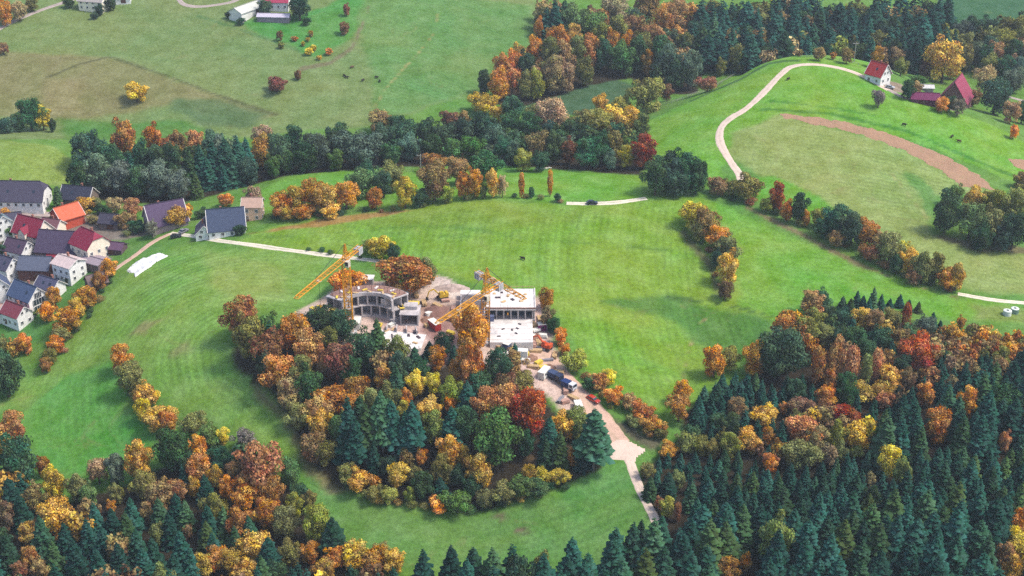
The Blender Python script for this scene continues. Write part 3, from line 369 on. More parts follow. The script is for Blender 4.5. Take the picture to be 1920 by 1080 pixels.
3,7,74.6,460.5,2.7,2.5,4,1,1,0,dark green tree
3,7,73.8,475.9,3.4,2.5,4,1,1,0,orange tree
3,13,71.5,480.7,2.8,2.3,4,1,0,0,
1,1,161.1,455.6,8.2,11.4,5,1,1,0,maroon bush
1,0,157.2,455.8,8.2,8.7,5,1,1,0,maroon bush
1,6,146.5,458.3,6.3,6.9,5,2,0,0,
1,1,145.7,465.1,8.3,10.2,5,1,1,0,olive bush
1,7,133.9,473.0,7.9,7.1,5,1,0,0,
1,6,137.9,479.3,7.5,9.5,5,1,1,0,orange tree
1,0,133.8,481.9,10.5,12.4,5,1,1,0,brown tree
1,6,122.8,482.7,7.5,7.2,5,1,1,0,maroon bush
1,0,113.6,496.1,4.1,7.3,5,1,1,0,olive bush
1,3,117.8,496.4,6.7,8.3,5,1,0,0,
1,0,106.7,499.7,7.2,9.3,5,1,1,0,dark green tree
1,3,99.8,506.3,6.2,6.4,5,2,0,0,
1,4,103.8,506.4,8.3,13.4,5,1,0,0,
1,6,82.1,518.1,10.0,8.6,5,1,1,0,brown bush
2,11,149.4,459.0,9.2,13.3,5,1,2,4,
2,11,154.7,460.0,8.7,12.5,5,1,2,5,
2,13,141.6,464.6,6.3,7.4,5,1,2,5,
2,11,140.1,470.9,11.8,12.7,5,1,1,0,brown bush
2,13,128.4,483.1,11.6,13.4,5,1,1,0,maroon bush
2,13,118.4,488.6,7.6,8.2,5,1,2,2,
2,13,123.5,489.3,13.2,13.0,5,1,2,3,
2,13,111.1,498.4,8.2,13.2,5,1,2,1,
2,11,93.8,514.6,12.1,11.5,5,1,1,0,maroon bush
2,11,88.2,517.2,9.0,8.5,5,1,2,1,
3,7,158.8,454.8,3.7,3.1,5,1,1,0,orange tree
3,13,152.2,458.6,4.6,3.7,5,1,2,3,
3,11,144.3,462.7,2.9,2.4,5,1,1,0,golden tree
3,6,138.5,468.5,5.4,3.8,5,1,1,0,olive tree
3,11,132.0,475.6,4.9,3.5,5,1,1,0,maroon tree
3,7,126.0,482.4,3.4,2.8,5,1,1,0,dark green tree
3,11,111.8,496.8,4.9,3.9,5,1,1,0,dark green tree
3,13,103.6,504.5,4.8,3.7,5,1,1,0,red tree
3,7,94.3,512.0,5.6,3.8,5,1,1,0,olive tree
3,13,87.7,513.9,3.6,2.7,5,1,2,1,
3,6,83.7,517.7,2.8,2.4,5,1,1,0,brown tree
1,3,189.2,507.3,12.0,13.9,6,1,0,0,
1,1,181.8,509.5,10.0,12.5,6,1,0,0,
1,6,210.3,539.2,6.6,6.8,6,2,0,0,
2,13,178.5,484.2,10.1,10.6,6,1,2,1,
2,13,186.5,485.0,10.1,9.6,6,1,2,2,
2,13,191.0,486.3,12.7,15.9,6,0,1,0,dark green tree
2,11,184.0,490.6,11.7,15.0,6,0,1,0,dark green tree
2,12,176.0,492.3,12.8,16.0,6,0,0,0,
2,13,167.4,495.3,13.3,18.0,6,0,1,0,green tree
2,11,195.4,501.1,12.9,16.3,6,0,1,0,yellow-green tree
2,11,202.9,514.2,10.6,12.6,6,1,0,0,
2,12,176.5,517.1,8.5,10.1,6,1,0,0,
0,15,108.1,357.1,3.9,7.6,7,2,2,1,
0,15,138.1,389.5,5.0,8.6,7,2,1,0,orange tree
0,15,148.8,429.7,2.7,3.6,7,2,2,14,
0,15,146.0,429.7,4.1,6.8,7,2,2,13,
0,15,125.1,436.4,3.9,7.3,7,2,2,6,
0,15,139.9,439.1,3.9,5.7,7,2,2,10,
0,15,119.4,439.1,3.7,5.3,7,2,2,3,
0,15,127.3,439.7,4.4,9.8,7,1,0,0,
0,15,143.7,440.0,3.2,4.5,7,2,2,12,
0,15,130.3,440.1,3.7,6.9,7,2,2,7,
0,15,116.9,440.4,3.7,5.3,7,2,2,2,
0,15,133.6,440.5,3.4,4.9,7,2,2,8,
0,15,124.1,440.6,3.4,5.7,7,2,2,5,
0,15,122.1,441.6,3.7,6.9,7,2,2,4,
0,15,137.7,442.8,3.7,5.5,7,2,2,9,
1,1,138.7,311.1,8.1,8.7,7,1,2,4,
1,6,137.8,315.0,7.4,10.6,7,1,2,7,
1,5,60.6,315.8,7.8,7.8,7,1,2,2,
1,2,142.0,318.4,9.3,11.7,7,1,1,0,brown tree
1,0,65.9,319.0,4.9,6.4,7,2,1,0,rust-brown tree
1,0,145.0,326.4,7.6,12.6,7,1,2,10,
1,7,48.9,339.6,3.5,7.5,7,1,0,0,
1,3,46.0,341.9,5.5,6.7,7,2,1,0,maroon tree
1,9,107.6,350.3,4.0,5.7,7,2,0,0,
1,2,114.0,354.5,8.4,10.7,7,1,1,0,spruce
1,0,79.0,358.7,6.1,6.6,7,2,2,1,
1,3,105.8,362.7,5.3,5.8,7,2,1,0,yellow tree
1,8,151.3,363.5,4.9,7.8,7,1,1,0,spruce
1,9,94.1,366.0,8.2,9.8,7,1,0,0,
1,7,76.3,366.1,5.3,5.9,7,2,0,0,
1,3,100.4,366.3,8.2,10.9,7,1,1,0,olive tree
1,2,106.5,366.4,12.3,11.7,7,1,1,0,yellow-green tree
1,1,48.9,367.3,7.4,5.5,7,2,1,0,olive tree
1,1,73.3,368.1,9.5,8.6,7,1,1,0,maroon tree
1,0,131.8,368.8,9.5,11.8,7,1,2,8,
1,0,80.3,370.5,5.0,7.1,7,1,1,0,maroon tree
1,8,91.3,370.7,12.4,11.0,7,1,1,0,tan tree
1,0,143.8,378.5,7.6,12.8,7,1,2,9,
1,4,105.6,379.1,10.1,7.2,7,1,1,0,dark green tree
1,1,80.3,380.2,9.7,6.8,7,2,1,0,orange tree
1,5,53.3,382.2,9.3,10.5,7,1,2,1,
1,6,71.8,382.9,6.8,8.1,7,1,1,0,spruce
1,6,91.7,383.0,8.9,7.7,7,1,1,0,orange tree
1,0,87.1,383.8,3.4,4.8,7,2,1,0,brown tree
1,8,119.4,385.7,7.2,6.1,7,2,0,0,
1,0,100.6,385.8,7.7,8.9,7,1,1,0,dark green tree
1,0,132.7,386.3,6.8,8.1,7,1,2,7,
1,1,113.8,388.5,9.8,6.9,7,2,1,0,golden tree
1,1,119.5,389.4,8.6,6.9,7,2,1,0,salmon-pink tree
1,0,55.0,389.4,7.3,9.4,7,1,2,1,
1,5,103.5,393.6,6.5,9.0,7,1,1,0,salmon-pink tree
1,6,128.7,393.6,6.5,8.2,7,1,2,5,
1,1,123.7,394.5,9.9,9.0,7,1,2,3,
1,8,110.3,395.2,8.2,16.5,7,0,1,0,dark green tree
1,5,99.5,395.5,7.4,16.5,7,0,0,0,
1,8,105.1,397.5,9.1,17.4,7,0,1,0,rust-brown tree
1,8,119.3,398.4,6.5,13.7,7,1,1,0,olive tree
1,4,133.9,403.0,14.5,14.6,7,0,0,0,
1,0,67.0,403.0,9.2,11.3,7,1,1,0,yellow-green tree
1,0,80.4,403.3,10.1,12.5,7,1,2,4,
1,3,72.9,406.4,8.0,9.3,7,1,1,0,orange tree
1,6,131.0,414.7,7.6,9.4,7,1,2,6,
1,0,94.4,419.7,13.6,12.9,7,1,1,0,olive tree
1,6,124.4,424.5,8.2,9.5,7,1,2,4,
1,4,135.1,424.6,5.5,13.0,7,1,1,0,olive tree
1,1,120.2,426.3,8.7,9.6,7,1,2,2,
1,0,155.9,429.6,4.1,5.3,7,2,2,4,
1,6,104.9,436.5,9.8,10.2,7,1,2,3,
2,11,50.3,353.8,5.2,6.1,7,2,2,2,
2,11,41.4,358.0,5.3,5.4,7,2,2,1,
2,11,88.1,360.7,11.8,10.8,7,1,1,0,tan tree
2,11,100.5,361.2,5.9,7.7,7,1,1,0,yellow-green tree
2,11,67.3,366.0,8.0,8.7,7,1,2,2,
2,11,62.4,366.0,5.6,6.9,7,2,2,4,
2,11,58.5,367.7,6.6,6.7,7,2,2,3,
2,11,54.0,368.4,7.8,8.3,7,1,2,1,
2,13,55.9,371.9,7.3,7.7,7,1,2,1,
2,13,68.7,374.4,8.0,8.7,7,1,2,2,
2,13,107.4,385.0,7.9,9.3,7,1,2,3,
2,13,107.9,391.1,8.5,8.6,7,1,1,0,salmon-pink tree
2,11,115.3,395.7,6.5,13.6,7,1,1,0,salmon-pink tree
2,13,127.9,398.8,8.6,9.0,7,1,2,12,
2,13,88.6,401.0,18.4,19.2,7,0,0,0,
2,11,162.1,403.8,7.3,10.2,7,1,2,10,
2,13,118.2,408.7,7.6,9.3,7,1,2,10,
2,13,124.4,413.7,8.9,10.6,7,1,2,11,
2,13,115.6,414.5,9.0,9.4,7,1,2,9,
2,13,110.5,416.3,8.1,8.5,7,1,2,5,
2,11,106.3,418.2,7.7,8.6,7,1,2,7,
2,11,98.6,418.8,11.3,12.0,7,1,1,0,orange tree
2,14,142.3,423.7,7.7,8.7,7,1,0,0,
2,11,103.7,424.9,9.2,9.5,7,1,1,0,olive tree
2,13,113.4,426.8,8.7,8.7,7,1,2,8,
2,11,130.7,427.0,7.8,9.1,7,1,1,0,red tree
2,13,109.7,431.6,6.9,7.5,7,1,2,6,
2,13,108.6,438.7,8.4,8.9,7,1,2,7,
1,1,-71.1,504.2,9.3,5.9,8,2,1,0,golden tree
1,1,-88.1,504.9,7.8,6.4,8,2,1,0,orange tree
1,0,-81.7,505.0,10.4,5.9,8,2,1,0,brown bush
1,2,-42.0,507.8,10.4,13.9,8,1,0,0,
1,1,-72.8,508.0,11.0,11.9,8,1,1,0,golden tree
1,0,-90.6,508.2,11.5,10.4,8,1,2,1,
1,0,-53.7,509.1,7.8,8.9,8,1,2,4,
1,0,3.8,510.2,3.9,11.9,8,1,2,7,
1,3,-25.3,510.3,6.3,7.5,8,1,0,0,
1,0,-65.5,510.5,12.0,12.5,8,1,2,3,
1,0,-79.2,511.3,12.1,13.0,8,1,1,0,golden tree
1,0,15.0,511.4,3.7,12.4,8,1,2,8,
1,9,-3.8,511.6,5.2,9.9,8,1,1,0,golden tree
1,1,-7.4,511.6,6.8,12.4,8,1,1,0,tan tree
1,1,-85.6,511.7,12.1,12.0,8,1,1,0,orange tree
1,0,-14.8,512.3,8.9,13.0,8,1,2,6,
1,0,-19.0,512.5,7.9,11.5,8,1,2,5,
1,6,-30.7,513.7,15.2,16.5,8,0,0,0,
1,9,-105.1,524.1,8.1,10.2,8,1,1,0,orange tree
1,0,-117.5,531.5,7.1,5.7,8,2,1,0,dark green tree
1,6,-22.3,532.2,11.4,12.4,8,1,0,0,
1,5,-32.5,552.0,12.9,9.6,8,1,0,0,
2,13,17.8,506.4,3.6,3.5,8,2,2,2,
2,13,-35.8,509.5,7.8,7.5,8,1,1,0,olive bush
2,13,7.6,509.9,3.1,5.0,8,2,2,1,
2,11,-11.6,511.5,5.2,6.5,8,2,0,0,
2,13,-51.5,521.0,9.0,11.1,8,1,1,0,olive tree
2,12,-60.3,523.1,13.9,13.2,8,1,0,0,
2,11,-48.8,527.8,12.4,12.8,8,1,0,0,
2,13,-59.3,535.2,10.9,11.4,8,1,1,0,green tree
2,13,-10.6,537.5,15.3,13.5,8,1,1,0,brown tree
3,6,-75.8,505.2,2.1,1.8,8,1,1,0,golden tree
3,13,-67.0,505.2,3.2,2.6,8,1,1,0,golden tree
3,6,19.2,505.6,2.5,2.0,8,1,1,0,dark green tree
3,6,-51.3,506.0,2.3,1.6,8,1,2,2,
3,11,-46.6,506.8,2.6,2.3,8,1,1,0,yellow tree
3,13,-93.7,507.1,3.5,2.6,8,1,2,1,
3,13,-37.5,507.4,2.7,2.0,8,1,1,0,dark green tree
3,13,-57.5,507.4,3.3,2.5,8,1,2,3,
3,11,-34.8,508.0,2.9,2.6,8,1,2,2,
3,11,11.4,508.8,3.2,2.7,8,1,2,6,
3,11,-26.1,510.2,3.2,2.6,8,1,1,0,yellow-green tree
3,6,5.6,510.7,3.1,2.1,8,1,2,3,
3,11,-17.4,511.5,3.9,2.8,8,1,2,4,
3,13,1.0,511.8,2.7,1.9,8,1,2,5,
3,11,-15.0,511.9,3.5,2.7,8,1,2,5,
2,13,56.7,513.8,12.6,15.5,9,0,2,1,
2,13,64.6,514.2,13.1,12.5,9,1,0,0,
2,13,73.2,517.3,12.1,15.6,9,0,2,4,
2,13,62.2,517.8,13.2,17.6,9,0,2,2,
2,13,68.2,518.2,13.7,18.1,9,0,2,3,
1,4,54.8,546.5,12.2,14.2,10,0,0,0,
1,3,4.9,548.6,9.4,9.5,10,1,1,0,dark green tree
1,2,47.7,548.8,8.3,9.5,10,1,1,0,grey-green tree
1,7,24.6,559.4,8.5,11.8,10,1,1,0,green tree
1,6,11.2,562.0,13.1,15.1,10,0,0,0,
1,1,51.6,586.1,14.7,14.5,10,0,0,0,
1,3,40.5,589.8,14.8,15.2,10,0,0,0,
1,9,18.1,614.8,17.2,18.1,10,0,0,0,
1,6,-61.1,619.1,14.2,11.8,10,1,1,0,dark green tree
1,3,50.1,621.6,13.0,11.8,10,1,1,0,olive tree
1,6,-22.5,622.0,9.3,10.0,10,1,1,0,maroon tree
1,7,-28.6,623.4,11.2,10.1,10,1,1,0,brown tree
1,1,42.1,634.0,9.4,10.8,10,1,1,0,yellow-green tree
1,1,-6.4,635.8,9.5,9.0,10,1,1,0,dark green tree
1,7,74.4,644.0,8.3,9.1,10,1,1,0,maroon tree
1,2,-13.4,644.3,14.7,12.2,10,1,1,0,golden tree
2,13,12.5,546.4,8.8,9.4,10,1,1,0,yellow-green tree
2,14,41.0,546.5,6.9,9.0,10,1,1,0,yellow tree
2,13,32.1,551.3,15.1,14.9,10,0,2,2,
2,13,37.9,554.0,11.2,16.0,10,0,1,0,olive tree
2,11,43.0,555.9,10.7,16.0,10,0,2,1,
2,12,-102.4,561.0,8.3,10.7,10,1,2,4,
2,12,17.8,561.1,10.2,15.1,10,0,0,0,
2,14,0.7,562.0,8.1,11.2,10,1,2,2,
2,12,-75.9,565.5,8.6,9.3,10,1,1,0,grey-green tree
2,13,-3.5,566.6,10.3,12.0,10,1,2,4,
2,12,-16.3,571.3,13.3,12.1,10,1,1,0,green tree
2,13,-52.4,571.4,11.5,9.3,10,1,2,7,
2,13,-34.4,571.6,11.5,12.1,10,1,1,0,green tree
2,14,-66.2,571.9,21.4,17.0,10,0,0,0,
2,12,-25.6,572.3,11.5,11.0,10,1,2,2,
2,14,-44.6,577.2,11.6,12.2,10,1,2,5,
2,11,56.8,578.8,9.9,13.8,10,1,1,0,golden tree
2,14,0.5,580.9,8.5,11.9,10,1,1,0,grey-green tree
2,13,-76.2,585.5,13.0,15.7,10,0,2,11,
2,14,-7.2,589.9,11.9,13.0,10,1,2,4,
2,13,-29.9,590.1,13.6,14.1,10,0,2,7,
2,13,-47.9,590.7,14.9,15.3,10,0,2,9,
2,13,-57.5,590.9,13.1,14.1,10,0,2,10,
2,13,-21.6,593.1,14.3,14.2,10,0,2,6,
2,13,-38.5,593.2,13.7,15.3,10,0,2,8,
2,13,26.4,594.0,11.9,13.0,10,1,2,1,
2,13,16.5,594.3,9.5,11.6,10,1,2,3,
2,13,-13.3,598.3,14.4,15.4,10,0,2,5,
2,13,7.3,601.5,13.3,14.3,10,0,2,3,
2,11,32.8,602.5,15.1,14.3,10,0,2,2,
2,13,0.0,608.0,12.2,14.5,10,0,2,4,
2,13,-53.3,613.9,11.1,11.7,10,1,1,0,brown tree
2,11,10.0,623.3,11.2,11.8,10,1,1,0,tan tree
2,11,62.9,623.7,19.8,17.7,10,0,1,0,yellow-green tree
2,13,0.0,634.1,12.6,13.2,10,1,1,0,golden tree
0,15,-132.1,543.3,6.1,11.8,11,1,1,0,grey-green tree
0,15,-121.9,551.7,5.5,11.2,11,1,2,3,
0,15,-129.3,554.4,8.9,14.8,11,1,2,2,
0,15,-118.5,555.4,8.9,16.2,11,0,2,5,
0,15,-137.3,557.8,9.5,16.3,11,0,2,1,
0,15,-133.1,559.7,10.1,18.8,11,0,2,2,
0,15,-127.9,561.2,10.2,19.9,11,0,2,3,
0,15,-122.5,561.9,10.2,20.4,11,0,2,4,
0,15,-117.6,563.2,10.2,20.9,11,0,2,6,
0,15,-114.5,566.7,9.0,19.0,11,0,2,7,
1,5,-168.9,575.4,13.4,22.7,11,0,0,0,
1,1,-109.8,576.2,12.2,16.6,11,0,0,0,
1,5,-152.9,587.2,10.1,12.4,11,1,0,0,
1,6,-149.2,588.7,10.7,14.1,11,0,0,0,
1,0,-161.6,594.3,10.8,14.2,11,0,0,0,
1,8,-144.1,598.9,9.6,11.5,11,1,0,0,
1,9,-113.8,601.2,11.5,11.5,11,1,0,0,
2,14,-139.8,542.3,12.8,13.2,11,1,0,0,
2,14,-148.5,546.4,15.6,15.9,11,0,2,3,
2,13,-157.6,546.4,12.3,12.2,11,1,2,2,
2,13,-182.3,546.7,11.2,15.9,11,0,2,1,
2,14,-165.5,549.0,14.0,14.4,11,0,2,2,
2,14,-174.7,551.7,16.9,16.1,11,0,2,1,
2,13,-112.6,555.8,11.5,11.5,11,1,2,4,
2,13,-173.4,562.3,14.3,17.4,11,0,2,3,
2,13,-183.5,565.3,17.2,19.1,11,0,2,2,
2,13,-147.0,565.4,13.2,16.4,11,0,2,6,
2,13,-89.0,566.3,11.5,12.6,11,1,2,6,
2,13,-154.1,566.4,12.0,14.9,11,0,2,5,
2,13,-167.5,566.9,11.8,12.0,11,1,1,0,dark green tree
2,13,-97.4,567.9,11.5,10.9,11,1,1,0,green tree
2,13,-135.0,568.8,9.8,12.8,11,1,2,3,
2,13,-161.0,569.0,11.5,16.5,11,0,2,4,
2,14,-85.5,573.1,14.5,17.1,11,0,2,7,
2,13,-78.5,577.5,11.7,16.6,11,0,2,8,
2,14,-103.2,578.2,13.4,16.7,11,0,1,0,golden tree
2,14,-130.1,581.7,11.2,14.4,11,0,2,5,
2,13,-96.2,583.3,13.5,17.9,11,0,2,7,
2,14,-133.1,588.2,12.7,14.9,11,0,2,4,
1,2,-218.4,618.5,9.4,12.0,12,1,1,0,dark green tree
1,2,-181.0,645.9,12.2,10.8,12,1,2,1,
1,7,-115.0,658.0,11.1,8.8,12,1,2,1,
1,7,-106.0,670.0,4.4,5.0,12,2,2,3,
1,7,-257.8,690.1,7.0,6.8,12,2,2,1,
1,2,-103.8,695.8,5.2,4.0,12,2,0,0,
1,0,-93.7,696.4,4.5,4.0,12,2,0,0,
1,7,-120.6,710.0,4.6,5.8,12,2,1,0,dark green tree
1,7,-88.2,718.6,6.6,6.5,12,2,2,4,
1,0,-266.9,723.0,11.3,13.0,12,1,0,0,
1,9,-260.6,728.4,11.3,11.9,12,1,0,0,
1,7,-88.6,737.7,4.7,7.2,12,1,2,2,
2,13,-231.4,607.7,9.8,7.7,12,1,2,2,
2,13,-228.2,613.1,8.7,8.8,12,1,2,1,
2,13,-213.3,615.7,4.7,6.8,12,2,1,0,yellow tree
2,13,-223.9,618.0,14.7,16.7,12,0,0,0,
2,13,-143.4,726.8,5.3,4.2,12,2,2,7,
2,13,-108.7,726.9,5.3,4.7,12,2,2,8,
2,13,-112.7,731.5,12.7,13.7,12,1,2,4,
2,13,-222.4,733.5,4.7,4.2,12,2,2,1,
2,13,-150.8,733.9,4.7,4.2,12,2,2,6,
2,13,-132.1,736.8,8.8,9.0,12,1,2,3,
2,13,-220.7,738.3,6.1,6.0,12,2,2,2,
2,11,-257.2,740.6,8.1,7.8,12,1,0,0,
2,13,-216.4,744.4,6.8,6.6,12,2,2,3,
2,13,-239.4,746.6,6.8,6.1,12,2,1,0,olive tree
1,0,-6.6,661.9,13.1,17.4,13,0,2,7,
1,3,12.2,666.0,10.5,16.3,13,0,1,0,olive tree
1,5,0.0,666.2,11.2,16.9,13,0,2,2,
1,6,20.9,674.5,15.3,20.2,13,0,2,3,
1,6,27.4,675.3,12.0,17.1,13,0,2,1,
1,5,-4.3,680.5,12.0,15.9,13,0,1,0,orange tree
1,0,0.8,684.5,11.4,16.0,13,0,1,0,rust-brown tree
1,1,3.3,691.5,10.8,16.1,13,0,2,2,
1,6,26.9,693.1,14.3,19.4,13,0,2,2,
1,0,70.5,698.9,8.2,15.0,13,0,2,6,
1,5,38.7,700.8,15.8,19.6,13,0,2,1,
1,0,11.9,701.1,12.3,16.3,13,0,1,0,olive tree
1,0,25.2,711.8,13.9,18.5,13,0,1,0,golden tree
1,0,60.5,719.4,11.2,15.3,13,0,1,0,orange tree
1,1,32.2,719.9,12.6,16.7,13,0,2,1,
1,0,52.6,720.6,10.5,15.4,13,0,1,0,yellow-green tree
1,3,48.5,723.8,12.7,16.7,13,0,1,0,orange tree
1,6,75.9,731.1,14.2,16.9,13,0,2,5,
1,0,14.3,731.6,7.1,12.1,13,1,0,0,
1,6,65.1,739.5,14.3,17.1,13,0,2,4,
1,5,81.9,749.1,15.2,18.6,13,0,1,0,brown tree
1,6,89.0,756.0,16.8,20.9,13,0,1,0,rust-brown tree
1,9,57.2,762.8,18.4,17.5,13,0,0,0,
1,6,75.2,768.7,17.0,19.7,13,0,2,6,
2,13,-13.8,664.7,8.5,13.7,13,1,0,0,
2,11,6.6,665.4,9.9,15.6,13,0,1,0,yellow-green tree
2,13,82.0,676.3,13.3,15.9,13,0,1,0,grey-green tree
2,14,89.1,680.4,15.4,19.1,13,0,2,2,
2,13,7.6,681.4,12.1,17.8,13,0,2,2,
2,11,36.9,683.6,12.1,16.0,13,0,2,1,
2,14,79.4,690.8,17.0,19.4,13,0,2,1,
2,11,19.2,696.0,14.3,19.5,13,0,2,3,
2,11,33.1,697.7,14.3,20.8,13,0,1,0,rust-brown tree
2,12,56.9,698.7,15.7,17.6,13,0,1,0,dark green tree
2,13,76.5,701.7,15.1,21.6,13,0,2,4,
2,13,47.1,702.5,13.7,17.7,13,0,1,0,rust-brown tree
2,13,65.5,703.4,15.2,19.7,13,0,2,3,
2,11,69.2,718.4,14.7,16.7,13,0,1,0,orange tree
2,11,56.8,732.3,14.2,18.3,13,0,2,5,
2,12,44.2,734.2,17.8,19.0,13,0,1,0,yellow-green tree
2,12,33.4,738.2,18.6,18.4,13,0,1,0,spruce
1,0,221.7,584.8,5.0,6.9,14,2,2,2,
1,10,162.5,593.1,7.3,9.0,14,1,2,1,
1,10,198.8,595.0,8.4,8.5,14,1,2,2,
1,0,191.8,595.5,7.3,7.0,14,1,1,0,dark green tree
1,6,228.0,609.1,11.5,11.3,14,1,2,5,
1,6,183.3,609.3,6.9,6.6,14,2,1,0,dark green tree
1,7,91.5,629.4,10.6,7.9,14,1,0,0,
1,6,157.9,639.7,7.1,7.4,14,1,1,0,orange tree
1,6,144.8,640.6,6.5,6.9,14,2,1,0,orange tree
1,0,172.8,642.5,7.8,11.7,14,1,1,0,brown tree
1,0,152.3,645.0,3.9,4.0,14,2,2,1,
1,6,222.6,646.8,9.1,9.2,14,1,2,3,
1,3,188.0,653.3,8.5,8.7,14,1,1,0,green tree
1,9,237.7,675.5,14.6,15.2,14,0,0,0,
1,1,219.6,688.7,21.2,24.1,14,0,0,0,
1,6,203.9,717.4,12.0,11.9,14,1,2,1,
1,6,255.9,718.9,12.0,13.7,14,1,1,0,grey-green tree
1,3,264.7,734.8,13.6,13.9,14,1,1,0,grey-green tree
2,13,196.3,598.6,6.2,7.5,14,1,1,0,bare grey tree
2,13,178.0,603.9,7.4,8.6,14,1,2,1,
2,13,237.3,619.3,10.0,10.4,14,1,2,4,
2,13,228.8,633.5,17.4,17.0,14,0,2,1,
2,12,197.1,652.5,9.2,5.4,14,2,0,0,
2,14,253.9,679.9,12.8,13.0,14,1,1,0,tan tree
2,14,262.3,696.2,11.7,13.3,14,1,1,0,dark green tree
2,13,253.7,696.9,11.7,12.7,14,1,1,0,olive tree
2,11,248.1,701.1,11.1,12.8,14,1,1,0,dark green tree
2,11,108.1,701.1,7.2,9.9,14,1,1,0,spruce
2,13,266.0,718.5,13.4,14.9,14,0,2,2,
2,11,276.2,746.1,16.5,16.6,14,0,0,0,
0,15,-188.3,535.5,4.6,10.5,15,1,0,0,
1,10,-142.2,504.7,6.0,8.0,15,1,0,0,
1,1,-133.6,513.6,11.1,9.9,15,1,1,0,dark green tree
1,6,-156.2,518.3,8.7,7.3,15,1,0,0,
1,9,-171.1,524.2,5.7,4.1,15,2,2,1,
1,0,-207.6,526.5,6.7,4.1,15,2,0,0,
1,8,-155.1,526.5,8.8,8.7,15,1,0,0,
1,3,-179.5,531.5,6.2,5.6,15,2,0,0,
1,1,-177.0,532.6,10.4,7.9,15,1,1,0,yellow-green tree
1,9,-164.5,533.0,7.8,7.0,15,2,2,2,
2,13,-184.8,457.8,7.9,4.6,15,2,1,0,green tree
2,12,-177.7,459.3,6.1,3.3,15,2,2,3,
2,13,-168.6,478.5,4.8,3.4,15,2,1,0,orange tree
2,13,-105.4,495.1,5.4,4.8,15,2,2,11,
2,13,-190.4,497.1,4.0,2.6,15,2,2,4,
2,13,-114.6,497.4,3.9,2.6,15,2,2,10,
2,13,-199.3,497.5,6.4,6.2,15,2,2,7,
2,13,-149.9,511.8,7.6,5.8,15,2,1,0,olive bush
2,12,-199.7,512.8,6.1,5.8,15,2,2,2,
2,13,-125.2,520.1,6.6,4.1,15,2,1,0,golden tree
2,12,-188.5,524.3,4.6,3.2,15,2,1,0,dark green bush
2,13,-166.2,526.8,6.2,6.0,15,2,2,3,
2,13,-169.7,531.7,5.2,5.1,15,2,2,2,
2,11,-173.0,536.1,5.8,5.6,15,2,0,0,
2,13,-188.1,536.5,4.7,10.3,15,1,0,0,
2,13,-196.1,540.1,4.2,3.3,15,2,1,0,dark green bush
3,11,-153.8,510.5,4.1,3.1,15,1,0,0,
3,13,-200.0,533.0,2.7,2.2,15,1,1,0,dark green bush
3,13,-193.7,533.9,2.5,2.2,15,1,1,0,spruce
0,15,113.4,300.1,10.8,20.2,16,0,3,0,
0,15,69.1,302.8,11.4,19.9,16,0,3,0,
0,15,94.3,303.3,9.5,16.8,16,0,3,0,
0,15,88.2,303.8,10.9,18.2,16,0,3,0,
0,15,127.2,304.3,10.3,17.1,16,0,3,0,
0,15,53.7,304.4,10.4,17.3,16,0,3,0,
0,15,108.5,304.8,8.6,16.4,16,0,3,0,
0,15,48.8,305.5,10.2,20.0,16,0,3,0,
0,15,99.6,305.5,8.9,18.1,16,0,3,0,
0,15,19.8,305.5,10.1,19.4,16,0,3,0,
0,15,83.4,305.7,8.6,15.9,16,0,3,0,
0,15,114.4,306.1,13.3,21.3,16,0,3,0,
0,15,30.1,306.2,9.9,18.6,16,0,3,0,
0,15,-12.2,307.1,9.8,20.2,16,0,3,0,
0,15,72.3,307.2,10.0,18.0,16,0,3,0,
0,15,36.4,307.4,12.2,21.0,16,0,3,0,
0,15,8.7,307.8,12.0,20.6,16,0,3,0,
0,15,129.5,309.0,9.6,19.5,16,0,3,0,
0,15,121.2,309.3,11.2,19.1,16,0,3,0,
0,15,15.7,309.3,9.7,16.9,16,0,3,0,
0,15,80.2,309.5,10.1,19.5,16,0,3,0,
0,15,109.2,309.8,9.9,16.4,16,0,3,0,
0,15,53.3,309.9,11.1,18.5,16,0,3,0,
0,15,95.7,309.9,10.9,17.4,16,0,3,0,
0,15,87.1,310.3,10.8,20.0,16,0,3,0,
0,15,41.9,311.3,10.9,18.0,16,0,2,13,
0,15,21.0,311.4,10.5,16.9,16,0,2,15,
0,15,116.6,312.1,9.3,19.0,16,0,3,0,
0,15,73.1,312.5,10.5,20.4,16,0,3,0,
0,15,-5.3,312.7,11.7,19.1,16,0,3,0,
0,15,28.2,313.2,11.5,19.2,16,0,2,8,
0,15,100.6,313.4,13.0,20.9,16,0,3,0,
0,15,-16.8,313.4,10.3,19.4,16,0,3,0,
0,15,-24.6,313.7,8.9,17.9,16,0,3,0,
0,15,-10.7,314.2,10.7,18.1,16,0,3,0,
0,15,47.2,314.5,10.9,19.7,16,0,2,9,
0,15,16.7,314.5,10.1,20.0,16,0,2,14,
0,15,106.1,315.0,10.5,21.1,16,0,3,0,
0,15,129.2,315.2,11.6,18.4,16,0,3,0,
0,15,91.7,315.4,11.8,20.1,16,0,3,0,
0,15,111.8,315.5,11.6,19.2,16,0,3,0,
0,15,82.1,316.2,9.7,19.4,16,0,3,0,
0,15,123.0,317.0,13.1,20.7,16,0,3,0,
0,15,116.8,317.9,11.8,19.4,16,0,3,0,
0,15,55.2,318.4,12.5,19.7,16,0,2,10,
0,15,29.0,318.6,11.2,18.8,16,0,2,6,
0,15,98.1,319.0,8.1,16.4,16,0,3,0,
0,15,39.7,319.6,11.6,20.4,16,0,2,5,
0,15,88.1,319.9,8.9,17.3,16,0,3,0,
0,15,34.1,320.1,9.4,19.0,16,0,2,3,
0,15,104.6,320.2,9.0,16.7,16,0,3,0,
0,15,60.0,321.3,8.8,15.9,16,0,2,12,
0,15,135.1,321.4,10.3,20.5,16,0,3,0,
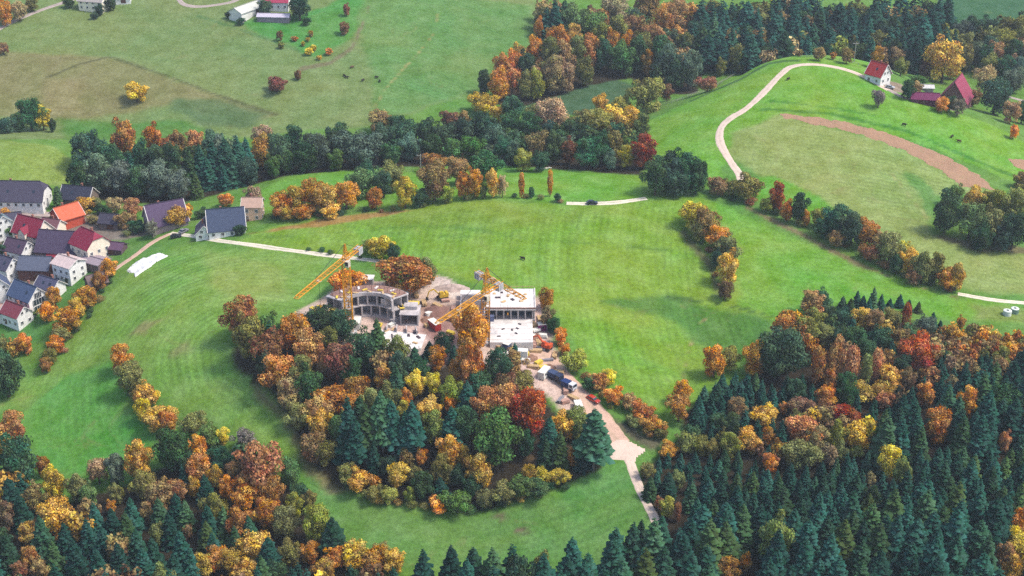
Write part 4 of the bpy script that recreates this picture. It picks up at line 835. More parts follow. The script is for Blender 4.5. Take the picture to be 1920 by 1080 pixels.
0,15,110.6,321.5,8.8,17.9,16,0,3,0,
0,15,120.7,322.1,10.4,17.4,16,0,3,0,
0,15,125.7,322.4,10.7,19.4,16,0,3,0,
0,15,79.4,322.9,9.9,17.8,16,0,3,0,
0,15,96.3,323.9,9.0,15.3,16,0,3,0,
0,15,50.7,324.3,8.9,15.1,16,0,2,4,
0,15,101.7,324.5,10.6,16.9,16,0,3,0,
0,15,86.3,324.5,8.9,14.9,16,1,3,0,
0,15,36.7,324.6,7.9,15.6,16,0,2,1,
0,15,117.0,325.7,11.6,19.8,16,0,3,0,
0,15,91.0,326.2,8.4,14.8,16,1,3,0,
0,15,107.9,326.5,12.3,19.9,16,0,3,0,
0,15,42.7,326.6,8.0,14.5,16,1,2,4,
0,15,132.2,326.7,10.4,18.8,16,0,3,0,
0,15,60.7,326.7,11.1,17.9,16,0,2,7,
0,15,140.0,327.0,8.2,16.8,16,0,3,0,
0,15,65.9,328.2,8.7,15.6,16,0,2,11,
0,15,54.5,328.3,10.2,16.1,16,0,2,2,
0,15,121.3,329.0,7.9,15.1,16,0,3,0,
0,15,126.8,329.4,10.6,19.4,16,0,3,0,
0,15,71.2,329.4,8.5,14.0,16,1,2,15,
0,15,97.5,330.3,9.6,16.6,16,0,3,0,
0,15,82.8,330.6,7.3,14.7,16,1,3,0,
0,15,88.0,331.2,8.0,16.1,16,0,3,0,
0,15,112.9,331.5,8.7,13.9,16,1,3,0,
0,15,145.8,331.8,8.3,16.9,16,0,3,0,
0,15,57.9,331.8,7.7,14.8,16,1,2,7,
0,15,140.5,331.9,7.8,15.5,16,0,3,0,
0,15,132.4,332.1,8.9,17.6,16,0,3,0,
0,15,102.8,333.1,7.9,13.1,16,1,1,0,dark green tree
0,15,123.7,333.4,8.5,13.7,16,1,3,0,
0,15,117.5,333.5,8.5,15.2,16,0,3,0,
0,15,53.5,333.5,7.0,13.8,16,1,2,3,
0,15,96.0,334.7,7.1,12.8,16,1,3,0,
0,15,91.4,335.3,7.0,13.0,16,1,3,0,
0,15,70.0,335.3,6.6,13.4,16,1,2,13,
0,15,135.5,336.9,6.9,13.5,16,1,3,0,
0,15,120.7,337.2,6.7,13.7,16,1,3,0,
0,15,126.8,337.2,8.2,14.4,16,1,3,0,
0,15,85.6,337.5,7.0,11.0,16,1,3,0,
0,15,79.0,337.7,8.5,13.3,16,1,3,0,
0,15,65.7,337.8,7.2,14.1,16,1,2,8,
0,15,144.5,338.7,7.0,13.3,16,1,3,0,
0,15,96.1,339.3,6.7,11.8,16,1,3,0,
0,15,131.0,339.4,7.1,12.4,16,1,3,0,
0,15,111.1,339.9,7.1,11.9,16,1,3,0,
0,15,100.6,340.4,8.9,14.0,16,1,3,0,
0,15,61.5,340.6,7.7,12.5,16,1,2,5,
0,15,140.1,341.2,7.2,14.6,16,1,3,0,
0,15,91.3,341.4,7.0,12.8,16,1,3,0,
0,15,115.6,341.4,7.2,13.7,16,1,3,0,
0,15,68.8,341.7,4.9,9.8,16,1,2,9,
0,15,149.5,343.3,7.2,13.7,16,1,3,0,
0,15,84.9,344.0,5.4,9.8,16,1,3,0,
0,15,135.0,344.0,8.1,14.6,16,1,3,0,
0,15,58.3,344.2,7.3,11.6,16,1,2,2,
0,15,74.5,344.5,5.3,10.3,16,1,2,11,
0,15,78.9,344.6,5.5,11.3,16,1,2,14,
0,15,127.4,344.7,8.5,13.7,16,1,3,0,
0,15,53.4,345.0,6.0,9.9,16,1,2,1,
0,15,121.3,345.4,5.6,11.0,16,1,3,0,
0,15,142.3,345.4,7.9,13.2,16,1,3,0,
0,15,94.2,345.5,5.8,10.6,16,1,3,0,
0,15,89.9,345.6,4.9,9.4,16,1,3,0,
0,15,98.9,345.9,5.8,10.1,16,1,3,0,
0,15,146.4,348.1,5.9,11.8,16,1,3,0,
0,15,71.9,348.3,6.3,10.0,16,1,2,10,
0,15,132.1,348.4,7.9,12.7,16,1,3,0,
0,15,67.2,348.4,5.0,9.4,16,1,2,6,
0,15,83.6,348.6,4.7,9.0,16,1,3,0,
0,15,137.6,349.2,7.0,11.5,16,1,3,0,
0,15,76.4,349.3,5.7,9.7,16,1,2,12,
0,15,87.9,349.7,4.5,9.4,16,1,3,0,
0,15,41.6,349.8,5.0,8.0,16,2,2,2,
0,15,47.0,350.5,5.7,8.9,16,2,2,3,
0,15,100.4,350.5,6.0,10.2,16,1,3,0,
0,15,123.8,350.8,5.0,9.3,16,1,3,0,
0,15,152.2,351.2,5.8,11.8,16,1,3,0,
0,15,84.1,353.3,5.0,8.1,16,2,2,9,
0,15,43.9,353.3,3.5,7.1,16,2,2,1,
0,15,143.5,353.3,5.0,9.6,16,1,3,0,
0,15,93.6,353.8,4.5,7.6,16,2,2,10,
0,15,64.0,353.9,3.8,6.9,16,2,2,7,
0,15,98.0,354.2,4.1,8.5,16,2,2,11,
0,15,128.4,354.5,6.0,10.2,16,1,3,0,
0,15,123.0,355.1,4.7,9.7,16,1,3,0,
0,15,150.5,355.2,4.9,8.6,16,2,2,14,
0,15,137.0,357.4,4.3,8.1,16,2,2,13,
0,15,131.8,357.5,5.1,8.0,16,2,2,12,
0,15,63.2,358.2,4.1,6.6,16,2,2,5,
0,15,124.0,359.3,7.6,14.3,16,1,3,0,
0,15,113.5,359.4,10.2,18.2,16,0,3,0,
0,15,118.2,359.5,8.3,16.8,16,0,3,0,
0,15,142.4,361.2,9.1,16.3,16,0,3,0,
0,15,56.3,361.3,4.1,7.1,16,2,1,0,olive tree
0,15,69.5,361.5,3.5,6.9,16,2,2,8,
0,15,155.8,361.6,5.0,8.5,16,2,1,0,salmon-pink tree
0,15,65.4,361.7,4.5,7.3,16,2,2,6,
0,15,137.6,362.0,8.7,14.6,16,1,3,0,
0,15,124.1,363.3,7.2,14.7,16,1,3,0,
0,15,146.0,363.5,7.5,14.8,16,1,3,0,
0,15,114.0,364.7,8.5,16.3,16,0,3,0,
0,15,141.9,365.2,7.1,14.4,16,1,3,0,
0,15,158.5,366.6,8.6,15.0,16,1,3,0,
0,15,138.1,366.7,7.1,14.0,16,1,3,0,
0,15,119.3,368.0,8.2,14.9,16,1,3,0,
0,15,154.5,368.1,9.8,16.6,16,0,3,0,
0,15,124.1,368.6,8.4,16.3,16,0,3,0,
0,15,147.4,368.9,9.3,15.9,16,0,3,0,
0,15,152.1,371.5,7.8,13.9,16,1,3,0,
0,15,159.1,371.8,8.4,15.2,16,0,3,0,
0,15,138.8,372.8,6.9,14.4,16,1,3,0,
0,15,121.5,373.3,9.0,14.8,16,1,3,0,
0,15,148.6,374.0,9.4,14.9,16,1,3,0,
0,15,124.6,376.0,7.4,15.2,16,0,3,0,
0,15,136.3,376.0,9.4,14.9,16,1,3,0,
0,15,160.9,379.3,9.3,15.6,16,0,3,0,
0,15,148.5,380.5,10.2,16.5,16,0,3,0,
0,15,143.9,384.7,8.4,15.7,16,0,3,0,
0,15,160.6,388.4,8.6,15.4,16,0,3,0,
0,15,155.3,390.3,8.1,13.9,16,1,3,0,
0,15,166.0,396.3,8.0,13.8,16,1,1,0,olive tree
2,13,1.7,305.9,12.0,20.9,16,0,0,0,
2,11,8.1,313.3,8.0,16.0,16,0,2,1,
2,11,74.2,318.5,11.0,18.5,16,0,2,2,
2,13,105.3,338.0,7.1,11.3,16,1,2,1,
2,11,116.5,349.0,7.0,11.2,16,1,0,0,
2,13,153.5,376.2,11.1,13.9,16,1,2,2,
0,15,59.8,383.2,5.0,8.2,17,2,2,1,
0,15,62.0,388.8,4.5,8.0,17,2,2,2,
0,15,66.4,389.3,4.3,8.6,17,2,2,3,
0,15,68.4,393.4,5.0,8.5,17,2,2,4,
0,15,79.5,395.2,3.8,7.2,17,2,1,0,orange tree
2,13,64.6,376.8,6.7,7.7,17,1,1,0,dark green tree
2,13,91.1,388.6,7.8,8.6,17,1,1,0,brown tree
0,15,22.9,733.4,11.2,22.9,18,0,2,1,
0,15,18.6,733.4,8.9,18.5,18,0,2,3,
0,15,28.2,739.1,10.5,21.8,18,0,1,0,green tree
2,11,91.9,725.9,11.8,14.7,18,0,0,0,
2,11,16.2,740.4,11.8,13.1,18,1,0,0,
0,15,123.5,702.0,12.7,20.9,19,0,2,9,
0,15,140.8,705.4,14.2,22.7,19,0,2,3,
0,15,152.9,705.9,9.5,19.1,19,0,2,1,
0,15,109.4,707.7,10.0,19.8,19,0,2,15,
0,15,101.6,708.7,13.2,21.0,19,0,3,0,
0,15,211.3,709.6,10.6,22.0,19,0,1,0,brown tree
0,15,114.6,711.1,12.8,25.1,19,0,2,13,
0,15,187.9,712.8,10.0,18.8,19,0,2,12,
0,15,121.4,714.2,14.1,25.1,19,0,2,11,
0,15,166.9,718.1,15.2,23.9,19,0,2,5,
0,15,100.2,719.0,12.0,21.5,19,0,3,0,
0,15,158.4,720.6,14.6,25.2,19,0,2,2,
0,15,107.1,727.7,12.4,25.2,19,0,3,0,
0,15,220.2,732.7,14.7,24.4,19,0,3,0,
0,15,141.3,735.0,14.9,25.0,19,0,2,6,
0,15,182.1,737.2,13.5,25.2,19,0,2,8,
0,15,166.5,744.7,13.8,24.7,19,0,2,4,
0,15,227.8,746.2,12.4,23.9,19,0,3,0,
0,15,128.2,750.1,15.1,24.9,19,0,2,10,
0,15,198.4,753.1,14.8,25.0,19,0,2,14,
0,15,178.9,753.7,15.3,24.4,19,0,2,7,
0,15,233.6,755.8,12.5,23.9,19,0,3,0,
0,15,239.6,759.4,12.2,24.3,19,0,3,0,
2,11,118.0,705.5,12.1,15.0,19,0,2,2,
2,13,132.1,706.2,13.2,15.6,19,0,2,2,
2,13,246.7,707.7,11.2,15.7,19,0,1,0,olive tree
2,13,156.8,711.5,10.9,13.8,19,1,2,1,
2,13,164.5,711.8,10.7,13.5,19,1,2,2,
2,11,237.7,711.9,10.8,14.4,19,0,2,5,
2,13,181.4,714.6,13.6,14.9,19,0,2,3,
2,14,245.2,715.9,13.7,15.1,19,0,2,2,
2,13,202.7,723.5,11.3,15.2,19,0,1,0,brown tree
2,14,254.4,725.5,12.8,14.8,19,0,1,0,brown tree
2,11,242.2,729.6,12.7,15.7,19,0,2,4,
2,11,195.2,733.0,11.5,16.4,19,0,1,0,dark green tree
2,13,216.1,739.1,16.5,16.7,19,0,2,10,
2,13,99.5,742.0,12.3,15.5,19,0,2,9,
2,14,245.6,747.2,13.1,14.7,19,0,2,1,
2,13,202.4,747.2,13.5,15.3,19,0,2,6,
2,13,251.8,748.7,14.4,16.1,19,0,1,0,grey-green tree
2,13,208.0,751.0,12.9,17.2,19,0,2,7,
2,13,122.6,752.6,13.7,16.6,19,0,2,4,
2,13,261.3,753.2,14.3,15.0,19,0,2,13,
2,11,137.5,758.0,15.6,15.6,19,0,2,1,
2,13,197.6,760.8,13.3,16.2,19,0,2,5,
2,13,161.7,764.4,12.8,15.2,19,0,2,1,"""
# trees that read as one mass: kind, colour, x, y, width, height
MASS="""0,15,140,394,5.9,10.1
0,15,54,358,4.1,6.5
0,15,52,362,3.5,6.0
0,15,107,714,11.0,18.7
0,15,151,389,8.5,14.2
0,15,103,344,6.9,12.3
0,15,77,389,3.8,7.4
0,15,110,346,5.3,9.2
0,15,47,320,7.8,16.2
0,15,75,336,6.4,11.4
0,15,218,724,12.6,20.7
0,15,63,334,5.6,11.7
0,15,96,350,5.1,8.4
0,15,48,363,3.0,5.6
0,15,119,364,9.0,14.6
0,15,60,376,4.2,8.5
0,15,168,730,11.8,23.8
0,15,45,360,3.0,6.1
0,15,210,716,10.8,18.8
0,15,108,333,8.4,13.7
0,15,64,386,3.9,8.0
0,15,109,720,12.7,23.8
0,15,-129,317,8.1,13.6
0,15,75,302,10.1,17.7
0,15,148,386,7.8,14.2
0,15,-60,316,6.8,12.8
0,15,188,744,10.9,20.1
0,15,155,752,14.4,23.8
0,15,131,724,11.9,24.3
0,15,96,299,9.7,19.8
0,15,151,715,13.1,24.7
0,15,104,757,15.2,24.4
0,15,115,381,4.1,8.2
0,15,208,728,11.1,20.4
0,15,103,749,14.1,23.0
0,15,113,738,13.0,21.7
0,15,-102,362,5.5,10.2
0,15,116,745,12.4,22.0
0,15,-152,360,7.6,14.4
0,15,156,356,5.6,10.7
0,15,75,340,5.1,10.2
0,15,61,362,2.9,5.6
0,15,114,754,12.1,23.5
0,15,133,745,12.3,23.3
0,15,57,337,6.0,12.3
0,15,74,357,3.4,6.8
0,15,72,394,4.1,7.3
0,15,105,300,9.8,17.3
0,15,103,354,4.4,8.5
0,15,87,387,4.2,7.7
0,15,130,300,9.3,16.9
0,15,81,392,3.8,7.5
0,15,153,733,15.3,25.0
0,15,-5,306,11.5,18.9
0,15,13,305,9.3,19.3
0,15,54,351,4.0,7.1
0,15,144,310,9.3,18.5
0,15,58,379,4.9,7.9
0,15,213,722,13.6,22.5
0,15,116,370,8.5,13.9
0,15,74,379,4.3,7.0
0,15,110,760,13.4,21.3
0,15,25,304,11.1,18.5
0,15,174,761,9.9,19.2
0,15,214,732,13.6,21.4
0,15,69,357,3.3,6.1
0,15,-24,308,9.0,16.4
0,15,205,773,14.6,25.1
0,15,223,752,14.3,22.5
0,15,145,358,4.0,7.9
0,15,58,349,5.0,9.0
0,15,84,386,4.3,8.6
0,15,74,391,4.4,8.1
0,15,67,385,4.7,8.1
0,15,97,731,10.3,20.1
0,15,192,738,11.6,23.6
0,15,147,755,11.5,20.7
0,15,138,381,7.6,13.3
0,15,147,770,13.0,24.3
0,15,219,764,11.5,21.5
0,15,68,352,4.3,7.5
0,15,84,369,4.7,9.1
0,15,102,358,3.9,7.5
0,15,206,734,12.0,20.2
0,15,124,709,13.8,23.0
0,15,-61,311,7.5,15.5
0,15,77,396,4.1,6.8
0,15,217,757,10.1,20.0
0,15,158,773,13.7,24.1
0,15,187,750,10.7,20.5
0,15,8,301,12.1,21.1
0,15,157,400,4.9,8.8
0,15,146,719,15.0,25.0
0,15,89,354,3.7,6.9
0,15,77,393,3.4,6.5
0,15,113,376,4.8,8.8
0,15,188,725,12.4,22.1
0,15,-144,314,8.0,15.4
0,15,159,738,12.9,21.8
0,15,228,736,11.1,20.8
0,15,-71,313,7.3,14.2
0,15,59,353,3.7,7.5
0,15,154,744,13.1,23.5
0,15,202,730,11.6,20.3
0,15,145,746,11.2,19.9
0,15,-153,330,10.5,16.5
0,15,130,716,11.9,21.0
0,15,181,745,10.4,19.7
0,15,-33,312,6.7,13.3
0,15,73,396,4.4,7.2
0,15,207,760,10.8,21.1
0,15,36,313,9.3,16.3
0,15,123,300,8.3,16.0
0,15,59,357,3.0,5.7
0,15,223,740,13.7,22.5
0,15,243,766,10.6,20.7
0,15,172,775,12.5,20.4
0,15,168,781,14.3,22.5
0,15,174,721,12.5,22.4
0,15,-57,312,7.6,13.8
0,15,148,397,5.3,9.4
0,15,213,763,11.0,20.2
0,15,80,352,3.4,6.9
0,15,168,401,8.1,13.0
0,15,151,777,12.2,23.2
0,15,160,748,10.0,19.9
0,15,141,751,10.5,20.4
0,15,152,383,7.0,14.4
0,15,42,304,9.5,16.0
0,15,118,296,9.7,19.7
0,15,76,354,3.0,6.1
0,15,157,404,4.7,7.7
0,15,140,398,6.4,10.0
0,15,-164,562,9.4,14.9
0,15,188,768,11.9,18.9
0,15,104,736,11.7,19.4
0,15,72,353,4.0,7.4
0,15,81,389,4.0,7.2
0,15,66,392,3.4,7.0
0,15,116,422,5.2,10.0
0,15,110,383,4.2,8.1
0,15,219,778,14.5,22.7
0,15,-123,316,6.8,13.3
0,15,134,353,4.8,9.3
0,15,75,386,3.4,6.9
0,15,77,374,4.7,7.4
0,15,181,759,11.5,22.3
0,15,134,751,13.6,21.5
0,15,240,752,11.9,19.1
0,15,76,329,8.6,15.3
0,15,64,382,4.7,7.5
0,15,121,759,12.0,22.2
0,15,73,325,9.0,14.1
0,15,167,404,3.8,7.8
0,15,169,752,12.7,22.3
0,15,-113,312,8.3,14.5
0,15,153,340,9.4,15.5
0,15,-0,314,11.1,19.2
0,15,79,363,3.9,7.1
0,15,158,394,5.6,8.9
0,15,-87,365,4.3,8.9
0,15,161,393,6.7,12.3
0,15,70,390,3.6,6.5
0,15,97,390,4.2,6.6
0,15,80,386,4.0,7.8
0,15,60,386,3.7,7.2
0,15,119,735,12.4,21.6
0,15,-96,314,7.8,13.1
0,15,63,374,3.4,6.9
0,15,62,370,4.3,8.1
0,15,137,714,11.3,20.2
0,15,246,778,12.3,19.5
0,15,140,387,5.1,8.1
0,15,126,297,9.7,17.8
0,15,62,346,4.5,8.9
0,15,84,391,3.3,6.4
0,15,187,756,11.3,20.6
0,15,-109,310,8.9,15.7
0,15,127,410,4.1,8.5
0,15,128,386,4.1,8.3
0,15,194,746,12.3,20.6
0,15,237,765,11.9,18.8
0,15,-45,314,7.7,12.9
0,15,82,375,3.6,7.0
0,15,61,379,3.6,6.9
0,15,143,762,10.6,19.1
0,15,164,770,11.8,23.1
0,15,-125,311,9.5,15.0
0,15,48,300,10.2,18.4
0,15,-18,305,10.1,16.4
0,15,85,374,3.9,7.2
0,15,154,401,5.1,8.9
0,15,110,745,11.7,20.9
0,15,117,765,11.2,21.8
0,15,166,388,6.2,12.5
0,15,67,382,3.6,7.4
0,15,94,393,5.1,8.3
0,15,96,386,4.2,8.0
0,15,50,358,2.9,6.0
0,15,139,353,5.6,9.1
0,15,144,396,4.2,7.8
0,15,-91,350,6.4,13.0
0,15,128,349,5.0,9.7
0,15,70,387,3.9,8.0
0,15,101,725,11.4,20.1
0,15,211,779,12.9,23.1
0,15,-104,312,8.5,13.3
0,15,-89,312,7.2,13.2
0,15,155,759,12.2,20.2
0,15,108,740,12.1,19.6
0,15,82,299,8.0,16.5
0,15,151,334,9.3,15.4
0,15,133,391,4.7,8.0
0,15,228,730,9.8,20.1
0,15,-80,408,9.2,15.8
0,15,-150,325,8.5,14.6
0,15,124,387,4.3,8.4
0,15,239,771,12.3,22.2
0,15,226,775,12.4,22.8
0,15,138,720,11.4,19.8
0,15,-147,319,6.5,12.9
0,15,-94,309,8.7,14.9
0,15,109,297,9.9,16.7
0,15,157,385,7.7,12.5
0,15,109,733,12.4,20.8
0,15,219,716,10.6,19.8
0,15,-37,310,7.3,13.2
0,15,89,392,4.8,8.6
0,15,145,418,4.1,8.3
0,15,161,778,13.2,22.7
0,15,227,715,14.2,24.2
0,15,-160,356,7.8,14.1
0,15,-79,306,9.4,16.9
0,15,143,403,4.9,10.0
0,15,233,719,10.8,21.6
1,6,138,653,4.2,3.2
1,0,-42,357,4.4,5.4
1,1,-178,437,6.1,6.7
1,5,97,412,8.9,10.6
1,3,-119,702,3.9,3.5
1,9,132,700,12.1,13.8
1,1,46,605,10.9,11.5
1,0,-113,710,3.9,2.9
1,0,-132,518,7.6,8.1
1,0,-47,390,4.6,6.1
1,0,100,408,5.8,9.7
1,8,44,345,3.6,4.9
1,1,-105,715,3.3,3.5
1,7,212,692,9.1,10.4
1,2,228,699,11.1,12.8
1,1,-157,361,14.1,14.2
1,2,-102,700,3.9,3.5
1,1,-98,691,3.2,2.9
1,2,147,475,6.5,7.1
1,2,-108,705,2.9,2.6
1,1,-106,710,2.9,2.6
1,5,97,765,14.8,17.6
1,2,110,368,7.4,9.8
1,1,-129,342,9.4,10.9
1,2,-16,402,5.2,7.0
1,6,-115,331,7.8,10.9
1,9,97,359,6.5,8.8
1,6,-40,313,10.9,12.7
1,6,-116,316,10.5,11.4
1,8,136,395,7.9,8.6
1,9,144,399,7.7,9.9
1,6,-41,394,9.5,11.8
1,6,-107,316,9.5,11.1
1,6,-128,348,9.5,11.1
1,3,172,715,13.8,16.6
1,9,145,710,15.1,16.8
1,6,160,399,7.0,9.1
1,6,-33,362,5.9,7.8
1,6,125,383,7.2,8.5
1,6,98,379,7.9,8.5
1,6,150,401,6.9,8.3
1,1,82,364,5.6,7.9
1,5,153,407,7.1,7.4
1,9,142,389,6.3,8.6
1,6,194,714,10.5,13.8
1,6,99,375,6.7,7.9
1,6,227,768,11.8,16.1
1,9,170,395,9.5,13.0
1,0,150,421,6.1,7.2
1,1,-52,309,10.6,12.3
1,6,152,414,7.0,7.2
1,8,124,403,7.3,9.4
1,6,105,764,15.4,15.5
1,6,151,395,6.5,8.4
1,9,165,757,14.1,14.9
1,3,235,736,15.9,16.1
1,6,117,728,13.1,16.6
1,1,162,422,5.8,7.4
1,6,133,731,11.9,16.2
1,0,172,419,5.7,7.4
1,6,-77,312,8.1,11.4
1,6,87,707,14.0,14.9
1,0,167,410,5.9,7.5
1,5,163,417,6.1,6.2
1,6,148,407,6.8,7.1
1,6,17,750,10.9,13.9
1,5,-82,312,9.0,11.2
1,5,155,410,6.6,7.1
1,6,144,415,5.7,7.5
1,0,160,419,5.9,6.4
1,6,150,764,9.8,13.7
1,6,212,772,11.6,13.3
1,6,158,422,5.9,7.4
1,3,191,774,15.2,16.5
1,6,140,407,9.3,9.3
1,6,159,412,5.9,6.8
1,6,148,415,5.8,5.9
1,0,152,417,5.0,7.2
1,6,179,766,10.5,13.7
1,6,133,738,14.7,15.0
1,1,168,416,4.7,6.5
1,6,160,732,13.9,15.2
1,6,273,711,15.2,16.1
1,0,150,411,5.9,6.3
1,0,147,422,5.4,5.6
1,5,171,410,6.3,7.3
1,8,105,429,6.9,8.6
1,6,82,723,12.1,13.3
1,3,222,771,13.3,13.4
1,1,170,413,5.4,6.8
1,1,127,419,7.1,8.3
1,5,156,417,5.8,5.9
1,9,261,702,10.6,12.4
1,5,50,748,10.4,14.8
1,5,90,740,10.8,11.8
1,6,130,757,12.0,16.6
1,1,95,376,6.6,8.2
1,9,136,766,12.6,15.1
1,6,25,751,12.1,14.1
1,1,-56,305,12.8,13.2
1,5,162,409,5.6,7.3
1,5,146,410,5.7,6.1
1,1,165,420,4.7,5.8
1,6,95,709,11.3,11.7
1,6,174,749,10.1,13.5
1,1,-121,308,11.8,13.2
1,0,156,414,6.1,6.5
1,5,165,407,6.1,6.6
1,6,162,413,5.8,6.2
1,5,23,724,10.3,13.0
1,1,165,414,4.2,6.0
1,0,169,419,4.5,5.6
1,6,43,756,11.4,12.4
1,6,111,409,7.1,8.3
1,6,13,677,10.0,12.8
1,9,273,722,13.1,13.9
1,3,143,777,12.6,14.4
1,9,154,782,13.1,16.7
1,6,104,373,6.9,7.1
1,6,12,687,10.5,12.7
1,6,273,729,11.2,12.6
2,11,255,741,10.6,12.7
2,11,157,407,5.7,7.1
2,13,109,423,6.3,8.0
2,11,51,575,8.1,9.7
2,11,66,370,6.8,6.9
2,11,155,420,5.8,6.9
2,11,196,771,12.0,16.4
2,14,-119,572,10.9,13.6
2,13,191,762,13.0,15.5
2,11,272,758,11.3,14.6
2,13,21,590,8.2,11.6
2,14,86,732,12.2,13.2
2,13,-159,556,10.2,11.7
2,13,234,776,13.6,17.1
2,13,-141,575,9.1,11.6
2,13,46,580,9.9,10.8
2,13,-141,581,10.7,11.1
2,14,-128,568,10.8,11.4
2,13,124,767,14.1,16.5
2,11,268,749,10.6,13.8
2,13,73,684,9.5,11.7
2,13,-134,575,10.1,12.5
2,11,201,741,13.6,13.7
2,13,35,584,9.7,10.1
2,13,179,776,10.6,12.9
2,13,125,743,12.2,14.0
2,11,182,725,14.2,14.9
2,13,135,418,7.2,8.5
2,13,172,735,14.1,16.5
2,13,130,765,13.0,15.4
2,13,-35,304,12.0,14.1
2,14,-124,582,9.4,13.3
2,13,-52,583,8.6,9.6
2,11,154,726,13.2,16.8
2,13,140,744,12.3,14.6
2,14,24,573,9.7,10.8
2,13,91,718,9.2,13.2
2,12,49,559,8.9,10.3
2,13,220,709,14.3,15.7
2,13,196,726,12.1,12.8
2,13,-84,368,8.1,8.3
2,13,124,724,14.6,15.3
2,13,-127,574,10.2,11.8
2,11,173,415,6.7,6.9
2,11,137,773,13.2,16.9
2,13,-6,605,9.9,10.2
2,13,188,719,10.9,15.4
2,13,175,728,15.1,15.3
2,13,-142,553,10.1,11.6
2,11,261,744,8.9,12.1
2,13,53,563,8.2,10.4
2,14,67,759,10.1,12.2
2,11,112,771,16.5,16.7
2,14,268,707,9.9,13.5
2,13,30,588,6.4,8.9
2,13,126,733,11.2,16.0
2,13,6,571,8.1,10.4
2,13,149,741,11.8,12.9
2,11,144,406,6.1,6.4
2,13,-104,569,8.4,9.4
2,12,4,556,6.8,9.0
2,13,143,411,6.2,7.7
2,13,172,767,12.3,13.0
2,13,141,726,10.1,13.3
2,13,71,753,9.1,11.8
2,11,115,717,11.4,13.8
2,13,281,753,13.7,16.0
2,11,90,377,6.2,7.3
2,14,-9,567,7.6,9.7
2,11,68,746,11.8,13.7
2,11,146,730,12.9,13.7
2,12,0,590,8.2,10.2
2,13,4,586,6.7,9.0
2,11,18,683,13.6,14.2
2,13,231,763,9.9,13.3
2,11,241,722,9.3,12.5
2,13,-31,307,9.7,11.8
2,13,22,583,8.2,10.0
2,14,-57,578,8.9,9.3
2,13,83,740,9.8,11.3
2,13,225,759,10.3,14.0"""
class Terrain:
    """Smooth land surface through surveyed spot heights (thin-plate spline)."""
    def __init__(self, pts, smooth=0.02):
        self.c=np.asarray(pts,float)[:,:2]/100.0; z=np.asarray(pts,float)[:,2]; n=len(z)
        d=self.c[:,None,:]-self.c[None,:,:]; K=self.k((d**2).sum(-1))+np.eye(n)*smooth
        P=np.hstack([np.ones((n,1)),self.c]); A=np.zeros((n+3,n+3)); A[:n,:n]=K; A[:n,n:]=P; A[n:,:n]=P.T
        s=np.linalg.solve(A,np.concatenate([z,np.zeros(3)])); self.w=s[:n]; self.a=s[n:]
    @staticmethod
    def k(r2): return 0.5*r2*np.log(r2+1e-9)
    def h(self,x,y):
        x=np.atleast_1d(np.asarray(x,float)); y=np.atleast_1d(np.asarray(y,float)); sh=x.shape
        x=x.ravel(); y=y.ravel(); out=np.empty(len(x))
        xc=np.clip(x,-520,520)/100; yc=np.clip(y,225,920)/100
        for i in range(0,len(x),20000):
            a=xc[i:i+20000]; b=yc[i:i+20000]
            r2=(a[:,None]-self.c[None,:,0])**2+(b[:,None]-self.c[None,:,1])**2
            out[i:i+20000]=self.a[0]+self.a[1]*a+self.a[2]*b+self.k(r2)@self.w
        far=np.maximum(np.abs(x)-520,0)+np.maximum(y-920,0)
        out+=np.minimum(far*0.03,40)
        return out.reshape(sh)

TR=Terrain(SPOT_HEIGHTS)
# ------------------------------------------------------------------ helpers
def lin(c): 
    c=c/255.0
    return c/12.92 if c<=.04045 else ((c+.055)/1.055)**2.4
def rgb(c,k=1.0): return (lin(c[0])*k,lin(c[1])*k,lin(c[2])*k,1)
ALB=0.50          # photo colour -> surface reflectance
class N:
    def __init__(s,m): s.t=m.node_tree; s.l=s.t.links
    def __call__(s,typ,**kw):
        n=s.t.nodes.new('ShaderNode'+typ)
        for k,v in kw.items():
            if k=='ins':
                for a,b in v.items():
                    if hasattr(b,'is_output') or hasattr(b,'links') : s.l.new(b,n.inputs[a])
                    else: n.inputs[a].default_value=b
            else: setattr(n,k,v)
        return n
def new_mat(name):
    m=bpy.data.materials.new(name); m.use_nodes=True; b=m.node_tree.nodes['Principled BSDF']; b.inputs['Roughness'].default_value=.85
    b.inputs['Specular IOR Level'].default_value=.25
    return m,N(m),b
MATS={}
def paint(name,c,k=.62,rough=.8,var=.18,scale=1.2,metal=0,bump=0.0,spec=.25):
    """plain surface with blotchy wear in object space"""
    if name in MATS: return MATS[name]
    m,n,b=new_mat(name); b.inputs['Roughness'].default_value=rough; b.inputs['Metallic'].default_value=metal; b.inputs['Specular IOR Level'].default_value=spec
    g=n('NewGeometry'); z=n('TexNoise',ins={'Vector':g.outputs['Position'],'Scale':scale,'Detail':5.0,'Roughness':.65})
    r=n('MapRange',ins={0:z.outputs[0],1:.3,2:.7,3:1-var,4:1+var})
    mx=n('Mix',data_type='RGBA',blend_type='MULTIPLY',ins={0:1.0,6:rgb(c,k),7:r.outputs[0]})
    n.l.new(mx.outputs[2],b.inputs['Base Color'])
    if bump:
        bp=n('Bump',ins={'Height':z.outputs[0],'Strength':bump,'Distance':.2}); n.l.new(bp.outputs[0],b.inputs['Normal'])
    MATS[name]=m; return m
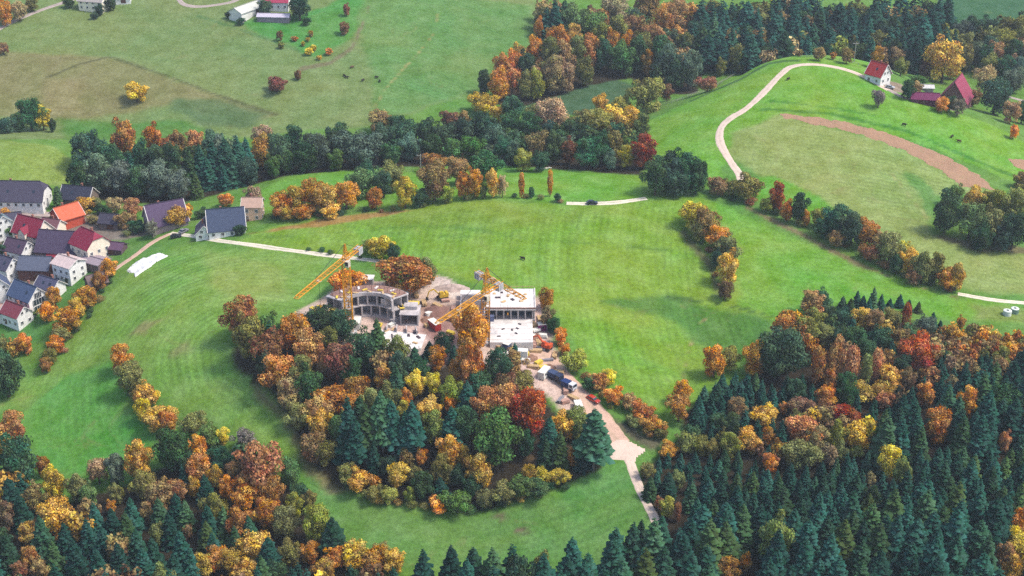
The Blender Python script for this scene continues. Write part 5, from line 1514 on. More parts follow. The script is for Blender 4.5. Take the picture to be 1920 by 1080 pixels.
def roof_mat(c):
    name='roof_%d_%d_%d'%tuple(c)
    if name in MATS: return MATS[name]
    m,n,b=new_mat(name); b.inputs['Roughness'].default_value=.7
    tc=n('TexCoord'); g=n('NewGeometry')
    wv=n('TexWave',wave_type='BANDS',bands_direction='Z',ins={'Vector':tc.outputs['Object'],'Scale':1.6,'Distortion':.4})
    z=n('TexNoise',ins={'Vector':g.outputs['Position'],'Scale':.9,'Detail':6.0,'Roughness':.7})
    z2=n('TexNoise',ins={'Vector':g.outputs['Position'],'Scale':5.0,'Detail':2.0})
    a=n('Math',operation='MULTIPLY_ADD',ins={0:z.outputs[0],1:.7,2:.42}); a2=n('Math',operation='MULTIPLY_ADD',ins={0:z2.outputs[0],1:.5,2:a.outputs[0]})
    a3=n('Math',operation='MULTIPLY_ADD',ins={0:wv.outputs[0],1:.16,2:a2.outputs[0]}); a4=n('Math',operation='SUBTRACT',ins={0:a3.outputs[0],1:.1})
    mx=n('Mix',data_type='RGBA',blend_type='MULTIPLY',ins={0:1.0,6:rgb(c,.55),7:a4.outputs[0]}); n.l.new(mx.outputs[2],b.inputs['Base Color'])
    bp=n('Bump',ins={'Height':wv.outputs[0],'Strength':.4,'Distance':.05}); n.l.new(bp.outputs[0],b.inputs['Normal'])
    MATS[name]=m; return m
def mesh_np(name,V,F4,mat=None,smooth=False):
    me=bpy.data.meshes.new(name); V=np.asarray(V,np.float32); F4=np.asarray(F4,np.int32)
    me.vertices.add(len(V)); me.vertices.foreach_set('co',V.ravel())
    k=F4.shape[1]; me.loops.add(F4.size); me.loops.foreach_set('vertex_index',F4.ravel())
    me.polygons.add(len(F4)); me.polygons.foreach_set('loop_start',np.arange(0,F4.size,k,dtype=np.int32))
    if mat: me.materials.append(mat)
    me.update(calc_edges=True); me.validate()
    if smooth: me.polygons.foreach_set('use_smooth',np.ones(len(F4),bool))
    return me
class MB:
    def __init__(s): s.v=[]; s.f=[]
    def poly(s,vs,fs):
        o=len(s.v); s.v+= [tuple(v) for v in vs]; s.f+=[tuple(i+o for i in f) for f in fs]; return s
    def box(s,x,y,z,sx,sy,sz,rot=0):
        c,n=math.cos(rot),math.sin(rot); vs=[]
        for dz in (-.5,.5):
            for dx,dy in ((-.5,-.5),(.5,-.5),(.5,.5),(-.5,.5)):
                a,b=dx*sx,dy*sy; vs.append((x+a*c-b*n,y+a*n+b*c,z+dz*sz))
        return s.poly(vs,[(3,2,1,0),(4,5,6,7),(0,1,5,4),(1,2,6,5),(2,3,7,6),(3,0,4,7)])
    def bar(s,p,q,w,w2=None):
        p=Vector(p);q=Vector(q);d=(q-p)
        if d.length<1e-6: return s
        d.normalize(); u=d.cross(Vector((0,0,1)) if abs(d.z)<.95 else Vector((1,0,0))).normalized(); v=d.cross(u); w2=w if w2 is None else w2
        vs=[p+u*a*w/2+v*b*w/2 for a,b in ((-1,-1),(1,-1),(1,1),(-1,1))]+[q+u*a*w2/2+v*b*w2/2 for a,b in ((-1,-1),(1,-1),(1,1),(-1,1))]
        return s.poly(vs,[(3,2,1,0),(4,5,6,7),(0,1,5,4),(1,2,6,5),(2,3,7,6),(3,0,4,7)])
    def prism(s,P,z0,z1):
        n=len(P); vs=[(a,b,z0) for a,b in P]+[(a,b,z1) for a,b in P]
        return s.poly(vs,[tuple(range(n-1,-1,-1)),tuple(range(n,2*n))]+[(i,(i+1)%n,(i+1)%n+n,i+n) for i in range(n)])
    def cyl(s,x,y,z0,z1,r,r2=None,n=10):
        r2=r if r2 is None else r2
        vs=[(x+r*math.cos(2*math.pi*i/n),y+r*math.sin(2*math.pi*i/n),z0) for i in range(n)]+[(x+r2*math.cos(2*math.pi*i/n),y+r2*math.sin(2*math.pi*i/n),z1) for i in range(n)]
        return s.poly(vs,[tuple(range(n-1,-1,-1)),tuple(range(n,2*n))]+[(i,(i+1)%n,(i+1)%n+n,i+n) for i in range(n)])
    def wheel(s,x,y,z,r,wd,n=12):   # axle along y
        vs=[(x+r*math.cos(2*math.pi*i/n),y-wd/2,z+r*math.sin(2*math.pi*i/n)) for i in range(n)]+[(x+r*math.cos(2*math.pi*i/n),y+wd/2,z+r*math.sin(2*math.pi*i/n)) for i in range(n)]
        return s.poly(vs,[tuple(range(n)),tuple(range(2*n-1,n-1,-1))]+[(i,i+n,(i+1)%n+n,(i+1)%n) for i in range(n)])
    def side(s,P,y0,y1):            # outline in xz extruded along y
        n=len(P); vs=[(a,y0,b) for a,b in P]+[(a,y1,b) for a,b in P]
        return s.poly(vs,[tuple(range(n)),tuple(range(2*n-1,n-1,-1))]+[(i,i+n,(i+1)%n+n,(i+1)%n) for i in range(n)])
    def mesh(s,name,mat):
        me=bpy.data.meshes.new(name); me.from_pydata(s.v,[],s.f); me.materials.append(mat); me.update(); return me
    def part(s,name,mat,parent=None): return link(name,s.mesh(name,mat),parent)
def link(name,data,parent=None):
    o=bpy.data.objects.new(name,data); COL.objects.link(o); o.parent=parent; return o
def tag(o,label=None,cat=None,group=None,kind=None):
    if label: o['label']=label
    if cat: o['category']=cat
    if group: o['group']=group
    if kind: o['kind']=kind
    return o
def thing(name,x,y,z,rz=0,label=None,cat=None,group=None):
    o=bpy.data.objects.new(name,None); COL.objects.link(o); o.empty_display_size=.5; o.location=(x,y,z); o.rotation_euler=(0,0,rz); return tag(o,label,cat,group)
def copy_tree(o,parent=None):
    c=o.copy(); COL.objects.link(c); c.parent=parent
    for ch in list(o.children): copy_tree(ch,c)
    return c
def gz(x,y): return float(TR.h(x,y)[0])
# ------------------------------------------------------------------ land
def axis(lo,hi,step,outer): 
    a=np.arange(lo,hi+step/2,step); n=np.concatenate([[0],np.cumsum(step*1.35**np.arange(1,24))]); n=n[1:][n[1:]<outer]
    return np.concatenate([lo-n[::-1],a,hi+n])
XS=axis(-330,330,1.5,3600); YS=axis(285,850,1.5,3600)
GX,GY=np.meshgrid(XS,YS); GZ=TR.h(GX,GY)
def dist_poly(P,X,Y):
    P=np.array(P,float); Q=np.roll(P,-1,0); d=np.full(X.shape,1e9); ins=np.zeros(X.shape,bool)
    for (x0,y0),(x1,y1) in zip(P,Q):
        dx,dy=x1-x0,y1-y0; t=np.clip(((X-x0)*dx+(Y-y0)*dy)/(dx*dx+dy*dy+1e-9),0,1)
        d=np.minimum(d,np.hypot(X-x0-t*dx,Y-y0-t*dy))
        c=((y0>Y)!=(y1>Y)); ins^=c&(X<dx*(Y-y0)/(dy if abs(dy)>1e-9 else 1e-9)+x0)
    return np.where(ins,d,-d)
def wob(X,Y,s,k=0): return np.sin(X/s+1.7*np.sin(Y/s*.7+k)+k)*np.cos(Y/s*1.13+1.3*np.sin(X/s*.61+2*k))
FC=np.empty(GX.shape+(4,)); FC[:]=rgb((112,156,66),ALB)
WOBBLE=wob(GX,GY,6,.3)*1.2+wob(GX,GY,2.3,1.1)*.8
for nm,c,soft,P in PATCHES:  # bank and terrace strips: shadow lines of hedges and banks painted in
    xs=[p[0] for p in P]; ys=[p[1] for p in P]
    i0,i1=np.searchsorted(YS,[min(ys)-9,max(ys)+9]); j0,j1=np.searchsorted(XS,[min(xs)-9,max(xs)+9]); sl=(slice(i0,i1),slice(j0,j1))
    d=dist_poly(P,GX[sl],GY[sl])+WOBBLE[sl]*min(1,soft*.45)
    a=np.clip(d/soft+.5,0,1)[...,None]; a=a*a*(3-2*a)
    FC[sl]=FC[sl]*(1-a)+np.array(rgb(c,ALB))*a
# mowing swaths: running distance (m) and strength
knoll=[P for nm,c,s,P in PATCHES if nm=='floor'][0]
dk=-dist_poly(knoll,GX,GY)
MOW=np.zeros(GX.shape); MST=np.zeros(GX.shape)
for nm,st in (('left meadow',1.0),('bottom meadow',.55),('left lower',.6)):
    P=[q for q in PATCHES if q[0]==nm][0][3]; m=np.clip(dist_poly(P,GX,GY)/8,0,1); MOW=np.where(m>0,dk,MOW); MST=np.maximum(MST,m*st)
for nm,st in (('meadow',.7),('meadow dark',1.0),('bend field',.35),('mown slope',.6),('far hill right',.5)):
    P=[q for q in PATCHES if q[0]==nm][0][3]; m=np.clip(dist_poly(P,GX,GY)/8,0,1)
    ph=GX*1.0-.0016*(GY-395)**2*.9+12*np.sin(GY/70) if nm.startswith('meadow') else GY*.9+GX*.35+8*np.sin(GX/40)
    MOW=np.where(m>0,ph,MOW); MST=np.maximum(MST*(m<=0),m*st)
ny,nx=GX.shape; idx=np.arange(nx*ny).reshape(ny,nx)
quads=np.stack([idx[:-1,:-1],idx[:-1,1:],idx[1:,1:],idx[1:,:-1]],-1).reshape(-1,4)
def grass_mat():
    m,n,b=new_mat('meadow_grass'); b.inputs['Roughness'].default_value=.95; b.inputs['Specular IOR Level'].default_value=.1
    at=n('Attribute',attribute_name='field'); mw=n('Attribute',attribute_name='mow'); ms=n('Attribute',attribute_name='mow_strength'); g=n('NewGeometry')
    def noise(sc_,det=6.0,ro=.62,dist=0.0): return n('TexNoise',ins={'Vector':g.outputs['Position'],'Scale':sc_,'Detail':det,'Roughness':ro,'Distortion':dist}).outputs[0]
    big=noise(.028,5.0,.6,.6); mid=noise(.13,6.0,.65); fine=noise(.75,5.0,.7); tuft=noise(2.6,3.0,.7)
    # hue drift: dry straw <-> lush
    hs=n('MapRange',ins={0:big,1:.3,2:.7,3:.478,4:.522}); vv=n('MapRange',ins={0:mid,1:.25,2:.75,3:.74,4:1.26}); fv=n('MapRange',ins={0:fine,1:.25,2:.75,3:.68,4:1.32}); tv=n('MapRange',ins={0:tuft,1:.25,2:.75,3:.74,4:1.26})
    v1=n('Math',operation='MULTIPLY',ins={0:vv.outputs[0],1:fv.outputs[0]}); v2=n('Math',operation='MULTIPLY',ins={0:v1.outputs[0],1:tv.outputs[0]})
    j=n('Math',operation='MULTIPLY_ADD',ins={0:mid,1:1.3,2:mw.outputs['Fac']}); s=n('Math',operation='MULTIPLY',ins={0:j.outputs[0],1:2.3}); sn=n('Math',operation='SINE',ins={0:s.outputs[0]})
    s2=n('Math',operation='MULTIPLY',ins={0:j.outputs[0],1:.57}); sn2=n('Math',operation='SINE',ins={0:s2.outputs[0]}); sa=n('Math',operation='MULTIPLY_ADD',ins={0:sn2.outputs[0],1:.7,2:sn.outputs[0]})
    gate=n('MapRange',ins={0:big,1:.35,2:.62,3:.15,4:1.0}); st=n('Math',operation='MULTIPLY',ins={0:ms.outputs['Fac'],1:gate.outputs[0]}); sm=n('Math',operation='MULTIPLY',ins={0:sa.outputs[0],1:st.outputs[0]}); sv_=n('Math',operation='MULTIPLY_ADD',ins={0:sm.outputs[0],1:.13,2:1.0})
    v3=n('Math',operation='MULTIPLY',ins={0:v2.outputs[0],1:sv_.outputs[0]})
    sat=n('MapRange',ins={0:mid,1:.3,2:.7,3:1.1,4:.9})
    h=n('HueSaturation',ins={'Hue':hs.outputs[0],'Saturation':sat.outputs[0],'Value':v3.outputs[0],'Color':at.outputs['Color']})
    # worn, strawy blotches
    wn=noise(.06,8.0,.7,1.2); wr=n('MapRange',ins={0:wn,1:.60,2:.74,3:0.0,4:.42}); bl=n('Mix',data_type='RGBA',ins={0:wr.outputs[0],6:h.outputs[0],7:rgb((158,146,96),ALB)})
    n.l.new(bl.outputs[2],b.inputs['Base Color'])
    bp=n('Bump',ins={'Height':fine,'Strength':.55,'Distance':.5}); bp2=n('Bump',ins={'Height':tuft,'Strength':.5,'Distance':.15,'Normal':bp.outputs[0]}); n.l.new(bp2.outputs[0],b.inputs['Normal'])
    return m
me=mesh_np('terrain',np.stack([GX,GY,GZ],-1).reshape(-1,3),quads,grass_mat(),True)
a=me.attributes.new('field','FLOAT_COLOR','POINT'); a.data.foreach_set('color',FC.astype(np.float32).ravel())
a=me.attributes.new('mow','FLOAT','POINT'); a.data.foreach_set('value',MOW.astype(np.float32).ravel())
a=me.attributes.new('mow_strength','FLOAT','POINT'); a.data.foreach_set('value',MST.astype(np.float32).ravel())
tag(link('terrain',me),'green meadows and fields over rolling hills',kind='structure')
# ------------------------------------------------------------------ roads, yard, plough, tarpaulin
def gravel(name,c,k=.6,var=.25,strip=.5):
    m,n,b=new_mat(name); b.inputs['Roughness'].default_value=.95; g=n('NewGeometry')
    z=n('TexNoise',ins={'Vector':g.outputs['Position'],'Scale':.35,'Detail':8.0,'Roughness':.7}); f=n('TexNoise',ins={'Vector':g.outputs['Position'],'Scale':4.0,'Detail':4.0})
    s=n('Math',operation='ADD',ins={0:z.outputs[0],1:f.outputs[0]}); r=n('MapRange',ins={0:s.outputs[0],1:.6,2:1.4,3:1-var,4:1+var})
    mx=n('Mix',data_type='RGBA',blend_type='MULTIPLY',ins={0:1.0,6:rgb(c,k),7:r.outputs[0]}); 
    ac=n('Attribute',attribute_name='across').outputs['Fac']; aa=n('Math',operation='ABSOLUTE',ins={0:ac}); jz=n('Math',operation='MULTIPLY_ADD',ins={0:z.outputs[0],1:.9,2:-.45}); aj=n('Math',operation='ADD',ins={0:aa.outputs[0],1:jz.outputs[0]})
    mid_=n('MapRange',ins={0:aj.outputs[0],1:.0,2:.24,3:strip,4:0.0}); ve=n('MapRange',ins={0:aj.outputs[0],1:.74,2:1.0,3:0.0,4:.9}); both=n('Math',operation='MAXIMUM',ins={0:mid_.outputs[0],1:ve.outputs[0]}); has=n('Math',operation='GREATER_THAN',ins={0:aa.outputs[0],1:.001}); bf=n('Math',operation='MULTIPLY',ins={0:both.outputs[0],1:has.outputs[0]})
    vg=n('Mix',data_type='RGBA',ins={0:bf.outputs[0],6:mx.outputs[2],7:rgb((132,150,84),ALB)}); n.l.new(vg.outputs[2],b.inputs['Base Color'])
    bp=n('Bump',ins={'Height':f.outputs[0],'Strength':.4,'Distance':.08}); n.l.new(bp.outputs[0],b.inputs['Normal']); return m
GR=[gravel('pale_gravel',(232,208,190),.62,.25,.2),gravel('grey_lane',(190,172,166)),gravel('cream_gravel',(240,228,206),.62),gravel('churned_earth',(226,188,166),.58,.4,.15)]
def smooth_line(P,step=1.0):
    P=[Vector((p[0],p[1],0)) for p in P]; Q=[P[0]*2-P[1]]+P+[P[-1]*2-P[-2]]; out=[]
    for i in range(1,len(Q)-2):
        n=max(2,int((Q[i+1]-Q[i]).length/step))
        for j in range(n):
            t=j/n; a,b,c,d=Q[i-1],Q[i],Q[i+1],Q[i+2]
            out.append(.5*((2*b)+(c-a)*t+(2*a-5*b+4*c-d)*t*t+(3*b-a-3*c+d)*t**3))
    return out+[P[-1]]
LIFT=.12; HAZE=.0001
def road(name,wd,P,mi,rs):
    L=smooth_line(P,1.2); rr=random.Random(rs); V=[]; Fq=[]; K=6
    for i,p in enumerate(L):
        t=(L[min(i+1,len(L)-1)]-L[max(i-1,0)]).normalized(); s=Vector((-t.y,t.x,0))
        e0=wd/2*(1+.10*math.sin(i*.31+rs)+rr.uniform(-.06,.06)); e1=wd/2*(1+.10*math.sin(i*.27+2+rs)+rr.uniform(-.06,.06))
        for k in range(K+1):
            q=p+s*(-e0+(e0+e1)*k/K); V.append((q.x,q.y))
    V=np.array(V); z=TR.h(V[:,0],V[:,1])+LIFT; edge=np.arange(len(V))%(K+1); z=np.where((edge==0)|(edge==K),z-LIFT-.15,z)
    for i in range(len(L)-1):
        for k in range(K): a=i*(K+1)+k; Fq.append((a,a+1,a+K+2,a+K+1))
    me=mesh_np(name,np.column_stack([V,z]),Fq,GR[mi],True); at_=me.attributes.new('across','FLOAT','POINT'); at_.data.foreach_set('value',((edge/K*2-1)*1.04+.002).astype(np.float32)); o=link(name,me); return tag(o,kind='structure')
for i,(n_,w_,P_,m_) in enumerate(ROADS): road(n_,w_,P_,m_,i)
def sheet(name,P,mat,lift,step=1.0,ragged=.5,zf=None):
    xs=[p[0] for p in P]; ys=[p[1] for p in P]; X,Y=np.meshgrid(np.arange(min(xs)-2,max(xs)+2,step),np.arange(min(ys)-2,max(ys)+2,step))
    d=dist_poly(P,X,Y)+wob(X,Y,2.1,.4)*ragged; ok=d>-.01; Z=TR.h(X,Y)+np.where(d<step*1.2,-.05,lift)
    if zf is not None: Z=Z+zf(X,Y)*(d>step)
    id_=np.arange(X.size).reshape(X.shape); qd=np.stack([id_[:-1,:-1],id_[:-1,1:],id_[1:,1:],id_[1:,:-1]],-1); sel=(ok[:-1,:-1]&ok[:-1,1:]&ok[1:,1:]&ok[1:,:-1])
    q=qd[sel]; used=np.unique(q); rm=np.full(X.size,-1); rm[used]=np.arange(len(used))
    return link(name,mesh_np(name,np.column_stack([X.ravel()[used],Y.ravel()[used],Z.ravel()[used]]),rm[q],mat,True))
def plough_mat():
    m,n,b=new_mat('ploughed_soil'); g=n('NewGeometry'); z=n('TexNoise',ins={'Vector':g.outputs['Position'],'Scale':.16,'Detail':8.0,'Roughness':.75,'Distortion':.5}); f=n('TexNoise',ins={'Vector':g.outputs['Position'],'Scale':2.2,'Detail':5.0,'Roughness':.7})
    s=n('Math',operation='ADD',ins={0:z.outputs[0],1:f.outputs[0]}); r=n('MapRange',ins={0:s.outputs[0],1:.65,2:1.35,3:.68,4:1.3})
    gm=n('MapRange',ins={0:z.outputs[0],1:.54,2:.7,3:0.0,4:.28}); c=n('Mix',data_type='RGBA',ins={0:gm.outputs[0],6:rgb((196,154,122),ALB),7:rgb((152,152,94),ALB)})
    mx=n('Mix',data_type='RGBA',blend_type='MULTIPLY',ins={0:1.0,6:c.outputs[2],7:r.outputs[0]}); n.l.new(mx.outputs[2],b.inputs['Base Color'])
    bp=n('Bump',ins={'Height':f.outputs[0],'Strength':.8,'Distance':.3}); n.l.new(bp.outputs[0],b.inputs['Normal']); return m
pm=plough_mat()
for P in PLOUGH: tag(sheet('ploughed_field',P,pm,.12,.7,.8,lambda X,Y:.12*np.sin((Y+.62*X)*2.6)+.05*wob(X,Y,1.1,.7)),kind='structure')
tag(sheet('gravel_yard',YARD,GR[0],.2,.8,.4),kind='structure')
tag(sheet('tarpaulin',TARP,paint('white_sheeting',(240,238,234),.7,.6,.22,.5,bump=.6),.35,.5,.7,lambda X,Y:.3*wob(X,Y,.9,.2)+.15*wob(X,Y,.45,1.2)),'crumpled white tarpaulin spread on the slope below the village lane','tarpaulin')
# ------------------------------------------------------------------ trees
TINT={'orange':(226,146,54),'golden':(220,172,74),'yellow':(228,198,66),'yellow-green':(172,174,76),'red':(202,80,48),'rust-brown':(196,128,70),'brown':(168,132,92),'maroon':(150,94,74),'salmon-pink':(208,142,94),'tan':(190,162,122),'bare grey':(146,134,130),'olive':(140,140,78),'green':(98,134,72),'dark green':(60,98,70),'grey-green':(98,122,102),'blue-green':(40,80,68)}
def leaf_mat(name,src):
    m,n,b=new_mat(name); out=m.node_tree.nodes['Material Output']
    bn=n('ObjectInfo') if src=='object' else n('Attribute',attribute_name='tint'); base0=bn.outputs['Color']
    t=n('Attribute',attribute_name='tone').outputs['Fac']; g=n('NewGeometry'); z=n('TexNoise',ins={'Vector':g.outputs['Position'],'Scale':.45,'Detail':3.0}).outputs[0]
    z2=n('TexNoise',ins={'Vector':g.outputs['Position'],'Scale':.22,'Detail':3.0,'Roughness':.6}).outputs[0]
    gm=n('MapRange',ins={0:z2,1:.40,2:.66,3:0.0,4:1.0}); gf=n('Math',operation='MULTIPLY',ins={0:gm.outputs[0],1:bn.outputs['Alpha']})
    base=n('Mix',data_type='RGBA',ins={0:gf.outputs[0],6:base0,7:rgb((132,138,66),.62)}).outputs[2]
    u=n('Math',operation='MULTIPLY_ADD',ins={0:z,1:.5,2:t}); u2=n('Math',operation='SUBTRACT',ins={0:u.outputs[0],1:.25})
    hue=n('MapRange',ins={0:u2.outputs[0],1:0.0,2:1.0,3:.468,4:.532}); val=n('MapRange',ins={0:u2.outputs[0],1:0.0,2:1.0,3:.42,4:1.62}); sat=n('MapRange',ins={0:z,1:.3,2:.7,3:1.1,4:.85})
    h=n('HueSaturation',ins={'Hue':hue.outputs[0],'Saturation':sat.outputs[0],'Value':val.outputs[0],'Color':base})
    d=n('BsdfDiffuse',ins={'Color':h.outputs[0]}); tr=n('BsdfTranslucent',ins={'Color':h.outputs[0]}); mx=n('MixShader',ins={0:.22,1:d.outputs[0],2:tr.outputs[0]})
    m.node_tree.nodes.remove(b); n.l.new(mx.outputs[0],out.inputs['Surface']); return m
LEAF=leaf_mat('autumn_leaves','object'); LEAFM=leaf_mat('forest_leaves','tint')
BARK=paint('bark',(104,88,76),.5,.95,.3,2.5); PALE=paint('pale_bark',(158,146,136),.5,.95,.3,2.5)
def quads_from(C,Nn,size,asp,rg):
    """leaf clumps: kite-shaped faces at C facing Nn"""
    n=len(C); Nn=Nn/np.linalg.norm(Nn,axis=1,keepdims=True); r=rg.normal(size=(n,3)); U=np.cross(Nn,r); U/=np.linalg.norm(U,axis=1,keepdims=True)+1e-9; Vv=np.cross(Nn,U)
    s=size[:,None]; a=asp[:,None]; bend=Nn*s*.25
    V=np.stack([C-U*s*.6,C-Vv*s*a*.55+bend,C+U*s*.6,C+Vv*s*a*.55+bend],1).reshape(-1,3)
    return V,np.arange(4*n).reshape(n,4)
def crown(seed,form,nleaf,leaf):
    rg=np.random.default_rng(seed)
    P={'round':(34,.53,.36,.36,.125),'tall':(34,.52,.31,.40,.12),'broad':(36,.53,.39,.31,.12),'sparse':(30,.56,.37,.37,.11),'narrow':(20,.52,.22,.43,.13),'bush':(18,.40,.36,.33,.17)}[form]
    nl,zc,rr,rz,lr=P; cs=[];rs=[]
    for i in range(nl):
        d=rg.normal(size=3); d/=np.linalg.norm(d); d[2]=d[2]*.9+.1; f=rg.uniform(.5,1.12)*(1+.16*math.sin(3*math.atan2(d[1],d[0])+seed))
        taper=1.0
        cs.append([d[0]*rr*f,d[1]*rr*f,zc+d[2]*rz*f]); rs.append(lr*rg.uniform(.7,1.25))
    
    for i in range(5):
        a=rg.uniform(0,6.28); cs.append([rr*.62*math.cos(a),rr*.62*math.sin(a),rg.uniform(.16,.28)]); rs.append(lr*rg.uniform(.7,1.0))
    cs.append([0,0,zc]); rs.append(lr*2.1); cs.append([0,0,zc+rz*.5]); rs.append(lr*1.6)
    cs=np.array(cs); rs=np.array(rs); wgt=rs**2; wgt/=wgt.sum(); li=rg.choice(len(cs),nleaf,p=wgt)
    D=rg.normal(size=(nleaf,3)); D[:,2]+=.35; D/=np.linalg.norm(D,axis=1,keepdims=True)
    fr=np.where(rg.random(nleaf)<.72,rg.uniform(.82,1.12,nleaf),rg.uniform(.5,1.45,nleaf))
    C=cs[li]+D*(rs[li]*fr)[:,None]*np.array([1,1,.92])
    dd=np.linalg.norm(C[:,None,:]-cs[None],axis=2)/rs[None]; dd[np.arange(nleaf),li]=9; keep=dd.min(1)>.62
    if form=='sparse': keep&=rg.random(nleaf)<.6
    C=C[keep];D=D[keep];li=li[keep]
    Nn=D+rg.normal(size=D.shape)*.42
    V,Fq=quads_from(C,Nn,leaf*rg.uniform(.6,1.35,len(C)),rg.uniform(.6,1.1,len(C)),rg)
    tone=np.clip(rg.normal(.5,.17,len(cs))[li]+rg.normal(0,.19,len(C)),0,1)
    return V,Fq,tone
def spruce(seed,whorls,nb0,bare=0.0):
    rg=np.random.default_rng(seed); V=[];Fq=[];tn=[]
    for wv in range(whorls):
        f=(wv+.5)/whorls; z=.06+bare+(.93-bare)*f; R=.5*((1-f)**.66)*rg.uniform(.84,1.12)+.012
        nb=max(5,int(nb0*(.45+.55*(1-f)))); a0=rg.uniform(0,6.28)
        for k in range(nb):
            a=a0+6.283*k/nb+rg.normal(0,.14); L=R*rg.uniform(.6,1.22); zz=z+rg.normal(0,.008); wd=L*rg.uniform(.15,.27)*(1+.6*f); dr=L*rg.uniform(.10,.24)
            ca,sa=math.cos(a),math.sin(a); t0=rg.normal(.5,.15)
            pts=[(0.05,.35,.02),(.5,1.0,-.05),(.86,.95,-.5),(1.06,.12,-.8)]
            o=len(V)
            for (u,ww,dz) in pts:
                x,y=ca*L*u,sa*L*u; hx,hy=-sa*wd*ww,ca*wd*ww; zc=zz+dz*dr*1.2
                V.append((x-hx,y-hy,zc-wd*ww*.55)); V.append((x,y,zc)); V.append((x+hx,y+hy,zc-wd*ww*.55))
            for s_ in range(3):
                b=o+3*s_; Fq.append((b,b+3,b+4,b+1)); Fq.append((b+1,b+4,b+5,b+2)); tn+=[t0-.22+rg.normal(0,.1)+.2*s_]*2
    o=len(V)
    for k in range(4): a=k*1.5708; V.append((.013*math.cos(a),.013*math.sin(a),.93))
    V.append((0,0,1.0)); V.append((0.001,0,1.0))
    for k in range(4): Fq.append((o+k,o+(k+1)%4,o+4,o+5)); tn.append(.7)
    return np.array(V),np.array(Fq),np.clip(np.array(tn),0,1)
def toned(name,VFt,mat):
    V,Fq,t=VFt; me=mesh_np(name,V,Fq,mat,False); a=me.attributes.new('tone','FLOAT','FACE'); a.data.foreach_set('value',np.asarray(t,np.float32)[:len(me.polygons)]); return me
FORMS=['round']*4+['tall']*3+['broad']*3+['sparse']*3+['narrow']*2+['bush']*3
CROWNS=[toned('crown',crown(11+i,f,7600 if f not in('narrow','bush') else 3600,.040 if f!='narrow' else .048),LEAF) for i,f in enumerate(FORMS)]
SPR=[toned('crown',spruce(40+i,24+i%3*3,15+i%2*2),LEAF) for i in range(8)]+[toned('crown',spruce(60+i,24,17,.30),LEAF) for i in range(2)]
def trunk_mesh(kind,mat,seed):
    b=MB(); rr=random.Random(seed)
    if kind=='spruce': b.cyl(0,0,-.08,.5,.028,.018,7).cyl(0,0,.5,.95,.018,.004,6)
    else:
        b.cyl(0,0,-.12,.12,.045,.034,8).cyl(0,0,.12,.42,.034,.024,8).cyl(0,0,.42,.74,.024,.008,7)
        for i in range(6):
            a=i*1.05+rr.uniform(-.3,.3); z=rr.uniform(.24,.5); r=rr.uniform(.18,.32); b.bar((0,0,z),(r*.55*math.cos(a),r*.55*math.sin(a),z+.16),.028,.018); b.bar((r*.55*math.cos(a),r*.55*math.sin(a),z+.16),(r*math.cos(a),r*math.sin(a),z+.34),.018,.006)
    return b.mesh('trunk',mat)
TRK=[trunk_mesh('broad',BARK,i) for i in range(3)]; TRS=[trunk_mesh('spruce',BARK,9),trunk_mesh('spruce',PALE,10)]
FORMIX={'round':[0,1,2,3],'tall':[4,5,6],'broad':[7,8,9],'sparse':[10,11,12],'narrow':[13,14],'bush':[15,16,17]}
NTH=['first','second','third','fourth','fifth','sixth','seventh','eighth','ninth','tenth','eleventh','twelfth','thirteenth','fourteenth','fifteenth']
NAME=['spruce_tree','autumn_tree','green_tree','bush']; CAT=['spruce','autumn tree','green tree','bush']
rt=random.Random(5)
def art(s): return ('an ' if s[0] in 'aeiou' else 'a ')+s
for line in TREES.split('\n'):
    f=line.split(','); k,c=int(f[0]),int(f[1]); x,y,wd,h=map(float,f[2:6]); zn,sz,md,rk=map(int,f[6:10]); nb=f[10]
    cn=COLOUR_NAMES[c]; zone,mark=ZONES[zn]
    if k==0: head=('tall ','','young ')[sz]+'dark spruce'
    elif k==3: head=cn+' bush'
    else: head=('tall ','','small ')[sz]+cn+' tree'
    lab=head+' '+zone if md==0 else head+' beside '+art(nb)+' '+zone if md==1 else head+' '+zone+', '+NTH[rk-1]+' such from '+mark if md==2 else head+' packed among many alike '+zone
    if md==0 and len(lab.split())<4: lab='single '+lab
    z=gz(x,y); root=thing(NAME[k],x,y,z-.1,rt.uniform(0,6.28),lab,CAT[k],CAT[k]+'s '+zone)
    root.scale=(wd,wd,h)
    if k==0:
        bare=rt.random()<(.55 if 'far forest' in zone else .7 if 'knoll' in zone and h>16 else .1) and h>12; crn=SPR[rt.choice([8,9] if bare else range(8))]; tr=TRS[1 if bare else 0]
    else:
        asp=wd/h
        if k==3: fm='bush'
        elif cn=='bare grey': fm='sparse'
        elif asp<.5: fm='narrow'
        elif asp<.78: fm='tall'
        elif asp>1.05: fm='broad'
        else: fm='round'
        if fm in('round','tall') and cn in('brown','tan','rust-brown','maroon') and rt.random()<.35: fm='sparse'
        crn=CROWNS[rt.choice(FORMIX[fm])]; tr=rt.choice(TRK)
        if fm=='bush' or h<7: pass
    co=link('crown',crn,root); link('trunk',tr,root)
    base=TINT[cn]; j=rt.uniform(.86,1.14); cl=[min(255,max(0,v*j+rt.uniform(-9,9))) for v in base]
    if k==0:
        j=rt.uniform(.78,1.22); w_=rt.random(); cl=[base[0]*j+(w_**4)*40,base[1]*j+(w_**4)*22,base[2]*j-(w_**3)*12]
    co.color=rgb(cl,.84 if k else .76)[:3]+(0.0 if k==0 else .45 if k==1 else .3,)
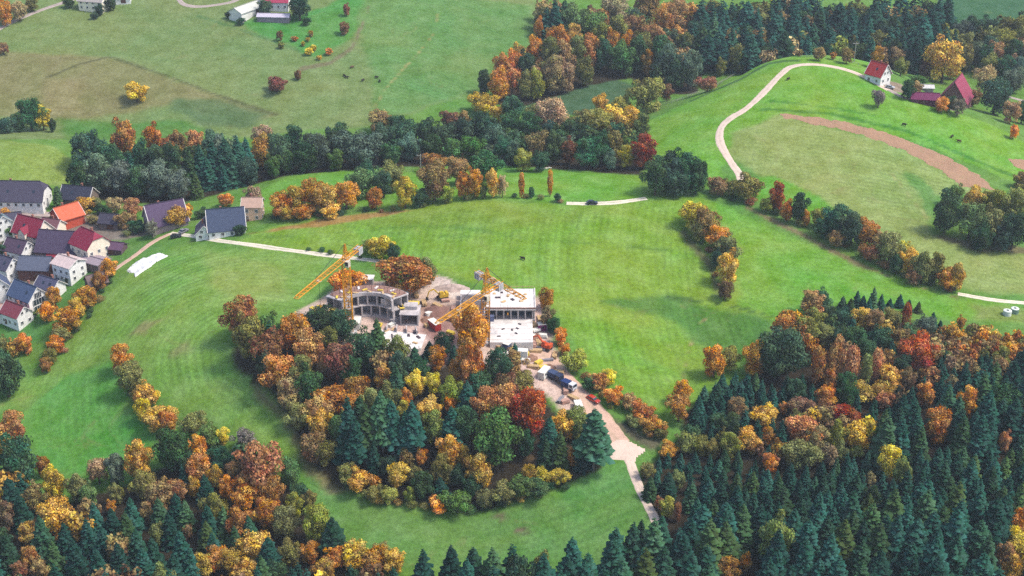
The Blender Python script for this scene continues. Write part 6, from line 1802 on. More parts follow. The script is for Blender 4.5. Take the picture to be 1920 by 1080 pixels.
# the rest of the woods, too dense to pick apart: one mass per kind
LOW=[crown(101+i,f,1100,.095) for i,f in enumerate(['round','tall','broad','round'])]; LOWS=[spruce(120+i,14,10) for i in range(3)]
acc={0:[],1:[],2:[],3:[]}
for line in MASS.split('\n'):
    f=line.split(','); k,c=int(f[0]),int(f[1]); x,y,wd,h=map(float,f[2:6]); acc[k].append((c,x,y,wd,h))
for k,nm,lb in ((0,'spruce_forest','dense dark spruces massed behind the single ones'),(1,'autumn_forest','brown and gold trees massed inside the woods'),(2,'green_forest','dark green trees massed inside the woods')):
    Vs=[];Fs=[];Ts=[];Cs=[];o=0
    for c,x,y,wd,h in acc[k]:
        V,Fq,t=(rt.choice(LOWS) if k==0 else rt.choice(LOW)); a=rt.uniform(0,6.28); ca,sa=math.cos(a),math.sin(a)
        W=np.column_stack([(V[:,0]*ca-V[:,1]*sa)*wd+x,(V[:,0]*sa+V[:,1]*ca)*wd+y,V[:,2]*h+gz(x,y)-.1])
        Vs.append(W);Fs.append(Fq+o);o+=len(V);Ts.append(np.clip(t+rt.uniform(-.15,.15),0,1))
        j=rt.uniform(.85,1.15); Cs.append(np.tile(np.array(rgb([min(255,v*j) for v in TINT[COLOUR_NAMES[c]]],.76)[:3]+(0.0 if k==0 else .5,)),(len(Fq),1)))
    me=mesh_np(nm,np.concatenate(Vs),np.concatenate(Fs),LEAFM); a=me.attributes.new('tone','FLOAT','FACE'); a.data.foreach_set('value',np.concatenate(Ts).astype(np.float32))
    a=me.attributes.new('tint','FLOAT_COLOR','FACE'); a.data.foreach_set('color',np.concatenate(Cs).astype(np.float32).ravel())
    tag(link(nm,me),lb,kind='stuff')
# ------------------------------------------------------------------ houses
GLASS=paint('window_glass',(44,52,66),.7,.15,.2,.8,spec=.6); FRAME=paint('window_frame',(236,234,230),.7,.6,.06); DOORM=paint('door_wood',(110,72,56),.6,.7,.15)
CHIM=paint('chimney_brick',(176,120,104),.55,.9,.2); GUT=paint('verge_board',(232,226,220),.7,.6,.06)
WINP=MB().box(0,0,0,1.0,.06,1.25).mesh('pane',GLASS)
WINF=MB().box(0,-.02,.66,1.24,.14,.12).box(0,-.02,-.66,1.24,.16,.12).box(-.56,-.02,0,.12,.14,1.2).box(.56,-.02,0,.12,.14,1.2).box(0,-.03,0,.07,.1,1.2).mesh('window',FRAME)
WINP2=MB().box(0,0,0,1.0,.06,1.25).mesh('skylight',GLASS)
rh=random.Random(3)
def window(root,x,y,z,rot,sx=1,sz=1):
    f=link('window',WINF,root); f.location=(x,y,z); f.rotation_euler=(0,0,rot); f.scale=(sx,1,sz); link('pane',WINP,f)
def house(x,y,L,D,eave,rise,rot,roofc,wallc,opts,label,cat):
    r=rad(rot); l,d=L/2,D/2; c,s=math.cos(r),math.sin(r)
    zs=[gz(x+a*c-b*s,y+a*s+b*c) for a in(-l,l) for b in(-d,d)]; z0=sum(zs)/4+.15; dn=z0-min(zs)+.6
    nm={'barn':'barn','shed':'shed','carport':'carport','farmhouse':'farmhouse'}.get(cat,'house'); root=thing(nm,x,y,z0,r,label,cat)
    hip='hip' in opts; top=eave+rise*(.55 if hip else 1.0); yy=d*(.45 if hip else 0)
    wm=paint('wall_%d_%d_%d'%tuple(wallc),wallc,.78,.9,.14,.8)
    b=MB(); prof=[(-d,-dn),(d,-dn),(d,eave)]+([(yy,top-.12),(-yy,top-.12)] if hip else [(0,top-.12)])+[(-d,eave)]
    n=len(prof); vs=[(-l,p,q) for p,q in prof]+[(l,p,q) for p,q in prof]
    b.poly(vs,[tuple(range(n-1,-1,-1)),tuple(range(n,2*n))]+[(i,(i+1)%n,(i+1)%n+n,i+n) for i in range(n)]).part('wall',wm,root)
    ov=.55; le,de=l+ov*.8,d+ov; ze=eave-ov*rise/d; t=.24
    if hip:
        rl=le-.42*rise*.8; hy=yy*1.03; hz=top
        up=[(-le,-de,ze),(le,-de,ze),(le,de,ze),(-le,de,ze),(le,-hy,hz),(le,hy,hz),(-le,-hy,hz),(-le,hy,hz),(-rl,0,eave+rise),(rl,0,eave+rise)]
        fs=[(0,1,4,9,8,6),(2,3,7,8,9,5),(4,5,9),(7,6,8)]; rim=[0,1,4,5,2,3,7,6]
    else:
        up=[(-le,-de,ze),(le,-de,ze),(le,de,ze),(-le,de,ze),(le,0,eave+rise),(-le,0,eave+rise)]; fs=[(0,1,4,5),(2,3,5,4)]; rim=[0,1,4,2,3,5]
    n=len(up); vs=[(a,b_,c_+t) for a,b_,c_ in up]+list(up); F_=list(fs)+[tuple(i+n for i in reversed(f)) for f in fs]+[(rim[i],rim[i]+n,rim[(i+1)%len(rim)]+n,rim[(i+1)%len(rim)]) for i in range(len(rim))]
    ro=MB().poly(vs,F_).part('roof',roof_mat(roofc),root)
    # ridge capping and verge boards
    rx=(rl if hip else le); MB().bar((-rx,0,eave+rise+t+.04),(rx,0,eave+rise+t+.04),.3).part('ridge_cap',roof_mat([int(v*.82) for v in roofc]),ro)
    if not hip and cat in('house','farmhouse'):
        for sx in(-1,1):
            for sy in(-1,1): MB().bar((sx*(le+.03),sy*de,ze+.1),(sx*(le+.03),0,eave+rise+.1),.22).part('verge_board',GUT,ro)
    if cat in('house','farmhouse'):
        cx=rh.uniform(-.3,.3)*l; MB().box(cx,d*.2,eave+rise*.8+.7,.7,.7,2.2).box(cx,d*.2,eave+rise*.8+1.84,.86,.86,.12).part('chimney',CHIM,ro)
        k=max(1,int(L/4.5))
        for i in range(k):      # roof lights on the slope facing the valley
            if rh.random()<.5:
                o=link('skylight',WINP2,ro); f=.45; o.location=(-l*.6+L*.6*(i+.5)/k*1.2,-d*(1-f),eave+rise*f+t+.06); o.rotation_euler=(math.atan2(d,rise)*-1,0,0); o.rotation_euler=(math.atan2(rise,d)-math.pi/2,0,0)
    st=2 if 'rows2' in opts else 1 if 'rows1' in opts else 0
    n_=max(2,int(L/2.9)); m_=max(2,int(D/3.2))
    for q in range(st):
        zz=1.5+q*2.65
        if zz+.7>eave: zz=eave-.85
        for i in range(n_):
            xx=-l+L*(i+.5)/n_
            window(root,xx,-d-.05,zz,0)
        for i in range(m_):
            yv=-d+D*(i+.5)/m_
            window(root,l+.05,yv,zz,math.pi/2); window(root,-l-.05,yv,zz,-math.pi/2)
    if st and not hip:
        for sx in(1,-1):
            for yv in(-1.1,1.1): window(root,sx*(l+.05),yv,eave+.9,sx*math.pi/2,.9,.9)
    if 'glaze' in opts:
        for q,(wd_,zz) in enumerate(((5.2,1.5),(5.2,4.2),(3.2,6.7))):
            g=MB().box(l+.09,0,zz,.12,wd_,2.1).part('glazing',GLASS,root)
            for k in range(-2,3): MB().box(l+.16,k*wd_/4.4,zz,.1,.1,2.14).part('mullion',FRAME,g)
    if 'dormer' in opts:
        g=MB(); g.poly([(-1.6,-d-1.5,eave-1.5),(1.6,-d-1.5,eave-1.5),(1.6,0,eave-1.5),(-1.6,0,eave-1.5),(-1.6,-d-1.5,eave+1),(1.6,-d-1.5,eave+1),(1.6,0,eave+1),(-1.6,0,eave+1),(0,-d-1.5,eave+2.8),(0,0,eave+2.8)],[(0,1,5,8,4),(1,2,6,5),(3,0,4,7),(3,2,1,0),(2,3,7,9,6)]).part('gable_wing',wm,root)
        MB().poly([(-2,-d-1.9,eave+.75),(0,-d-1.9,eave+3.0),(0,.3,eave+3.0),(-2,.3,eave+.75),(2,-d-1.9,eave+.75),(2,.3,eave+.75),(-2,-d-1.9,eave+.5),(0,-d-1.9,eave+2.75),(2,-d-1.9,eave+.5)],[(0,1,2,3),(1,4,5,2),(0,6,7,1),(1,7,8,4)]).part('wing_roof',roof_mat(roofc),root)
    if cat in('barn','shed') and D>5: MB().box(rh.uniform(-.2,.2)*L,-d-.05,1.2,2.6,.1,2.3).part('barn_door',DOORM,root)
    elif st: MB().box(rh.choice([-.5,.5])*l,-d-.06,1.0,1.1,.12,2.1).part('door',DOORM,root)
    return root
for h in HOUSES: house(*h)
# ------------------------------------------------------------------ tower cranes
YEL=paint('crane_yellow',(246,172,46),.62,.55,.12,.7); GREYC=paint('crane_ballast',(206,204,206),.62,.9,.15); ROPE=paint('steel_rope',(70,70,74),.5,.5)
CABG=paint('cab_paint',(228,216,196),.6,.4)
def lattice(b,p,u,v,d,n,ax,w_ch,w_br):
    """square truss from p along d (n bays); u,v half-width vectors"""
    C=[u+v,u-v,-u-v,-u+v]
    for c in C: b.bar(p+c,p+c+d*n,w_ch)
    for i in range(n):
        for k in range(4):
            a,c=C[k],C[(k+1)%4]; q=p+d*i
            if i%2==k%2: b.bar(q+a,q+c+d,w_br)
            else: b.bar(q+c,q+a+d,w_br)
            b.bar(q+a,q+c,w_br)
    return b
def crane(key,hm,jib,cj,az,label,head=5.5,mw=1.25):
    x,y,z=PLACE[key]; root=thing('tower_crane',x,y,z,0,label,'crane','tower cranes on the building site')
    X,Y,Zv=Vector((1,0,0)),Vector((0,1,0)),Vector((0,0,1))
    MB().box(0,0,.1,5,5,1.0).part('base_block',GREYC,root)
    n=int(hm/2.2); lattice(MB(),Vector((0,0,.5)),X*mw,Y*mw,Zv*((hm-.5)/n),n,0,.27,.15).part('mast',YEL,root)
    MB().cyl(0,0,hm-.1,hm+.7,1.5,1.5,14).part('slewing_ring',CABG,root)
    D=Vector((math.cos(az),math.sin(az),0)); P=Vector((-math.sin(az),math.cos(az),0)); zj=hm+1.1
    b=MB(); n=int(jib/2.0); st=D*(jib/n); o=Vector((0,0,zj))
    for i in range(n+1):
        f=1-.45*i/n; q=o+st*i
        if i<n:
            g=1-.45*(i+1)/n; q2=o+st*(i+1)
            b.bar(q+P*.75,q2+P*.75,.2); b.bar(q-P*.75,q2-P*.75,.2); b.bar(q+Zv*1.6*f,q2+Zv*1.6*g,.22)
            b.bar(q+P*.75,q2+Zv*1.6*g,.12); b.bar(q-P*.75,q2+Zv*1.6*g,.12); b.bar(q+P*.75,q2-P*.75,.1)
        b.bar(q+P*.75,q-P*.75,.16)
    b.part('jib',YEL,root)
    b=MB(); n=int(cj/2.0); st=-D*(cj/n)
    for i in range(n):
        q=o+st*i; q2=q+st
        for s_ in(-.8,.8): b.bar(q+P*s_,q2+P*s_,.26); b.bar(q+P*s_+Zv*1.0,q2+P*s_+Zv*1.0,.14); b.bar(q+P*s_,q+P*s_+Zv,.12)
        b.bar(q+P*.8,q2-P*.8,.16); b.bar(q+P*.8,q-P*.8,.16)
    b.part('counter_jib',YEL,root)
    for k in range(3):
        q=-D*(cj-.7-k*.9)+Vector((0,0,zj-.6)); MB().box(q.x,q.y,q.z,.7,2.2,2.4,az).part('counterweight',GREYC,root)
    b=MB(); ap=Vector((0,0,zj+head))
    for s_ in(-.8,.8):
        for e in(-.8,.8): b.bar(o+D*e+P*s_,ap+D*e*.15+P*s_*.15,.26)
    for f in(.25,.5,.75):
        for s_ in(-1,1): b.bar(o.lerp(ap,f)+P*.8*(1-f*.85)+D*.8*(1-f*.85)*s_,o.lerp(ap,f)-P*.8*(1-f*.85)+D*.8*(1-f*.85)*s_,.16); b.bar(o.lerp(ap,f)+P*.8*(1-f*.85)*s_+D*.8*(1-f*.85),o.lerp(ap,f)+P*.8*(1-f*.85)*s_-D*.8*(1-f*.85),.16)
    b.part('tower_head',YEL,root)
    MB().bar(ap,o+D*jib*.62+Zv*1.3,.12).bar(ap,o-D*(cj-1)+Zv*.3,.12).part('tie_bar',ROPE,root)
    cq=o+D*1.3+P*1.5; cb=MB().box(cq.x,cq.y,zj-.9,1.5,1.3,2.0,az).part('cab',CABG,root); MB().box(cq.x+D.x*.78,cq.y+D.y*.78,zj-.7,.06,1.1,1.2,az).part('cab_window',GLASS,cb)
    q=o+D*jib*.55; tr=MB().box(q.x,q.y,zj-.25,1.4,1.5,.3,az).part('trolley',CABG,root); MB().bar(q-Zv*.3,q-Zv*9,.09).part('hoist_rope',ROPE,tr); MB().box(q.x,q.y,zj-9.3,.4,.4,.7).part('hook_block',YEL,tr)
    return root
crane('left_crane',26.3,31,10,math.atan2(-28.1,-12.5),'tall yellow tower crane standing over the round shell building')
crane('right_crane',17.1,26,9,math.atan2(-21.2,-15.2),'yellow tower crane in front of the white roof slab',7)
crane('back_crane',12.5,20,6,math.atan2(-15.4,12.9),'shorter yellow tower crane swung over the white roof slab',4,.8)
# ------------------------------------------------------------------ building shells
CONC=paint('raw_concrete',(208,198,196),.6,.9,.34,.45,bump=.15); CONW=paint('bright_concrete',(240,232,226),.66,.9,.26,.3,bump=.15); DARKC=paint('shadow_board',(96,84,92),.5,.9,.2); FORMY=paint('formwork_yellow',(246,214,84),.6,.7,.2,.9); REB=paint('rusty_rebar',(178,138,124),.5,.9,.3,1.5); TIM=paint('sawn_timber',(226,190,140),.6,.85,.2,1.2)
def ring_pts(r,a0,a1,n): return [(r*math.cos(a0+(a1-a0)*i/n),r*math.sin(a0+(a1-a0)*i/n)) for i in range(n+1)]
def ring(ri,ro_,a0,a1,z0,z1,n=28):
    b=MB(); I=ring_pts(ri,a0,a1,n); O=ring_pts(ro_,a0,a1,n); m=n+1
    vs=[(x,y,z0) for x,y in I]+[(x,y,z0) for x,y in O]+[(x,y,z1) for x,y in I]+[(x,y,z1) for x,y in O]; f=[]
    for i in range(n): f+=[(i,i+1,m+i+1,m+i),(2*m+i,3*m+i,3*m+i+1,2*m+i+1),(i,2*m+i,2*m+i+1,i+1),(m+i,m+i+1,3*m+i+1,3*m+i)]
    f+=[(0,m,3*m,2*m),(n,2*m+n,3*m+n,m+n)]
    return b.poly(vs,f)
x,y,z=PLACE['ring']; z0=max(gz(x,y),gz(x,y+14))+.1
rb=thing('round_building',x,y,z0,0,'half-round concrete building shell with two curved storeys of open bays','building')
A0,A1=rad(34),rad(196); RI,RO=10.2,17.0
for i,zz in enumerate((0,4.0,8.0)): ring(RI-.5,RO,A0 if i<2 else rad(38),A1 if i<2 else rad(150),zz-.38-(2.4 if i==0 else 0),zz).part('floor_slab',CONC,rb)
ring(RO-.6,RO-.25,A0,A1,0,3.6).part('back_wall',CONC,rb); ring(RO-.6,RO-.25,rad(38),rad(150),4,7.6).part('back_wall',CONC,rb)
ring(RI+3.6,RI+3.85,A0,A1,0,3.6).part('inner_wall',CONC,rb); ring(RI+3.6,RI+3.85,rad(38),rad(150),4,7.6).part('inner_wall',CONC,rb)
for lv in range(2):
    a0,a1,n=(A0,A1,9) if lv==0 else (rad(38),rad(150),6)
    for i in range(n+1):
        a=a0+(a1-a0)*i/n; MB().box(RI*math.cos(a),RI*math.sin(a),lv*4+1.81,.75,.55,3.6,a).part('column',CONC,rb)
        if i in(1,2,4,7): MB().box((RI+2)*math.cos(a),(RI+2)*math.sin(a),lv*4+1.81,3.2,.25,3.58,a).part('partition_wall',CONC,rb)
ring(RI-.52,RI-.3,rad(38),rad(150),8.02,8.9).part('parapet',CONC,rb)
for i in range(26):   # starter bars and formwork props along the upper deck
    a=rad(40+108*i/25); r_=RO-1.2-(i%3)*1.4; MB().bar((r_*math.cos(a),r_*math.sin(a),8),(r_*math.cos(a),r_*math.sin(a),9.6+(i%4)*.3),.16).part('starter_bar',REB,rb)
ring(RI+2,RO-.4,rad(40),rad(145),8.01,8.2).part('rebar_mat',REB,rb)
for i,a in enumerate((152,160,168,176,184,40,36)):
    a=rad(a); MB().box((RI+3.5)*math.cos(a),(RI+3.5)*math.sin(a),4.16,2.6,1.6,.3,a+.2*i).part('formwork_panel',FORMY if i%2==0 else TIM,rb)
for i in range(5):
    a=rad(155+9*i); MB().box((RO-1)*math.cos(a),(RO-1)*math.sin(a),5.1,.25,1.9,2.2,a).part('wall_panel',CONC,rb)
for lv,aa in((0,150),(0,172),(1,62),(1,138)): MB().box((RI+.1)*math.cos(rad(aa)),(RI+.1)*math.sin(rad(aa)),lv*4+1.3,.2,2.2,2.6,rad(aa)).part('infill_panel',CONC if lv else TIM,rb)
for i in range(14):
    a=rad(42+8*i); MB().box((RI+1.2+(i%3)*1.6)*math.cos(a),(RI+1.2+(i%3)*1.6)*math.sin(a),8.35,1.9,.7,.26,a*1.7+i).part('deck_board',(TIM,FORMY,CONW)[i%3],rb)
# scaffold along the court face of the open end
for i in range(7):
    a=rad(154+7*i); p=Vector(((RI-1.3)*math.cos(a),(RI-1.3)*math.sin(a),-2)); MB().bar(p,p+Vector((0,0,9)),.12).part('scaffold_post',REB,rb)
for zz in(1.6,3.6,5.6): ring(RI-1.7,RI-.9,rad(152),rad(197),zz,zz+.1,10).part('scaffold_deck',TIM,rb)
# boxy wing with the dark opening
x,y,z=PLACE['box']; z0=gz(x,y)+.2; bx_=thing('box_building',x,y,z0,rad(-4),'grey concrete box with a wide dark opening beside the round shell','building')
MB().box(-2.9,0,1.5,.4,7,4).part('side_wall',CONC,bx_); MB().box(2.9,0,1.5,.4,7,4).part('side_wall',CONC,bx_); MB().box(0,3.3,1.5,5.4,.4,4).part('back_wall',CONC,bx_); MB().box(0,0,3.68,6.6,7.6,.35).part('roof_slab',CONC,bx_); MB().box(0,-3.2,-.6,6.4,.6,.9).part('sill_wall',CONC,bx_); MB().box(0,0,-.9,6.2,7.4,1.0).part('floor_slab',CONC,bx_); MB().box(0,1.5,4.5,4.6,3.4,1.3).part('upstand',CONC,bx_); MB().box(-1,4.5,4.1,7,2.4,.4).part('formwork_deck',FORMY,bx_)
# white ground plate
x,y,z=PLACE['plate']; z0=gz(x,y)+.5; pl=thing('foundation_plate',x,y,z0,rad(-6),'white concrete ground plate with trenches in front of the box building','foundation')
MB().prism([(-9,-9),(3,-11),(8.5,-6),(9,7),(-4,8),(-9,3)],-3.5,0).part('plate',CONW,pl)
for a,b_,c_,d_ in((-2,-1,.5,7),(0,-2,.4,6),(1.2,-1.5,.3,6),(-6,2,2.2,.4),(-5.5,-3,.4,1.6)): MB().box(a,b_,.06,c_,d_,.14,rad(14)).part('trench_board',DARKC,pl)
for a in(-8.5,-3,3,8): MB().bar((a,-7,-.5),(a,-7,1.4),.15).part('starter_bar',REB,pl)
# terraced white slab building
x,y,z=PLACE['slab_house']; z0=gz(x,y)+.6; sb=thing('slab_building',x,y,z0,0,'white terraced concrete building with a roof slab above a lower deck','building')
MB().box(.2,-8,-2.2,14.4,16,4.4).part('lower_deck',CONW,sb)
MB().box(0,7.3,4.0,17,15.4,.5).part('roof_slab',CONW,sb)
MB().box(0,14.6,1.9,16.4,.4,3.8).part('back_wall',CONC,sb); MB().box(-8,7.5,1.9,.4,14,3.8).part('side_wall',CONC,sb); MB().box(8,7.5,1.9,.4,14,3.8).part('side_wall',CONC,sb); MB().box(0,3.2,1.9,15.4,.3,3.7).part('recessed_wall',CONC,sb); MB().box(0,7.5,-1.6,16.6,15,3.2).part('basement',CONC,sb)
for i in range(7): MB().box(-7.4+i*2.47,.5,1.87,.35,.5,3.7).part('column',CONC,sb)
for i in range(6): MB().box(-6.2+i*2.47,3.0,1.5,1.7,.12,2.6).part('glazing',GLASS,sb)
MB().box(0,-.25,4.5,17,.3,.55).part('parapet',REB,sb); MB().box(8.3,7.3,4.45,.3,15,.4).part('parapet',CONW,sb)
MB().box(-7.4,-4,.6,.4,8,1.2).part('deck_wall',CONC,sb); MB().box(-6.6,-.8,1.0,1.6,1.6,2.0).part('stair_core',paint('core_blue',(120,130,170),.5),sb)
for a,b_ in((-2.6,-7),(2.2,-6.5),(.4,-7.5),(3,-3.5),(1.8,-10),(-4,-12)): MB().box(a,b_,.12,.5,1.1,.3,rad(20*a)).part('floor_opening',DARKC,sb)
# open walled wing
wx_,wy_=x-13.2,y+4; zw=gz(wx_,wy_)+.3; wg=thing('walled_wing',wx_,wy_,zw,0,'roofless walled concrete wing with a tan floor beside the crane mast','building')
MB().box(0,0,-.9,8.4,15,1.8).part('floor_slab',paint('screed',(222,196,172),.6,.9,.2,.6),wg)
for a,b_,c_,d_ in((-4.2,0,.4,15),(4.2,0,.4,15),(0,7.4,8.4,.4),(0,-7.4,8.4,.4),(0,3.2,8,.3)): MB().box(a,b_,1.5,c_,d_,3.0).part('wall',CONC,wg)
MB().box(-1,9.5,1.4,7,3,3.2).part('upper_room',CONW,wg); MB().box(-1.5,7.9,1.6,2,.2,1.8).part('opening',DARKC,wg)
# deck clutter: joints, kerbs, bundles cast onto the slabs
for i in range(5): MB().box(-7+i*3.4,7.2,4.27,.12,14.6,.05).part('slab_joint',CONC,sb)
for i in range(4): MB().box(-.1,-14+i*3.8,.03,13.6,.12,.06).part('slab_joint',CONC,sb)
for i,(a,b_) in enumerate(((-4.5,8),(-2.5,5),(-1,9.5),(.6,6.5),(2.2,9),(3.6,5.4),(1.2,11.5),(-5.8,11),(5,10.5),(-3.2,11.8),(4.8,7.2))): MB().box(a,b_,4.4,1.9-.12*i,.9,.3,i*.7).part('deck_board',TIM if i%3 else DARKC,sb)
for i in range(9): MB().bar((-8.2+i*2.05,14.9,4.2),(-8.2+i*2.05,14.9,5.4),.1).part('guard_post',REB,sb)
MB().bar((-8.3,14.9,5.2),(8.3,14.9,5.2),.1).part('guard_rail',TIM,sb)
for i,(a,b_) in enumerate(((-7,-6),(-5,4.5),(3,2),(6,-3),(5,4),(-3,5.5),(6.5,1),(-7.5,0))): MB().box(a,b_,.16,1.8,.8,.3,i*.9).part('deck_board',TIM if i%2 else DARKC,pl)
for i in range(4): MB().box(-5+i*3.4,5.5-.4*i,.8,.3,3.0,1.6,.12*i).part('stub_wall',CONC,pl)
lx,ly,_=PLACE['lowwing']; lw=thing('low_wing',lx,ly,gz(lx,ly)+.2,rad(24),'low unfinished wing with yellow formwork beside the round shell','building')
MB().box(0,0,-.8,11,7,1.6).part('floor_slab',CONC,lw)
for a,b_,c_,d_,h_ in((-5,0,.3,6.6,2.6),(0,3,10,.3,2.4),(1.5,0,.3,6,2.6),(-2,-3.2,6,.3,1.6),(4.8,0,.3,6.6,2.8)): MB().box(a,b_,h_/2,c_,d_,h_).part('wall',CONC,lw)
for i in range(9): MB().box(-4.2+(i%5)*2.1,-1.6+(i//5)*3,2.7,1.7,2.2,.16,.1*i).part('formwork_panel',FORMY if i%3!=1 else TIM,lw)
for i in range(12): MB().bar((-5+i*.9,-3.6,-.4),(-5+i*.9,-3.6,2.6),.1).part('prop',FORMY,lw)
# ------------------------------------------------------------------ site machines and materials
def car(x,y,rz,c,label,L=4.4,group=None,name='parked_car',cat='car'):
    root=thing(name,x,y,gz(x,y)+LIFT+.02,rz,label,cat,group); pm_=paint('car_%d_%d_%d'%c,c,.6,.3,.04,.5,spec=.6)
    l=L/2; MB().side([(-l,.35),(l,.35),(l,.75),(l-.9,.92),(-l+.3,.98),(-l,.85)],-.87,.87).part('body',pm_,root)
    cb=MB().side([(-l+.35,.96),(l-1.2,.92),(l-1.9,1.45),(-l+.9,1.5)],-.78,.78).part('cabin',GLASS,root); MB().side([(-l+.85,1.47),(l-1.85,1.42),(l-1.95,1.5),(-l+.95,1.55)],-.74,.74).part('car_roof',pm_,cb)
    for a in(-l+.8,l-.85):
        for s_ in(-.82,.82): MB().wheel(a,s_,.33,.33,.22).part('wheel',ROPE,root)
    for s_ in(-.6,.6): MB().box(l+.01,s_,.68,.06,.34,.14).part('headlight',FRAME,root)
    return root
def truck(x,y,rz,c1,c2,label,L=7.5,load=True):
    root=thing('truck',x,y,gz(x,y)+LIFT,rz,label,'truck'); l=L/2
    MB().box(0,0,.75,L,1.0,.3).part('chassis',ROPE,root)
    c=MB().side([(l-2,.6),(l,.6),(l,1.6),(l-.25,2.6),(l-2,2.65)],-1.15,1.15).part('cab',paint('truckcab_%d_%d_%d'%c1,c1,.6,.35,.05),root); MB().side([(l-.02,1.65),(l+.03,1.65),(l-.2,2.45),(l-.25,2.45)],-1.0,1.0).part('windscreen',GLASS,c)
    for s_ in(-1.17,1.17): MB().box(l-1.0,s_,2.0,1.1,.05,.7).part('side_window',GLASS,c)
    m_=paint('truckbed_%d_%d_%d'%c2,c2,.6,.5,.15)
    if load: MB().box(-1.1,0,1.75,L-2.6,2.3,1.6).box(-1.1,0,2.62,L-2.4,2.4,.12).part('tipper_body',m_,root)
    else: MB().box(-1.1,0,1.1,L-2.6,2.3,.3).part('flat_bed',m_,root)
    for a in(-l+.9,-l+2.1,l-1.1):
        for s_ in(-1.0,1.0): MB().wheel(a,s_,.5,.5,.32).part('wheel',ROPE,root)
    return root
tx,ty,tz=PLACE['truck']
truck(tx-1.5,ty+2.2,rad(-42),(52,62,92),(70,84,118),'dark blue tipper truck parked on the churned earth beside the site road',5.6)
truck(tx+2.8,ty-1.4,rad(-40),(232,232,236),(44,66,120),'blue truck with white cab below the dark tipper',5.2)
def excavator(x,y,rz,c,label):
    root=thing('excavator',x,y,gz(x,y),rz,label,'excavator'); m_=paint('digger_%d_%d_%d'%c,c,.6,.5,.12)
    for s_ in(-1,1): MB().side([(-1.7,.1),(1.7,.1),(2.0,.5),(1.7,.9),(-1.7,.9),(-2.0,.5)],s_*1.05-.28,s_*1.05+.28).part('track',ROPE,root)
    MB().box(-.3,0,1.55,3.2,2.3,1.1).box(-1.5,0,2.2,.9,2.2,.5).part('upper_body',m_,root); cb=MB().box(.6,.65,2.5,1.3,.9,1.5).part('cab',m_,root); MB().box(1.27,.65,2.6,.05,.8,1.0).part('windscreen',GLASS,cb)
    MB().bar((1.0,-.2,1.7),(3.2,-.2,4.2),.5,.4).bar((3.2,-.2,4.2),(4.8,-.2,3.6),.4,.34).part('boom',m_,root); MB().bar((4.8,-.2,3.7),(5.6,-.2,1.4),.34,.26).part('stick',m_,root); MB().side([(5.3,1.5),(5.9,1.3),(6.1,.5),(5.2,.4)],-.7,.3).part('bucket',ROPE,root)
    return root
ex,ey,ez=PLACE['excavator']; excavator(ex,ey,rad(150),(226,96,52),'orange excavator beside the hedge above the site road')
excavator(*PLACE['pile'][:2],rad(200),(232,190,60),'yellow excavator on the brown earth behind the jib tip')
vx,vy,vz=PLACE['van']; car(vx,vy,rad(-45),(214,70,52),'red van on the site road above the junction',5.0,None,'van','van')
car(*PLACE['car_ridge'][:2],rad(2),(40,48,66),'dark car on the pale ridge road')
def heap(x,y,rx,ry,h,c,label,seed):
    rg=np.random.default_rng(seed); n,m=26,9; V=[]; F_=[]
    ph=rg.uniform(0,6.28,4); zc=gz(x,y)
    for j in range(m):
        f=1-j/(m-1); 
        for i in range(n):
            a=6.283*i/n; r=f*(1+.16*math.sin(2*a+ph[0])+.1*math.sin(5*a+ph[1])+.06*rg.normal()); px,py=x+rx*r*math.cos(a),y+ry*r*math.sin(a)
            V.append((px,py,(gz(px,py) if j<3 else zc)-.15+h*(1-f**1.6)*(1+.07*rg.normal())))
    for j in range(m-1):
        for i in range(n): F_.append((j*n+i,j*n+(i+1)%n,(j+1)*n+(i+1)%n,(j+1)*n+i))
    o=link('earth_heap',mesh_np('earth_heap',V,F_,paint('soil_%d_%d_%d'%c,c,.52,.95,.3,.8,bump=.5),True)); return tag(o,label,'heap')
rc=random.Random(17); cnt={}
PANEL=[paint('panel_white',(240,236,226),.66,.8,.14),TIM,paint('panel_pink',(214,168,150),.55,.9,.2),FORMY,paint('panel_grey',(170,164,170),.55,.8,.15),paint('container_red',(196,58,58),.55,.6,.1),paint('container_blue',(66,90,140),.55,.6,.1),paint('container_violet',(150,60,120),.5,.6,.1)]
CW=['white','timber','pink','yellow','grey','red','blue','violet']
NT=[str(i) for i in range(0)]+['first','second','third','fourth','fifth','sixth','seventh','eighth','ninth','tenth','eleventh','twelfth','thirteenth','fourteenth','fifteenth','sixteenth','seventeenth','eighteenth','nineteenth','twentieth']
order_=sorted(CLUTTER,key=lambda p:math.hypot(p[0]-PLACE['truck'][0],p[1]-PLACE['truck'][1]))
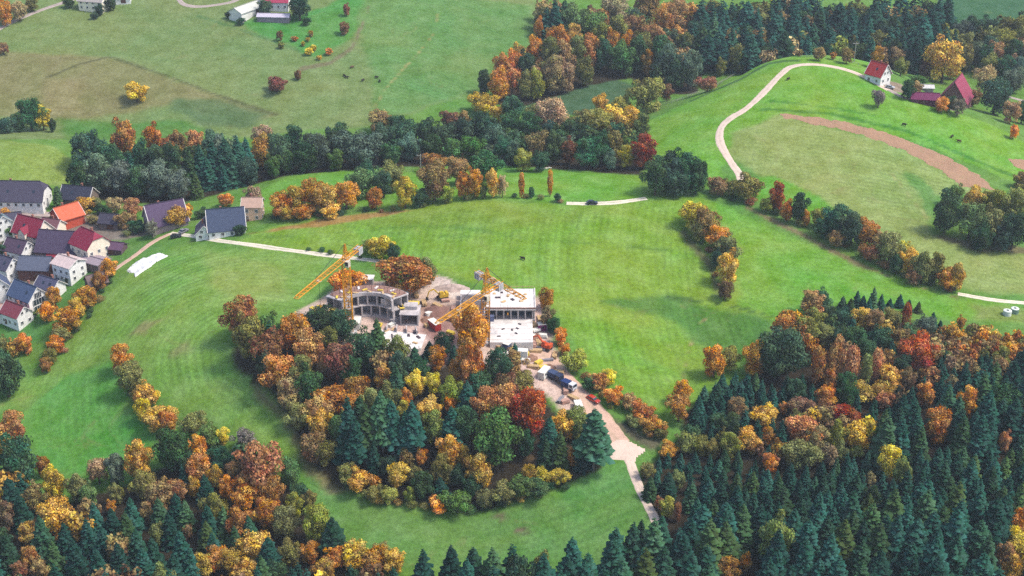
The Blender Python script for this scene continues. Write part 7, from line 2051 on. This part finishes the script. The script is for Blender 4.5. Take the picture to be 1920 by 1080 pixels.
for i,(cx,cy) in enumerate(order_):
    kind=('panel_stack','timber_stack','panel_stack','site_container','pipe_bundle','timber_stack','panel_stack','earth_heap')[i%8]
    z=gz(cx,cy); rz=rc.uniform(0,3.1)
    def lab(s): cnt[s]=cnt.get(s,0)+1; return s+' on the building site, '+NT[cnt[s]-1]+' such from the blue trucks'
    if kind=='panel_stack':
        k=rc.choice([0,0,2,3,4]); t=thing('panel_stack',cx,cy,z,rz,lab('stack of '+CW[k]+' formwork panels'),'panel stack','building materials')
        for q in range(rc.randint(3,5)): MB().box(rc.uniform(-.2,.2),rc.uniform(-.2,.2),.1+.3*q,2.8,1.5,.24,rc.uniform(-.06,.06)).part('panel',PANEL[k],t)
    elif kind=='timber_stack':
        t=thing('timber_stack',cx,cy,z,rz,lab('stack of pale sawn beams'),'timber stack','building materials')
        for q in range(3):
            for e in range(4): MB().box(0,-.6+.4*e,.2+.34*q,3.8+rc.uniform(-.4,.4),.3,.28).part('beam',TIM,t)
    elif kind=='site_container':
        k=rc.choice([5,6,7,0]); t=thing('site_container',cx,cy,z,rz,lab(CW[k]+' site container'),'container','site containers')
        MB().box(0,0,1.25,5,2.3,2.4).part('body',PANEL[k],t); MB().box(0,0,2.5,5.1,2.4,.12).part('roof',PANEL[0],t); MB().box(.8,-1.17,1.1,.9,.06,1.9).part('door',PANEL[4],t); MB().box(-1,-1.17,1.5,1.0,.06,.8).part('pane',GLASS,t)
    elif kind=='pipe_bundle':
        t=thing('pipe_bundle',cx,cy,z,rz,lab('bundle of grey pipes'),'pipe bundle','building materials')
        for q in range(5): MB().bar((-2,-.5+.5*(q%3),.2+.42*(q//3)),(2,-.5+.5*(q%3),.2+.42*(q//3)),.36).part('pipe',PANEL[4],t)
    else: heap(cx,cy,2.6,2.0,1.3,(176,134,112),lab('small brown earth heap'),i)
px_,py_,_=PLACE['pile']
heap(px_+3,py_+7,6,3.2,1.8,(214,190,178),'long pale spoil heap below the pale gravel behind the rust tree',71); heap(px_-2,py_-8,5,4,1.6,(156,116,104),'broad brown spoil heap between the box building and walled wing',72)
hx,hy,hz_=PLACE['hut']; t=thing('site_hut',hx,hy,gz(hx,hy),rad(-5),'white flat-roofed site hut behind the round shell','hut'); MB().box(0,0,1.2,5.4,3.4,2.6).part('wall',CONC,t); MB().box(0,0,2.62,6,4,.2).part('roof',PANEL[0],t); MB().box(-1,-1.73,1.1,.9,.06,1.9).part('door',DOORM,t)
# ------------------------------------------------------------------ field things
COWM=[paint('hide_dark',(58,46,40),.6,.9,.3,1.0),paint('hide_brown',(110,78,56),.6,.9,.3,1.0)]; WOOL=paint('wool',(236,230,216),.7,.95,.1)
def beast(name,x,y,rz,s,mat,label,cat,group):
    b=MB(); secs=[(-1.05,.30,1.02,.24),(-.8,.46,1.0,.36),(-.3,.52,.95,.42),(.25,.5,.97,.40),(.7,.42,1.05,.34),(1.0,.28,1.15,.26),(1.25,.2,1.2,.2),(1.5,.17,1.05,.16),(1.78,.09,.88,.1)]
    n=8; vs=[]
    for X,rz_,zc,ry in secs:
        for i in range(n): a=6.283*i/n; vs.append((X,ry*math.cos(a),zc+rz_*math.sin(a)))
    fs=[tuple(range(n-1,-1,-1)),tuple(range(len(vs)-n,len(vs)))]+[(j*n+i,j*n+(i+1)%n,(j+1)*n+(i+1)%n,(j+1)*n+i) for j in range(len(secs)-1) for i in range(n)]
    b.poly(vs,fs)
    for X,k in((-.85,.12),(.75,.0)):
        for sy in(-.24,.24): b.bar((X,sy,.9),(X-k,sy,.5),.24,.15); b.bar((X-k,sy,.5),(X,sy,-.05),.14,.11)
    b.bar((-1.05,0,1.2),(-1.2,0,.5),.07); b.bar((1.35,.18,1.32),(1.3,.36,1.34),.1,.04); b.bar((1.35,-.18,1.32),(1.3,-.36,1.34),.1,.04)
    o=b.part(name,mat); o.location=(x,y,gz(x,y)); o.rotation_euler=(0,0,rz); o.scale=(s,s,s); return tag(o,label,cat,group)
for i,(cx,cy) in enumerate(COWS):
    g='cattle grazing on the far hill' if i<6 else 'cattle grazing alone'
    lb=['dark cow grazing on the far hill, first of the herd from the orchard','dark cow beside the first one on the far hill','dark cow grazing alone in the middle of the far herd','dark cow grazing by the faint diagonal track','dark cow just below the one by the faint track','brown cow grazing uppermost in the far herd','dark cow beside the bend of the hill road','dark cow grazing above the ploughed strip','dark cow grazing above the wide end of the plough','brown cow next to the dark one above the plough','dark cow grazing alone on the central meadow'][i]
    beast('cow',cx,cy,rc.uniform(0,6.28),.88,COWM[1 if 'brown' in lb else 0],lb,'cow',g)
for i,(cx,cy) in enumerate(SHEEP): beast('sheep',cx,cy,rc.uniform(-.5,.5),.62,WOOL,['first','second','third','fourth','fifth'][i]+' white sheep from the yellow-green tree in the row below the valley wood','sheep','sheep below the valley wood')
BALEW=paint('bale_wrap',(226,232,222),.7,.45,.15,1.0); BALEG=paint('bale_wrap_green',(128,158,140),.6,.45,.2,1.0)
for key,m_,lb in(('bale',BALEW,'white wrapped round bale at the edge of the orange wood'),('bale2',BALEG,'grey-green wrapped round bale with pale rim beside the white one')):
    bx0,by0,_=PLACE[key]; t=thing('round_bale',bx0,by0,gz(bx0,by0),.4,lb,'bale','wrapped bales by the field road'); MB().cyl(0,0,-.1,1.7,1.5,1.5,20).part('wrap',m_,t); MB().cyl(0,0,1.7,1.82,1.42,1.25,20).part('end_cap',BALEW,t); MB().cyl(0,0,1.83,1.86,.5,.5,14).part('core',ROPE,t)
POLEM=paint('weathered_pole',(190,186,180),.6,.9,.15); INS=paint('insulator',(210,214,220),.6,.4)
for (px0,py0,h),lb in zip(POLES,('pale wooden power pole with crossarm behind the ridge hedge','power pole at the bend of the hill road against the forest','tall power pole between hill road and red-roofed house')):
    t=thing('power_pole',px0,py0,gz(px0,py0),.1,lb,'power pole','power poles'); MB().cyl(0,0,-.4,h,.24,.16,8).part('pole',POLEM,t); ca=MB().box(0,0,h-.6,3.2,.18,.2).part('crossarm',POLEM,t)
    for a in(-1.4,0,1.4): MB().cyl(a,0,h-.5,h-.15,.09,.07,6).part('insulator',INS,ca)
# village cars, fences
for i,(cx,cy,rz,c,lb) in enumerate(VILLAGE_CARS): car(cx,cy,rz,tuple(c),lb,4.3,'cars parked in the village')
for P,lb in FENCES:
    t=thing('field_fence',P[0][0],P[0][1],gz(*P[0]),0,lb,'fence'); L=smooth_line(P,2.5); o0=Vector((P[0][0],P[0][1],gz(*P[0]))); last=None
    for q in L:
        p=Vector((q.x,q.y,gz(q.x,q.y)))-o0; MB().bar(p-Vector((0,0,.3)),p+Vector((0,0,1.2)),.14).part('post',POLEM,t)
        if last is not None:
            for hz in(.55,1.05): MB().bar(last+Vector((0,0,hz)),p+Vector((0,0,hz)),.07).part('rail',POLEM,t)
        last=p
# ------------------------------------------------------------------ air
lo=float(GZ.min())-1; ex0,ex1,ey0,ey1=XS[0]-5,XS[-1]+5,YS[0]-5,YS[-1]+5
hz=MB().box((ex0+ex1)/2,(ey0+ey1)/2,(lo+262)/2,ex1-ex0,ey1-ey0,262-lo)
hm,hn,hb=new_mat('haze_air'); hm.node_tree.nodes.remove(hb); pv=hn('VolumePrincipled',ins={'Color':(.80,.90,1.0,1),'Density':HAZE,'Anisotropy':.2}); hn.l.new(pv.outputs[0],hm.node_tree.nodes['Material Output'].inputs['Volume'])
tag(hz.part('haze',hm),'thin bluish autumn haze in the air',kind='stuff')
